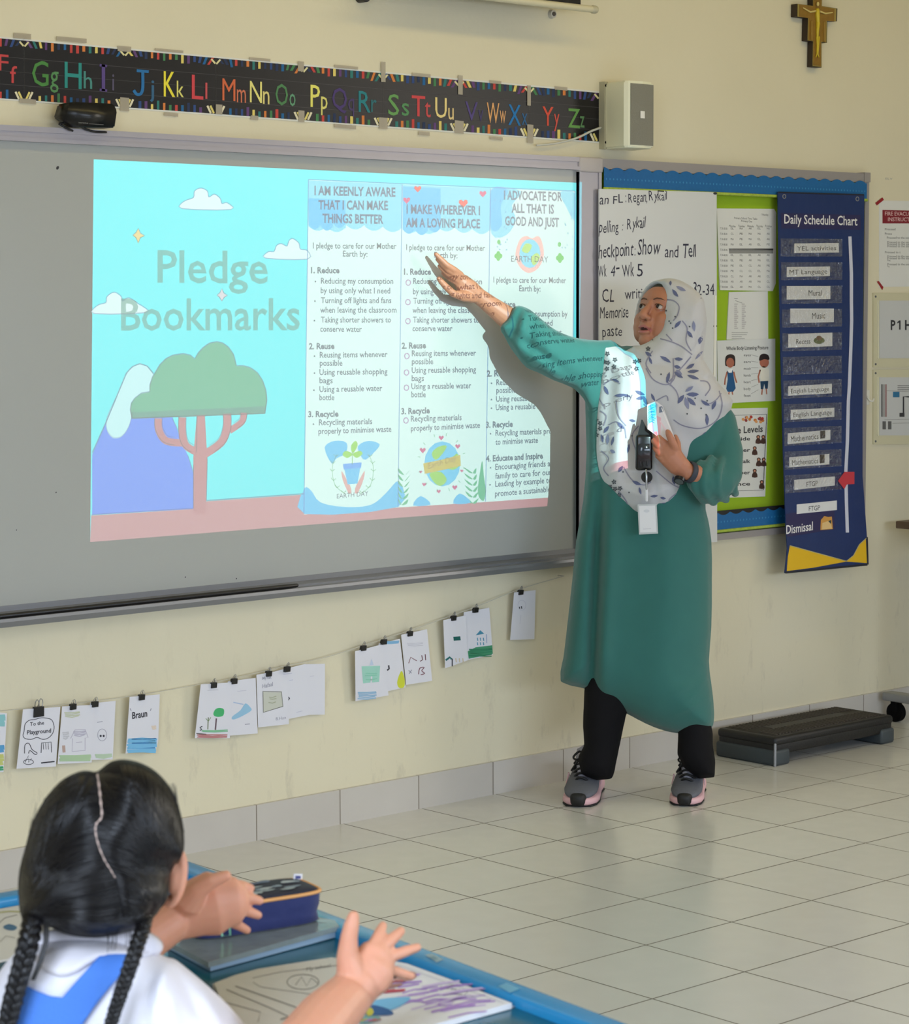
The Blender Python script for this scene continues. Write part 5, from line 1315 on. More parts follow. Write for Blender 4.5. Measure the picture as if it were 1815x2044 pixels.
# ---- trousers
TRO = mat('trousers_black', (16, 15, 18), .85, spec=.2, var=.2, vscale=20)
mb = MB()
inflate(mb, [(1190, 1180), (1300, 1180), (1295, 1300), (1262, 1400), (1250, 1430), (1241, 1474), (1234, 1507), (1228, 1540), (1222, 1556), (1190, 1558), (1160, 1546), (1153, 1512), (1166, 1487), (1163, 1450), (1166, 1380), (1172, 1300)], 40, .062, .06, TRO, W, lambda x, y: -.0 + .0*(y-1300))
inflate(mb, [(1290, 1180), (1380, 1180), (1392, 1300), (1410, 1400), (1424, 1462), (1424, 1487), (1429, 1518), (1428, 1552), (1395, 1556), (1364, 1532), (1352, 1506), (1353, 1463), (1345, 1380), (1310, 1290)], 38, .058, .06, TRO, W)
mb = remesh(mb, .007, 3, TRO); mb.build('trousers', wo)
# ---- shoes
SHG, SHL, SHP, SHK = mat('shoe_grey', (98, 100, 108), .8, bump=.25, bscale=500, var=.06, vscale=60), mat('shoe_lining', (166, 164, 176), .8), mat('shoe_pink', (222, 178, 184), .6), mat('shoe_black', (20, 20, 22), .6)
def shoe(toe, heel):
    d = (toe - heel).normalized(); x = d.cross(Z); L = (toe - heel).length
    M = Matrix((x, d, Z)).transposed(); S = L/.265
    T_ = lambda a, b, c: heel + M @ V((a*S, b*S, c*S))
    def ring(y, w, z0, z1, sq=2.6, n=20, dx=0):
        out = []
        for i in range(n):
            t = 2*math.pi*i/n; c, s = math.cos(t), math.sin(t)
            out.append(T_(dx + w*math.copysign(abs(c)**(2/sq), c), y, (z0 + z1)/2 + (z1 - z0)/2*math.copysign(abs(s)**(2/sq), s)))
        return out
    sh = thing('tmp', 'x', 'x', tuple(heel)); bpy.data.objects.remove(sh)
    mb = MB().loft([ring(y, w, .018, z, 2.3) for y, w, z in ((.002, .012, .05), (.006, .026, .07), (.03, .035, .085), (.06, .036, .088), (.095, .037, .086), (.13, .04, .075), (.165, .043, .062), (.2, .044, .052), (.23, .038, .044), (.25, .026, .036), (.258, .01, .028))], SHG)
    up = remesh(mb, .004, 2, SHG); o = up.build('shoe', wo)
    bv = up.bvh()
    mb = MB().loft([ring(y, w, z0, z1, 3.5) for y, w, z0, z1 in ((-.006, .02, .008, .04), (.0, .034, .003, .043), (.03, .041, .0, .038), (.08, .04, .002, .03), (.13, .044, .002, .026), (.18, .048, .0, .025), (.22, .045, .001, .024), (.25, .033, .004, .024), (.264, .014, .008, .022))], SHP)
    mb.build('sole', o, label='pale pink midsole')
    mb = MB().loft([ring(y, w, z0, z1, 3) for y, w, z0, z1 in ((.236, .021, .0, .03), (.25, .022, .002, .036), (.262, .019, .004, .038), (.27, .012, .008, .03))], SHK); mb.build('toe_cap', o, label='black rubber toe bumper')
    mb = MB().loft([ring(y, w, -.001, .006, 4) for y, w in ((0, .034), (.03, .041), (.08, .039), (.18, .048), (.22, .045), (.25, .033))], SHK); mb.build('outsole', o)
    mb = MB().loft([[T_(a*w, y, z + b) for a, b in ((-1, 0), (-.5, .006), (.5, .006), (1, 0), (.5, -.006), (-.5, -.006))] for y, w, z in ((.165, .012, .064), (.135, .02, .08), (.105, .026, .1), (.085, .026, .118), (.08, .018, .122))], SHL); mb.build('tongue', o, label='pale lilac tongue')
    mb = MB()
    for y, z, w in ((.185, .056, .022), (.168, .0645, .026), (.15, .0735, .028), (.132, .083, .029), (.114, .094, .03)):
        mb.tube(smoothp([tuple(T_(a*w, y + b, z + c)) for a, b, c in ((-1, -.012, -.011), (-.5, 0, .002), (.1, .002, .0075), (.6, -.004, .002), (1, -.012, -.011))], 3, False), .0034*S, SHK, 7)
    for a in (-1, 1):
        mb.tube(smoothp([tuple(T_(a*x_, y, z)) for x_, y, z in ((.002, .112, .108), (.015, .118, .118), (.03, .125, .104), (.02, .13, .098), (.004, .115, .106))], 3, False), .003*S, SHK, 7)
        mb.tube(smoothp([tuple(T_(a*x_, y, z)) for x_, y, z in ((.002, .112, .108), (.018, .13, .094), (.034, .132, .07))], 3, False), .0026*S, SHK, 7)
    mb.build('laces', o)
    for a in (1, -1):
        mb = MB(); q = [T_(a*.0438, .1, .05), T_(a*.042, .128, .062), T_(a*.0385, .15, .066), T_(a*.043, .132, .053), T_(a*.0455, .15, .04)]
        mb.tube(q, [.0012, .0028, .002, .0028, .0014], SHP, 6)
        mb.build('side_mark', o, label='pale pink chevron')
    return o
shoe(at(1153, 1613, z=0), at(1208, 1577, z=0) + V((.0, .06, 0))); shoe(at(1366, 1611, z=0), at(1408, 1577, z=0) + V((0, .05, 0)))
# ---- tunic
GRN = mat('tunic_green', (54, 108, 102), .85, spec=.15, sheen=.25, bump=.06, bscale=900, var=.05, vscale=25)
DR_ = [(1192, 705), (1250, 690), (1380, 705), (1420, 762), (1456, 812), (1462, 880), (1436, 960), (1409, 1002), (1414, 1035), (1421, 1080), (1422, 1150), (1421, 1250), (1416, 1318), (1420, 1360), (1425, 1400), (1425, 1447), (1408, 1459), (1370, 1465), (1330, 1460), (1290, 1445), (1250, 1424), (1200, 1398), (1165, 1374), (1119, 1361), (1125, 1310), (1135, 1225), (1143, 1150), (1150, 1080), (1164, 1000), (1171, 900), (1168, 800), (1180, 740)]
def dfold(x, y):
    e = 0
    t = lerp(0, 1, (y - 880)/200)
    e += .022*t*math.exp(-((x - (1172 - (y-1000)*.1))/16)**2) - .05*t*math.exp(-((x - (1198 - (y-1000)*.045))/12)**2) + .012*t*math.exp(-((x - (1222 - (y-1000)*.05))/16)**2)
    e += .008*lerp(0, 1, (y-950)/250)*math.sin((x - 1250)/26 + y*.004) *math.exp(-((x-1310)/110)**2)
    for cx_, cy_, a, l, w in ((1395, 1385, .5, 34, 6), (1385, 1408, .45, 36, 6), (1405, 1360, .9, 26, 6), (1410, 1325, -.5, 18, 6), (1370, 1372, .25, 26, 7)):
        u = (x-cx_)*math.cos(a) - (y-cy_)*math.sin(a); v = (x-cx_)*math.sin(a) + (y-cy_)*math.cos(a)
        e += .009*math.exp(-(u/l)**2 - (v/w)**2)
    return e + .004*noise.noise(V((x*.02, y*.012, 3)))
mb = MB()
inflate(mb, smoothp(DR_, 2), 95, .125, .11, GRN, W, lambda x, y: .0 + .012*lerp(0, 1, (y-1000)/400), dfold, 6)
SLV = [(1027, 611), (1047, 612), (1067, 624), (1098, 651), (1126, 666), (1160, 676), (1195, 679), (1240, 690), (1250, 800), (1190, 830), (1166, 798), (1144, 775), (1104, 759), (1074, 744), (1052, 735), (1034, 715), (1018, 693), (1006, 671), (998, 655), (1013, 634)]
def WS(px, py, dd): return at(px, py, y=lerp(-.108, -.19, (px - 1013)/80) - .05*lerp(0, 1, (px - 1093)/80)) + FW*dd
def sfold(x, y):
    u = (x - 1010)*.84 + (y - 630)*.54; v = -(x - 1010)*.54 + (y - 630)*.84
    e = .011*math.exp(-((u - 10 - v*.1)/7)**2) - .014*math.exp(-((u - 24 - v*.25)/7)**2) + .01*math.exp(-((u - 40 - v*.3)/9)**2) - .01*math.exp(-((u - 58 - v*.5)/10)**2)*math.exp(-((v - 10)/40)**2)
    e -= .018*math.exp(-((v - 24 - u*.05)/9)**2)*math.exp(-((u - 90)/55)**2); e += .012*math.exp(-((v - 38 - u*.06)/9)**2)*math.exp(-((u - 100)/60)**2)
    return e
inflate(mb, smoothp(SLV, 2), 48, .068, .06, GRN, WS, None or (lambda x, y: 0), sfold, 5)
mb.tube([W(1390, 800, .02), W(1426, 850, .0), W(1440, 905, -.03), W(1438, 945, -.065), W(1428, 962, -.1), W(1410, 962, -.135), W(1400, 958, -.15)], [.07, .07, .066, .066, .058, .05, .046], GRN, 24)
for k, p in enumerate((((1400, 925, -.15), (1386, 945, -.185), (1388, 975, -.17), (1405, 1000, -.11)), ((1420, 915, -.12), (1404, 945, -.185), (1406, 982, -.17), (1425, 1003, -.1)), ((1450, 900, -.06), (1432, 945, -.165), (1434, 985, -.14), (1450, 997, -.07)), ((1470, 890, -.02), (1466, 940, -.09), (1465, 975, -.08), (1468, 985, -.03)))):
    mb.tube(smoothp([tuple(W(*q)) for q in p], 4, False), .013, GRN, 8)
mb = remesh(mb, .0055, 3, GRN); dress_bvh = mb.bvh(); mb.build('tunic', wo)

def keep_largest(mb):
    """drop loose bits left inside a fused skin"""
    par = list(range(len(mb.v)))
    def fd(a):
        while par[a] != a: par[a] = par[par[a]]; a = par[a]
        return a
    for f in mb.f:
        r = fd(f[0])
        for i in f[1:]: par[fd(i)] = r
    cnt = {}
    for f in mb.f: r = fd(f[0]); cnt[r] = cnt.get(r, 0) + 1
    top = max(cnt, key=cnt.get); used = sorted({i for f in mb.f if fd(f[0]) == top for i in f}); ix = {v: k for k, v in enumerate(used)}
    out = MB(); out.add([mb.v[i] for i in used], [tuple(ix[i] for i in f) for f in mb.f if fd(f[0]) == top], mb.ms[0], True)
    return out
# ---- headscarf with its print
SCF = mat('scarf_white', (194, 193, 195), .8, spec=.2, sheen=.15, bump=.08, bscale=500, var=.03, vscale=14)
CAPM = mat('undercap_olive', (52, 50, 42), .85)
mb = MB().ell(H(0, -.006, .03), (.0735, .0935, .086), CAPM, MH, 30, 20)
sel = [f for f in mb.f if all((MI @ (mb.v[i] - HC)).z > .062 - .22*max(0, -(MI @ (mb.v[i] - HC)).y) for i in f)]
mb.f = sel; mb.m = [0]*len(sel); mb.sm = [True]*len(sel); mb.build('undercap', wo, fix=False)
mb = MB()
# hood: rings around the face axis from the opening to the back of the head
def hood(th, ph, g):
    r = V((math.sin(th)*math.cos(ph)*.090, math.cos(th)*.112, math.sin(th)*math.sin(ph)*(.112 if math.sin(ph) > 0 else .125)))
    a = math.radians(-13); r = V((r.x*math.cos(a) - r.y*math.sin(a), r.x*math.sin(a) + r.y*math.cos(a), r.z))
    return H(r.x*g, -.012 + r.y*g, .015 + r.z*g)
nph, rings = 40, []
for th in [math.radians(a) for a in range(50, 178, 8)]:
    rings.append([hood(th if True else 0, 2*math.pi*j/nph, 1) for j in range(nph)])
inner = [[hood(th, 2*math.pi*j/nph, .9) for j in range(nph)] for th in [math.radians(a) for a in range(50, 178, 8)]]
n = nph
vs = [p for r in rings for p in r] + [p for r in inner for p in r]; o_ = len(rings)*n; fs = []
for i in range(len(rings)-1):
    for j in range(n):
        k = (j+1) % n
        fs.append((i*n + j, i*n + k, (i+1)*n + k, (i+1)*n + j)); fs.append((o_ + i*n + j, o_ + (i+1)*n + j, o_ + (i+1)*n + k, o_ + i*n + k))
for j in range(n):
    k = (j+1) % n; fs.append((j, o_ + j, o_ + k, k))
l = len(rings)-1
fs.append(tuple(l*n + j for j in range(n))); fs.append(tuple(o_ + l*n + j for j in reversed(range(n))))
mb.add(vs, fs, SCF, True)
mb.tube([*rings[0], rings[0][0]], .0045, SCF, 6, caps=False)
# front flap crossing from the head to the chest
FLAP = smoothp([(1290, 684), (1304, 675), (1319, 658), (1326, 630), (1327, 600), (1324, 575), (1323, 559), (1340, 557), (1358, 560), (1376, 568), (1391, 580), (1402, 592), (1408, 606), (1405, 634), (1400, 658), (1393, 682), (1384, 708), (1373, 735), (1363, 760), (1346, 795), (1328, 815), (1300, 845), (1284, 838), (1273, 815), (1265, 780), (1263, 720), (1262, 692), (1274, 690)], 2)
def ffold(x, y):
    u = (x - 1330)*.8 + (y - 640)*.6; w = lerp(1, 0, abs(y - 690)/130)
    return .005*math.sin(u/11)*w + .006*math.exp(-((x - 1385 - (y - 640)*-.25)/10)**2)
inflate(mb, FLAP, 34, .046, .03, SCF, W, lambda x, y: lerp(-.015, -.052, (y - 580)/60) - .072*lerp(0, 1, (y - 660)/170), ffold, 5)
# under layer at the back of the neck
inflate(mb, [(1370, 610), (1408, 606), (1412, 640), (1408, 680), (1404, 716), (1422, 744), (1420, 780), (1350, 780), (1360, 720)], 20, .06, .05, SCF, W, lambda x, y: -.01 - .05*lerp(0, 1, (y - 690)/60))
# bib over shoulders and chest
BIB = smoothp([(1194, 681), (1224, 686), (1248, 694), (1264, 690), (1300, 690), (1350, 700), (1384, 716), (1405, 722), (1422, 744), (1437, 767), (1464, 800), (1452, 830), (1438, 851), (1413, 885), (1388, 930), (1377, 978), (1353, 1016), (1316, 1041), (1270, 1049), (1232, 1022), (1207, 990), (1191, 950), (1185, 917), (1184, 860), (1186, 804), (1190, 747)], 2)
def bfold(x, y):
    e = .013*math.sin((x - 1185)/9.5 + .01*y)*math.exp(-((x - 1225)/42)**2)*lerp(0, 1, (y - 690)/60)*lerp(1, .2, (y - 900)/100)
    e += .016*math.exp(-((x - 1262)/9)**2)*lerp(1, 0, (y - 790)/60) - .012*math.exp(-((x - 1276 - (y-850)*.25)/9)**2)*lerp(0, 1, (y - 830)/40)
    u = (x - 1300)*.55 - (y - 900)*.83; e += .01*math.sin(u/12)*lerp(0, 1, (x - 1330)/60)
    e += .012*math.exp(-(((y - 985) - .004*(x - 1290)**2*-1)/11)**2)*math.exp(-((x - 1290)/60)**2)
    return e
inflate(mb, BIB, 70, .135, .12, SCF, W, lambda x, y: -.02 + .03*lerp(0, 1, (760 - y)/80), bfold, 5)
mb = keep_largest(remesh(mb, .0048, 2, SCF))
scarf_bvh = mb.bvh()
LB1, LB2_, VIN, DK = mat('print_leaf', (94, 100, 134), .8), mat('print_leaf_light', (128, 132, 160), .8), mat('print_vine', (140, 138, 156), .8), mat('print_flower', (78, 82, 88), .8)
def leaf(x, y, a, l, w, m=LB1):
    c, s = math.cos(a), math.sin(a); P = [(0, 0), (.25, .7), (.55, 1), (.8, .6), (1, 0), (.8, -.5), (.5, -.8), (.25, -.6)]
    drape(mb, [(x + c*p[0]*l - s*p[1]*w, y + s*p[0]*l + c*p[1]*w) for p in P], scarf_bvh, m, .0016, 3)
def vine(p, w=2.3, m=VIN): 
    q = smoothp(p, 5, False)
    for i in range(0, len(q)-1, 6):
        if len(q[i:i+7]) > 1: drape(mb, strokepoly(q[i:i+7], w), scarf_bvh, m, .0014, 2.5)
def flower(x, y, r=5, m=DK):
    for k in range(5):
        a = k*1.257 + x; drape(mb, circ(x + r*.55*math.cos(a), y + r*.55*math.sin(a), r*.42, r*.3, 6, a), scarf_bvh, m, .0018, 0)
def dot(x, y):
    drape(mb, circ(x, y, 1.8, 1.8, 6), scarf_bvh, DK, .0018, 0)
for a in ((1342, 577, .9, 20, 4), (1350, 571, .45, 22, 4), (1339, 560, 1.6, 10, 3), (1398, 596, -.5, 12, 3), (1340, 724, -2.6, 26, 4), (1346, 716, .05, 18, 4), (1346, 730, .3, 14, 4), (1350, 738, .7, 16, 4), (1337, 742, 1.8, 24, 4), (1346, 742, .6, 22, 4),
          (1372, 742, -.1, 24, 4), (1372, 748, .35, 26, 4), (1370, 736, -.55, 20, 4), (1366, 788, 2.2, 22, 5), (1370, 787, .0, 26, 5), (1368, 792, 1.3, 26, 5), (1372, 793, .75, 24, 5), (1368, 782, -.6, 20, 4), (1412, 850, -1.6, 24, 4), (1396, 880, -.9, 24, 4), (1392, 898, -.8, 26, 4), (1402, 868, -.3, 16, 3),
          (1268, 780, .4, 22, 4), (1270, 796, -.2, 20, 4), (1285, 790, 1.2, 20, 4), (1284, 806, .4, 18, 3), (1300, 785, 1.1, 18, 3), (1226, 790, -.1, 24, 4), (1240, 786, .3, 20, 3), (1212, 888, -1.5, 22, 4), (1220, 890, -1.3, 20, 3), (1204, 884, -1.8, 18, 3), (1218, 898, .5, 12, 4), (1253, 905, -1.4, 20, 3),
          (1298, 991, -.1, 16, 3), (1318, 993, .2, 12, 3), (1322, 1004, .4, 16, 4), (1316, 1016, .1, 18, 4), (1330, 1010, -.5, 14, 3), (1402, 670, 1.9, 18, 5), (1404, 700, 2.3, 24, 3), (1256, 838, .2, 14, 3)):
    leaf(*a[:5], LB1 if a[0] % 3 else LB2_)
for p in ([(1330, 598), (1345, 600), (1356, 612), (1352, 630), (1344, 640)], [(1318, 676), (1340, 682), (1362, 692), (1382, 708)], [(1330, 667), (1342, 680)], [(1290, 735), (1305, 758), (1330, 768), (1345, 758), (1350, 740)], [(1303, 700), (1290, 725), (1300, 745)], [(1344, 715), (1345, 745), (1338, 770)], [(1380, 712), (1360, 735), (1336, 762)],
          [(1398, 760), (1412, 762), (1418, 775), (1408, 790)], [(1436, 780), (1442, 810), (1430, 840), (1400, 855), (1365, 850), (1345, 838)], [(1192, 760), (1194, 790), (1205, 810)], [(1230, 800), (1235, 830), (1250, 850)], [(1198, 820), (1210, 830), (1205, 850)], [(1200, 900), (1215, 915), (1205, 935), (1215, 950)], [(1235, 980), (1250, 1000), (1257, 1020)],
          [(1310, 940), (1340, 965), (1360, 975)], [(1350, 985), (1335, 1000), (1345, 1015)], [(1275, 850), (1262, 870), (1270, 900)], [(1330, 760), (1350, 780), (1356, 800)], [(1310, 800), (1330, 790), (1334, 800)]): vine(p)
for a in ((1360, 640, 2.3, 20, 4), (1372, 660, .9, 18, 4), (1385, 640, 1.5, 22, 4), (1288, 702, .6, 16, 4), (1296, 712, 1.2, 16, 3), (1310, 855, -.8, 16, 4), (1232, 842, .8, 20, 4), (1216, 850, 2.2, 18, 4), (1400, 800, .5, 20, 4), (1430, 800, 2.0, 20, 4), (1330, 930, .6, 20, 4), (1344, 950, 1.4, 18, 4), (1262, 960, .4, 20, 4), (1276, 972, 1.3, 16, 3), (1244, 930, 2.2, 16, 4), (1206, 770, 1.1, 20, 4), (1222, 756, .4, 16, 3)):
    leaf(*a, LB2_ if a[0] % 2 else LB1)
for p in ([(1362, 640), (1372, 655), (1370, 680), (1380, 700)], [(1328, 925), (1345, 945), (1362, 950)], [(1215, 848), (1230, 842), (1246, 852), (1250, 875)], [(1400, 798), (1415, 806), (1430, 798), (1440, 785)], [(1245, 932), (1262, 958), (1285, 968), (1300, 962)], [(1205, 768), (1222, 758), (1238, 766)]): vine(p)
for x, y in ((1213, 706), (1206, 722), (1214, 724), (1228, 718), (1212, 736), (1226, 732), (1290, 680), (1300, 676), (1294, 696), (1268, 722), (1276, 720), (1271, 736), (1190, 838), (1198, 845), (1188, 858), (1191, 868), (1198, 855), (1226, 962), (1228, 976), (1238, 975), (1221, 988), (1236, 988), (1218, 972)): flower(x, y, 5.4)
for x, y in ((1339, 645), (1343, 655), (1336, 641), (1330, 620), (1377, 652), (1378, 671), (1412, 800), (1400, 815), (1410, 828), (1372, 826), (1388, 795), (1320, 747), (1244, 942), (1256, 983), (1262, 870), (1348, 632)): dot(x, y)
mb.build('headscarf', wo, fix=False)
# ---- watch
WB = mat('watch_strap', (52, 56, 68), .6)
c = W(1376, 942, -.192); ax = (W(1385, 946, -.178) - W(1370, 941, -.195)).normalized()
u = ax.orthogonal().normalized(); v = ax.cross(u)
mb = MB().loft([[c + ax*a + (u*math.cos(t) + v*math.sin(t))*r for t in [2*math.pi*j/28 for j in range(28)]] for a, r in ((-.009, .0285), (-.008, .0315), (.008, .032), (.009, .029))], WB, caps=False)
mb.loft([[c + ax*a + (u*math.cos(t) + v*math.sin(t))*r for t in [2*math.pi*j/28 for j in range(28)]] for a, r in ((-.009, .0285), (.009, .029))], WB, caps=False)
wt = mb.build('watch', wo)
f = W(1357, 958, -.218); nrm = (HF*.55 - Z*.75 - RH*.3).normalized()
MB().cyl(f - nrm*.004, f + nrm*.006, .0165, mat('watch_case', (40, 42, 48), .3, .5), 24).build('watch_case', wt)
MB().cyl(f + nrm*.006, f + nrm*.0068, .0125, mat('watch_dial', (96, 98, 100), .2), 24).build('watch_dial', wt)
# ---- what she carries: folded card, lanyard device, badge
mb = MB()
cd_ = [(1292, 808), (1310, 801), (1323, 810), (1349, 878), (1330, 885), (1293, 856)]
dcard = lambda x, y: lerp(-.2, -.216, (y - 800)/80)
cq = [W(x, y, dcard(x, y)) for x, y in cd_]; mb.prism(cq, -HF*.0015, mat('card_white', (222, 216, 218), .5))
cv = Canvas(mb, lambda x, y, l: W(x, y, dcard(x, y)) + HF*(.0004*l))
PKC = ink((228, 178, 190)); BLC = ink((70, 160, 206))
cv.poly([(1294, 853), (1312, 830), (1320, 834), (1318, 874)], PKC); cv.poly([(1293, 812), (1309, 803), (1313, 808), (1310, 828), (1293, 850)], ink((150, 200, 226)))
rnd = random.Random(9)
for k in range(16): y = 808 + k*2.3; cv.stroke([(1294 + rnd.uniform(0, 3), y + 2), (1302, y + rnd.uniform(-2, 2)), (1310 - rnd.uniform(0, 6), y + rnd.uniform(-3, 2))], 1.6, BLC, l=2)
cv.poly([(1316, 812), (1322, 811), (1326, 822), (1316, 824)], ink((110, 120, 140)), 2); cv.stroke([(1320, 812), (1346, 874)], 2, ink((236, 232, 230)), l=2)
cv.stroke([(1318, 840), (1334, 866)], 2.5, ink((236, 206, 212)), l=2)
tag(mb.build('folded_card'), 'folded white and pink card held in the womans left hand', 'card')
ly = thing('lanyard_device', 'black handheld device with badge reel hanging on the womans lanyard', 'device', tuple(W(1286, 965, -.19)))
DVB = mat('device_gloss', (14, 14, 16), .22)
def wq(px0, py0, px1, py1, d0, d1, m, r, seg=3):
    a = W((px0+px1)/2, (py0+py1)/2, (d0+d1)/2); w = (px1-px0)*.0015; h = (py1-py0)*.0015; M = Matrix.Translation(a) @ Matrix((RH, -HF, Z)).transposed().to_4x4()
    return MB().rbox((-w/2, -abs(d1-d0)/2, -h/2), (w/2, abs(d1-d0)/2, h/2), m, r, seg, M)
mb = wq(1269, 868, 1302, 938, -.176, -.198, DVB, .009); mb.build('device_body', ly)
mb = wq(1274, 886, 1297, 915, -.1982, -.199, mat('device_screen', (30, 30, 34), .08), .0003, 1); mb.build('device_screen', ly)
mb = MB()
for x in (1279, 1285, 1292): mb.tube([W(x, 922, -.1988), W(x + 1, 930, -.1988)], .002, mat('device_key', (40, 40, 44), .5), 6)
mb.build('key_row', ly)
mb = MB(); mb.prism([W(*p, -.196) for p in ((1281, 838), (1283, 838), (1293, 858), (1302, 862), (1303, 874), (1272, 874), (1275, 862), (1278, 850))], -HF*.008, mat('strap_black', (15, 15, 17), .8)); mb.build('strap', ly)
mb = MB(); c = W(1291, 952, -.19); mb.cyl(c, c + HF*.01, .0165, DVB, 28); mb.build('badge_reel', ly)
mb = MB(); mb.tube([W(1290, 938, -.2), W(1291, 952, -.204), W(1291, 966, -.2), W(1291, 976, -.198)], .0032, mat('steel', (176, 178, 182), .25, .9), 8); mb.build('reel_clip', ly)
MB().tube([W(1291, 974, -.196), W(1291, 999, -.19)], .0045, mat('clip_white', (220, 220, 224), .4), 8).build('badge_clip', ly)
bd = thing('name_badge', 'blank white name badge hanging below the headscarf', 'badge', tuple(W(1294, 1066, -.16)))
mb = MB(); bp = [W(1273, 1007, -.172), W(1311, 1006, -.172), W(1314, 1065, -.166), W(1276, 1067, -.166)]; mb.prism(bp, -HF*.004, mat('badge_holder', (196, 200, 200), .2)); mb.build('holder', bd)
mb = MB(); cv = Canvas(mb, lambda x, y, l: W(x, y, lerp(-.1735, -.1675, (y - 1006)/60)) + HF*(.0003*l)); cv.poly([(1276, 1010), (1308, 1009), (1311, 1062), (1278, 1063)], mat('badge_card', (222, 222, 224), .5)); cv.poly(circ(1291, 1020, 6, 3), ink((206, 208, 212)), 2); cv.stroke([(1284, 1056), (1300, 1055)], 1.5, ink((206, 206, 210)), l=2); mb.build('badge_card', bd)
# ---------------------------------------------------------------- pupil's desk
ZD = .65
R0, R1 = at(386, 1720, z=ZD+.014), at(1258, 2043, z=ZD+.014)
dR = (R1 - R0).normalized(); dF = V((dR.y, -dR.x, 0))
if dF.x > 0: dF = -dF
Pf = at(0, 1779, z=ZD+.014)
t_ = ((Pf - R0).x*dF.y - (Pf - R0).y*dF.x)/(dR.x*dF.y - dR.y*dF.x)
DC = R0 + dR*t_; DC.z = 0                                   # far right corner of the desk
def D(a, b, z): return DC + dR*a + dF*b + V((0, 0, z))      # a towards the camera, b away from the aisle
TEAL, RIM = mat('desk_teal', (22, 92, 112), .22, spec=.6, var=.06, vscale=12), mat('desk_rim', (34, 132, 182), .25, spec=.6, var=.05, vscale=12)
dk = thing('desk', 'teal school desk with raised blue rim in front of the girl', 'desk', tuple(D(.6, .3, 0)))
LA, WB_ = 1.25, .44
def dbox(a0, a1, b0, b1, z0, z1, m, r=.004):
    M = Matrix((dR, dF, Z)).transposed().to_4x4(); M.translation = DC
    return MB().rbox((a0, b0, z0), (a1, b1, z1), m, r, 3, M)
dbox(.01, LA-.01, .01, WB_-.01, ZD-.03, ZD, TEAL).build('desktop', dk)
mb = dbox(0, LA, 0, .038, ZD-.034, ZD+.014, RIM, .006)
for a0, a1, b0, b1 in ((0, .036, .0, WB_), (LA-.036, LA, 0, WB_)):
    q = dbox(a0, a1, b0, b1, ZD-.033, ZD+.0135, RIM, .006); mb.add(q.v, q.f, RIM, True)
mb.build('rim', dk)
for a, b in ((.06, .06), (.06, WB_-.06), (LA-.06, .06), (LA-.06, WB_-.06)):
    MB().cyl(D(a, b, 0), D(a, b, ZD-.03), .016, mat('desk_leg', (120, 124, 128), .4, .6), 16).build('leg', dk)
mb = MB(); cv = Canvas(mb, lambda x, y, l: at(x, y, z=ZD+.0145+l*.0002)); cv.poly([(848, 1906), (862, 1903), (886, 1915), (872, 1921)], ink((150, 172, 176), .5)); cv.poly([(856, 1911), (866, 1908), (876, 1913), (868, 1917)], ink((110, 140, 150), .5), 2)
mb.build('sticker', dk, label='small pale sticker on the rim')
mb = MB(); cv = Canvas(mb, lambda x, y, l: at(x, y, z=ZD+.0145+l*.0002)); cv.poly([(994, 1968), (1012, 1962), (1040, 1973), (1018, 1982)], ink((90, 160, 190), .3)); mb.build('sticker', dk, label='clear tape on the rim')

# ---- open colouring book
bz = ZD + .008
bk = thing('colouring_book', 'open colouring book with a purple and blue coloured page on the desk', 'book', tuple(at(760, 1990, z=ZD)))
def bkf(x, y, l): return at(x, y, z=bz + l*.0003)
lp = [(428, 1962), (470, 1946), (515, 1934), (590, 1922), (662, 1911), (700, 1917), (660, 2070), (640, 2110), (470, 2080)]
rp = [(700, 1917), (760, 1914), (812, 1923), (900, 1955), (1022, 2002), (938, 2025), (850, 2050), (640, 2110), (660, 2070)]
PGL, PGR = mat('page_grey', (206, 202, 192), .6), mat('page_white', (228, 226, 226), .55)
mb = MB().prism([bkf(x, y, 0) for x, y in lp], (0, 0, -.006), PGL); cv = Canvas(mb, bkf)
GK = ink((120, 116, 110))
cv.stroke([(505, 1952), (560, 1940), (690, 1925)], 1, GK); cv.stroke([(470, 1968), (590, 2010), (640, 2060)], 2, GK); cv.stroke([(452, 1975), (540, 2012), (600, 2040)], 1.6, GK)
cv.stroke(circ(605, 1960, 32, 15), 1.5, GK, True); cv.stroke([(590, 1966), (602, 1950), (612, 1968), (622, 1952), (636, 1964)], 1.3, GK); cv.text('My school', 612, 1938, 660, 1930, 7, GK); cv.stroke([(505, 1960), (520, 1970), (660, 1990)], 1, GK)
for k in range(4): cv.stroke([(560 + k*8, 2035 + k*3), (576 + k*8, 2030 + k*3)], 3, GK)
cv.text('Colour me', 640, 1985, 676, 1978, 7, GK); cv.stroke([(430, 1995), (520, 2020), (515, 2040)], 1.3, GK)
mb.build('left_page', bk)
mb = MB().prism([bkf(x, y, 0) for x, y in rp], (0, 0, -.007), PGR); cv = Canvas(mb, bkf); rnd = random.Random(21)
PU, BU, DB, YL, RE, BRW = ink((176, 140, 206)), ink((120, 186, 224)), ink((40, 92, 150)), ink((206, 196, 70)), ink((200, 80, 96)), ink((176, 130, 120))
for k in range(34):
    x = 760 + rnd.uniform(0, 150); y = 1965 + (x - 760)*.2 + rnd.uniform(-14, 40); L_ = rnd.uniform(40, 90)
    cv.stroke([(x, y), (x + L_*.5, y - L_*.12 + rnd.uniform(-2, 2)), (x + L_, y - L_*.16)], rnd.uniform(2, 4), PU if k % 4 else ink((206, 186, 222)), l=1 + k % 3)
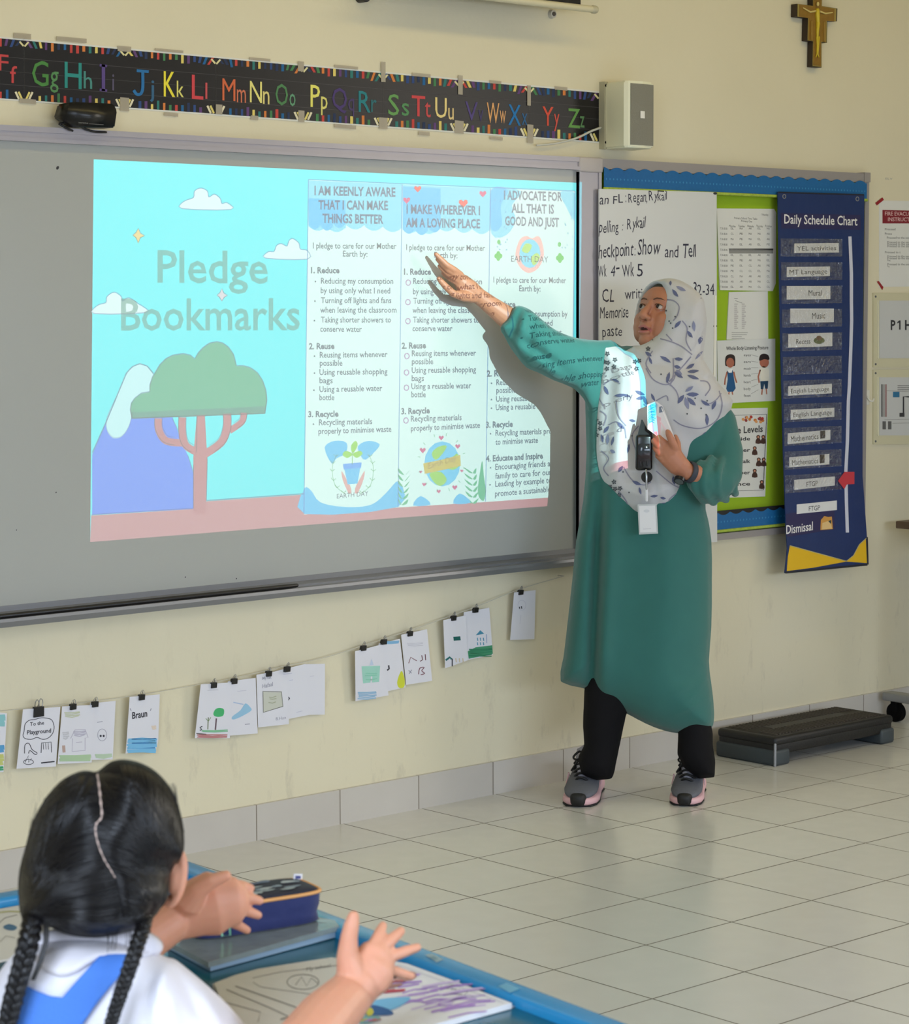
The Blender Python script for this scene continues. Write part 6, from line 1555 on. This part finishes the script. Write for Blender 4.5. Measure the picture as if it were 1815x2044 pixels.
for k in range(16): x = 745 + rnd.uniform(0, 30); y = 1972 + rnd.uniform(-12, 14); cv.stroke([(x, y), (x + rnd.uniform(16, 50), y - 4)], 3.5, RE if k % 2 else BRW, l=2 + k % 3)
cv.poly(smoothp([(728, 2004), (760, 1994), (800, 1990), (820, 1992), (800, 2008), (770, 2018), (735, 2020)], 3), BU, 4); cv.poly(smoothp([(724, 2012), (745, 2006), (775, 2014), (785, 2024), (755, 2026), (722, 2024)], 3), DB, 5)
cv.poly(smoothp([(730, 2014), (742, 2012), (746, 2022), (735, 2028)], 3), YL, 6); cv.poly(smoothp([(710, 2030), (730, 2026), (760, 2030), (740, 2042), (712, 2042)], 3), ink((120, 170, 170)), 4)
for k in range(6): cv.stroke([(700 + k*9, 2038), (716 + k*9, 2034)], 3, (RE, BRW, YL, PU)[k % 4], l=5)
cv.text('I can see many', 880, 1972, 935, 1981, 5, ink((90, 84, 96))); cv.text('colours at sea', 900, 1984, 945, 1990, 5, ink((90, 84, 96)))
cv.stroke([(712, 1924), (800, 1928), (900, 1964), (1005, 2002)], 1, ink((190, 186, 196))); cv.poly(smoothp([(784, 1948), (812, 1938), (832, 1943), (826, 1954), (796, 1960)], 3), ink((196, 150, 140)), 3)
mb.build('right_page', bk)
mb = MB(); mb.prism([at(x, y, z=ZD+.0012) for x, y in ((424, 1964), (662, 1914), (702, 1921), (812, 1927), (1033, 2007), (850, 2056), (640, 2116), (464, 2084))], (0, 0, -.001), mat('book_cover', (190, 190, 196), .4)); mb.build('cover', bk)

# ---- exercise books under the pencil case
n1 = [(324, 1873), (470, 1800), (668, 1836), (677, 1848), (416, 1921)]
mb = MB(); mb.prism([at(x, y, z=ZD+.016) for x, y in n1], (0, 0, -.007), mat('plastic_cover', (126, 134, 131), .2, spec=.8, var=.25, vscale=30, bump=.3, bscale=25))
tag(mb.build('exercise_book'), 'plastic covered exercise book directly under the navy pencil case', 'book')
n2 = [(334, 1882), (470, 1812), (664, 1846), (672, 1860), (420, 1928)]
mb = MB(); mb.prism([at(x, y, z=ZD+.008) for x, y in n2], (0, 0, -.007), mat('book_cover_blue', (150, 172, 190), .3)); mb.prism([at(x, y, z=ZD+.0072) for x, y in [(x, y - 1) for x, y in n2]], (0, 0, -.005), PGR)
tag(mb.build('exercise_book'), 'pale blue exercise book lowest in the stack under the pencil case', 'book')
# ---- pencil case
zc = ZD + .0168
NAVY, NTOP, PIP = mat('case_navy', (24, 36, 92), .7, sheen=.2, bump=.3, bscale=22, var=.12, vscale=15), mat('case_top', (28, 32, 52), .65), mat('case_piping', (222, 160, 96), .5)
pc = thing('pencil_case', 'navy zip pencil case with orange piping lying on the exercise books', 'pencil case', tuple(at(520, 1860, z=zc)))
A0, A1 = at(398, 1880, z=zc), at(649, 1840, z=zc)
ex = (A1 - A0).normalized(); ey = V((-ex.y, ex.x, 0)); Lc = (A1 - A0).length; Dc, Hc = .085, .043
def PCp(u, v, h): return A0 + ex*(u*Lc) + ey*(v*Dc) + V((0, 0, h*Hc))
def cring(s, h, bul=0, n=40):
    out = []
    for i in range(n):
        t = 2*math.pi*i/n; c, q = math.cos(t), math.sin(t); e = 2/5.5
        out.append(PCp(.5 + (.5*s + bul)*math.copysign(abs(c)**e, c), .5 + (.5*s + bul*2)*math.copysign(abs(q)**e, q), h))
    return out
mb = MB().loft([cring(.94, 0), cring(.99, .05, .004), cring(1, .3, -.012), cring(1, .55, .004), cring(1, .85, .008), cring(1, .94, .006)], NAVY); mb.build('case_body', pc)
mb = MB().loft([cring(.985, .93), cring(.99, .98), cring(.96, 1.03), cring(.8, 1.07), cring(.3, 1.09)], NTOP); cv = Canvas(mb, lambda u, v, l: PCp(u, v, 1.095 + .006*l)); rnd = random.Random(4)
for k in range(26):
    u, v = rnd.uniform(.12, .9), rnd.uniform(.18, .82); cv.poly([(u + q[0], v + q[1]) for q in smoothp([(rnd.uniform(-.07, -.03), rnd.uniform(-.03, .03)), (rnd.uniform(-.02, .02), -rnd.uniform(.04, .1)), (rnd.uniform(.03, .09), rnd.uniform(-.04, .04)), (rnd.uniform(-.02, .02), rnd.uniform(.03, .09))], 2)], ink(rnd.choice(((132, 146, 156), (176, 184, 184), (96, 110, 130), (150, 160, 160)))), 1 + k % 3)
mb.build('lid', pc)
r1 = cring(1.0, .95, .008); mb = MB().tube(r1 + [r1[0]], .0026, PIP, 8, caps=False); mb.build('piping', pc)
mb = MB(); c = PCp(.14, -.02, .8); q = [PCp(.175, -.035, .72), PCp(.165, -.05, .1), PCp(.23, -.05, .08), PCp(.222, -.035, .72)]; mb.tube(q + [q[0]], .0013, mat('pull_green', (130, 196, 160), .4), 8); mb.build('zip_pull', pc)
mb = MB(); a = PCp(.94, .8, 1.0); mb.prism([a, a + ex*.013 + V((0, 0, -.002)), a + ex*.014 + V((0, 0, .007)), a + ex*.001 + V((0, 0, .009))], ey*.0012, mat('tag_white', (226, 224, 226), .5))
mb.prism([a + ex*.003 + V((0, 0, .002)) - ey*.0004, a + ex*.011 + V((0, 0, .001)) - ey*.0004, a + ex*.011 + V((0, 0, .005)) - ey*.0004, a + ex*.003 + V((0, 0, .006)) - ey*.0004], ey*.0003, ink((70, 76, 130))); mb.build('fabric_tag', pc)
# ---- worksheet at the far left of the desk
mb = MB(); mb.prism([at(x, y, z=ZD+.003) for x, y in ((-120, 1835), (45, 1806), (190, 1818), (60, 1905), (-60, 1930))], (0, 0, -.0025), PGL); cv = Canvas(mb, lambda x, y, l: at(x, y, z=ZD+.003+l*.0003))
cv.stroke([(-10, 1822), (20, 1819), (40, 1820)], 3, ink((170, 166, 110))); cv.stroke([(-5, 1845), (10, 1832), (34, 1826)], 1.3, GK); cv.poly(smoothp([(6, 1850), (18, 1844), (34, 1850), (28, 1857), (14, 1856)], 2), ink((60, 100, 130))); cv.stroke([(0, 1880), (12, 1868), (30, 1872)], 1, GK)
tag(mb.build('worksheet'), 'coloured worksheet on the desk left of the girl', 'worksheet')

# ---------------------------------------------------------------- the girl
def G(px, py, dd=0): return at(px, py, d=2.5 + dd)
gi = thing('person', 'girl with two black braids and blue pinafore clapping at her desk, seen from behind', 'person', tuple(G(190, 2300, 0)))
SKG = mat('skin_girl', (222, 158, 128), .5, var=.05, vscale=40, sub=.2)
mb = MB()
mb.ell(G(208, 1695, .02), (.066, .066, .078), SKG); mb.ell(G(240, 1745, .05), (.055, .045, .055), SKG)
mb.tube([G(215, 1760, .035), G(200, 1850, .03), G(190, 1930, .03)], [.04, .036, .044], SKG, 16)
mb.tube([G(190, 1930, .03), G(190, 2060, .03), G(190, 2330, .03)], [.045, .07, .08], SKG, 18)
# right ear
ec = G(345, 1752, .012); ew = RT
mb.tube(smoothp([tuple(ec + RT*(a*.00085) + UP*(b*.00105) + FW*(c*.001)) for a, b, c in ((-6, 24, 0), (4, 28, -3), (12, 22, -4), (14, 8, -4), (11, -8, -3), (5, -20, -2), (-3, -27, 0), (-9, -24, 3))], 3, False), .0052, SKG, 10)
mb.ell(ec + RT*.002, (.009, .009, .022), SKG)
# right arm: shoulder, elbow below the frame, forearm rising to the clapping hand
mb.tube([G(330, 2000, .05), G(430, 2110, .0), G(552, 2142, -.06), G(598, 2100, -.035), G(652, 2034, .035), G(700, 1983, .095), G(718, 1962, .097)], [.03, .032, .034, .034, .0325, .0265, .0255], SKG, 18)
mb.tube([G(718, 1962, .097), G(733, 1938, .1), G(746, 1914, .104)], [.0265, .029, .022], SKG, 16, flat=(FW, .62))
mb.tube([G(738, 1950, .098), G(755, 1930, .1), G(761, 1922, .104)], [.025, .023, .016], SKG, 14, flat=(FW, .62))
for pts, r in ((((744, 1892), (752, 1874), (759, 1860), (765, 1847)), .0064), (((757, 1900), (774, 1883), (788, 1870), (801, 1858)), .0066), (((768, 1914), (790, 1906), (812, 1898), (834, 1891)), .0064), (((766, 1935), (786, 1938), (804, 1944), (822, 1949)), .006)):
    mb.tube([G(x, y, .104 + .008*i) for i, (x, y) in enumerate(pts)], [r*1.15, r*1.05, r, r*.8], SKG, 12)
mb.tube([G(706, 1950, .092), G(694, 1905, .086), G(697, 1870, .083), G(702, 1846, .082), G(706, 1828, .083)], [.02, .0125, .0098, .0088, .0066], SKG, 12)
# left arm: forearm from behind the neck, palm turned to the other hand
mb.tube([G(60, 1975, .02), G(100, 2015, .12), G(200, 1960, .2), G(300, 1868, .24), G(345, 1838, .255)], [.04, .036, .032, .027, .0245], SKG, 18)
mb.tube([G(345, 1838, .255), G(385, 1815, .262), G(425, 1803, .268), G(448, 1800, .27)], [.0255, .034, .039, .033], SKG, 18, flat=(FW, .55))
for pts, r in ((((440, 1774), (462, 1767), (482, 1767), (501, 1773)), .0064), (((448, 1792), (474, 1789), (497, 1792), (519, 1798)), .0067), (((448, 1812), (474, 1814), (495, 1819), (516, 1827)), .0065), (((438, 1830), (460, 1839), (478, 1848), (494, 1857)), .006)):
    mb.tube([G(x, y, .268 + .006*i) for i, (x, y) in enumerate(pts)], [r*1.2, r*1.1, r*1.02, r*.82], SKG, 12)
mb.tube([G(375, 1800, .245), G(398, 1774, .235), G(424, 1758, .232), G(452, 1748, .233)], [.018, .012, .0092, .0068], SKG, 12)
mb = remesh(mb, .0021, 3, SKG); mb.build('body', gi)
# ---- blouse, collar, pinafore
BLS = mat('blouse_white', (232, 230, 238), .8, spec=.2, bump=.08, bscale=30, var=.015)
TOR = [(-60, 2330), (-50, 2100), (-30, 1995), (5, 1930), (35, 1898), (85, 1872), (150, 1866), (230, 1870), (298, 1892), (330, 1910), (348, 1913), (380, 1938), (418, 1970), (458, 2008), (490, 2046), (512, 2085), (470, 2130), (420, 2160), (415, 2330)]
def gfold(x, y):
    e = 0
    for x0, y0, x1, y1, a in ((330, 1925, 300, 2044, .010), (352, 1935, 395, 2020, -.009), (300, 1960, 292, 2044, -.008), (410, 1985, 440, 2040, .008), (340, 1990, 350, 2050, .006)):
        dx, dy = x1-x0, y1-y0; L2 = dx*dx + dy*dy; t = max(0, min(1, ((x-x0)*dx + (y-y0)*dy)/L2)); e += a*math.exp(-((x-x0-t*dx)**2 + (y-y0-t*dy)**2)/140)
    return e
mb = MB(); inflate(mb, smoothp(TOR, 2), 90, .085, .1, BLS, G, lambda x, y: lerp(.01, .05, (x - 330)/150), gfold, 8)
mb = remesh(mb, .0045, 2, BLS); bl_bvh = mb.bvh(); mb.build('blouse', gi)
mb = MB()
cp = [(55, 1893), (85, 1862), (140, 1858), (200, 1868), (262, 1858), (300, 1866), (321, 1884), (322, 1900), (306, 1909), (262, 1908), (199, 1912), (155, 1940), (118, 1950), (80, 1930)]
P_, T_, O_ = trigrid(smoothp(cp, 2), 7); dd_ = polydist(P_, O_); vs = []
for i, (x, y) in enumerate(P_):
    d = ray(x, y).normalized(); h = bl_bvh.ray_cast(CP, d)
    q = h[0] if h[0] is not None and (h[0]-CP).length < 2.53 else G(x, y, -.02); vs.append(q - d*(.004 + .004*min(1, dd_[i]/8)))
nn = len(vs); mb.add(vs + [v + FW*.012 for v in vs], T_ + [tuple(i + nn for i in reversed(t)) for t in T_] + [((i+1) % len(O_), i, i + nn, (i+1) % len(O_) + nn) for i in range(len(O_))], mat('collar_white', (224, 220, 226), .8), True)
mb.build('collar', gi)
PIN = mat('pinafore_blue', (78, 128, 212), .8, spec=.2, bump=.1, bscale=250, var=.05, vscale=25)
PF = [(50, 1966), (74, 1978), (100, 1988), (124, 1991), (160, 1950), (199, 1907), (225, 1903), (253, 1903), (247, 1930), (240, 1948), (222, 1968), (204, 1990), (185, 2015), (165, 2046), (120, 2110), (110, 2300), (-20, 2300), (-10, 2150), (22, 2046)]
mb = MB(); drape(mb, PF, bl_bvh, PIN, .006, 6, .004); pin_bvh = mb.bvh()
ST = mat('pinafore_seam', (60, 104, 186), .8)
mb.build('pinafore', gi)
# ---- hair
HAIR = mat('hair_black', (15, 13, 15), .32, spec=.42); HAIRC = mat('hair_cap', (14, 12, 13), .6, spec=.15)
SCALP = mat('scalp', (196, 172, 160), .6)
HO = [(193, 1541), (216, 1522), (240, 1515), (268, 1518), (292, 1527), (314, 1541), (332, 1560), (347, 1583), (357, 1608), (364, 1635), (368, 1665), (368, 1695), (362, 1718), (348, 1728), (340, 1745), (339, 1775), (334, 1797), (318, 1818), (303, 1836), (285, 1852), (258, 1860), (225, 1868), (193, 1873), (160, 1871), (135, 1866), (110, 1856), (88, 1848), (62, 1846), (42, 1832), (37, 1800), (35, 1760), (42, 1718), (53, 1684), (65, 1638), (92, 1590), (124, 1556), (156, 1540), (176, 1537)]
def hdc(x, y): return .012 - .058*lerp(0, 1, (y - 1740)/105)
mb = MB(); inflate(mb, smoothp(HO, 2), 150, .098, .085, HAIRC, G, hdc, lambda x, y: -.004*math.exp(-((x - 200 - lerp(0, 36, (y-1690)/80))/7)**2) - .012*lerp(0, 1, (y - 1745)/90)*math.exp(-((x-235)/60)**2), 7)
mb = remesh(mb, .0035, 2, HAIRC); hv = mb.bvh(); hair = mb.build('hair', gi)
PT_ = smoothp([(194, 1544), (198, 1570), (201, 1600), (203, 1630), (192, 1645), (191, 1662), (197, 1688), (208, 1715), (220, 1735), (230, 1752)], 6, False)
mb = MB()
for i in range(len(PT_)-1): drape(mb, strokepoly(PT_[i:i+2], (3.6 + 1.6*math.sin(i*1.7))*(1 - .6*i/len(PT_))), hv, SCALP, .0012, 0)
mb.build('parting', hair, fix=False, label='pale scalp line of the parting')
PTF = PT_ + smoothp([(230, 1752), (240, 1790), (246, 1830), (248, 1860)], 6, False)
rnd = random.Random(2); mb = MB()
def onhair(x, y, off):
    d = ray(x, y).normalized(); h = hv.ray_cast(CP, d)
    return (h[0] - d*off) if h[0] is not None else None
def strand(S, C1, C2, E, r):
    pts = []; off = rnd.uniform(.0004, .0024)
    for i in range(17):
        t = i/16; u = 1 - t
        x = u**3*S[0] + 3*u*u*t*C1[0] + 3*u*t*t*C2[0] + t**3*E[0]; y = u**3*S[1] + 3*u*u*t*C1[1] + 3*u*t*t*C2[1] + t**3*E[1]
        p = onhair(x, y, off*(.3 + .7*math.sin(math.pi*min(1, t*1.2))))
        if p is not None and (not pts or (p - pts[-1]).length < .03): pts.append(p)
        elif pts: break
    if len(pts) > 3: mb.tube(pts, [r*(.5 + .5*min(1, i/3)) for i in range(len(pts))], HAIR, 4, caps=False)
for k in range(1300):
    i = rnd.random()**.9; s = PTF[int(i*(len(PTF)-1))]; sd = -1 if k % 2 else 1
    S = (s[0] + sd*rnd.uniform(1.2, 2.2), s[1] + rnd.uniform(-2, 2)); f = (s[1] - 1544)/320; r = rnd.uniform(.00045, .0009)
    w = rnd.gauss(0, 1)
    if sd < 0:
        E = (62 + w*10, 1834 + rnd.gauss(0, 8)); C1 = (S[0] - lerp(120, 40, f) + w*8, S[1] + lerp(-4, 30, f)); C2 = (lerp(20, 110, f) + w*13, lerp(1690, 1835, f))
    else:
        E = (291 + w*9, 1834 + rnd.gauss(0, 8)); C1 = (S[0] + lerp(120, 18, f) + w*8, S[1] + lerp(-8, 26, f)); C2 = (lerp(378, 285, f) + w*12, lerp(1680, 1820, f))
    strand(S, C1, C2, E, r)
TOPO = smoothp(HO[:12], 4, False); TOPL = smoothp([HO[0]] + HO[:-14:-1], 4, False)
for k in range(560):
    sd = k % 2; P0 = TOPO if sd else TOPL; i = rnd.random(); s = P0[int(i*(len(P0)-1))]; cx_ = 205
    S = (s[0] + (cx_ - s[0])*.03, s[1] + 3); w = rnd.gauss(0, 1); j = rnd.random()*.5
    if sd: C1 = (S[0] + lerp(30, -4, i) - j*40, S[1] + lerp(50, 60, i)); C2 = (lerp(350, 335, i) - j*50, lerp(1740, 1790, i)); E = (291 + w*9, 1834 + rnd.gauss(0, 8))
    else: C1 = (S[0] - lerp(30, -6, i) + j*40, S[1] + lerp(50, 60, i)); C2 = (lerp(50, 48, i) + j*50, lerp(1740, 1780, i)); E = (62 + w*10, 1834 + rnd.gauss(0, 8))
    strand(S, C1, C2, E, rnd.uniform(.00045, .0009))
for k in range(220):
    sd = k % 2; x = rnd.uniform(130, 290); S = (x, 1862 + rnd.uniform(-16, 4)); E = (66 + rnd.gauss(0, 8), 1838) if x < 200 else (289 + rnd.gauss(0, 7), 1838)
    strand(S, ((S[0]+E[0])/2, S[1] - 20), ((S[0]+E[0]*2)/3, S[1] - 22), E, rnd.uniform(.0004, .0008))
mb.build('hair_strands', hair, fix=False)['kind'] = 'stuff'
# loose hairs at the outline and the nape
mb = MB()
for k in range(46):
    a = rnd.choice(((rnd.uniform(335, 352), rnd.uniform(1560, 1600), 1), (rnd.uniform(60, 90), rnd.uniform(1600, 1650), -1), (rnd.uniform(215, 275), 1858, 0)))
    if a[2]: mb.tube([G(a[0], a[1], .0), G(a[0] + a[2]*rnd.uniform(4, 10), a[1] + 40, -.005), G(a[0] + a[2]*rnd.uniform(8, 18), a[1] + rnd.uniform(70, 110), 0)], .00028, HAIR, 4, caps=False)
    else: mb.tube([G(a[0], a[1], -.06), G(a[0] + rnd.uniform(-2, 4), a[1] + 16, -.066), G(a[0] + rnd.uniform(-4, 6), a[1] + rnd.uniform(24, 46), -.07)], .00028, HAIR, 4, caps=False)
mb.build('loose_hairs', hair, fix=False)['kind'] = 'stuff'
def braid(path, amp, name, label):
    p = smoothp([tuple(G(*q)) for q in path], 8, False); p = [V(q) for q in p]; n = len(p); mb = MB()
    for k in range(3):
        pts, rr = [], []; s = 0
        for i in range(n):
            if i: s += (p[i]-p[i-1]).length
            T = (p[min(i+1, n-1)] - p[max(i-1, 0)]).normalized(); N_ = T.cross(FW).normalized(); B_ = N_.cross(T)
            am = amp[0] + (amp[1]-amp[0])*i/(n-1); a = s/.0098/ (am/.012) + k*2*math.pi/3
            pts.append(p[i] + N_*am*math.sin(a) + B_*am*.5*math.sin(2*a)); rr.append(am*.78)
        base = MB().tube(pts, rr, HAIR, 12); mb.add(base.v, base.f, HAIR, True)
        # fine hairs running along each lock
        for h in range(22):
            ph = rnd.uniform(0, 6.28); q = []
            for i in range(n):
                T = (pts[min(i+1, n-1)] - pts[max(i-1, 0)]).normalized(); N_ = T.orthogonal().normalized(); N_ = (FW - T*FW.dot(T)).normalized(); B_ = N_.cross(T); q.append(pts[i] + (N_*math.cos(ph + i*.02) + B_*math.sin(ph + i*.02))*rr[i]*1.01)
            mb.tube(q, .00055, HAIR, 4, caps=False)
    mb.build(name, gi, fix=False, label=label)
braid([(70, 1818, -.06), (63, 1850, -.085), (56, 1885, -.1), (44, 1930, -.1), (30, 1980, -.098), (18, 2030, -.095), (8, 2085, -.09), (0, 2150, -.085)], (.0068, .0056), 'braid', 'left braid')
braid([(292, 1815, -.05), (287, 1848, -.08), (276, 1880, -.1), (263, 1920, -.108), (249, 1960, -.108), (235, 2000, -.106), (221, 2045, -.104), (205, 2100, -.1)], (.005, .0042), 'braid', 'right braid')
mb = MB()
for k in range(26): x = rnd.uniform(-5, 5); mb.tube([G(92 + x, 1842, -.085), G(92 + x*.8, 1880, -.095), G(82 + x*.7, 1915, -.1), G(66 + x*.6, 1955, -.102)], .0009, HAIR, 5)
mb.build('hair_lock', gi, fix=False)
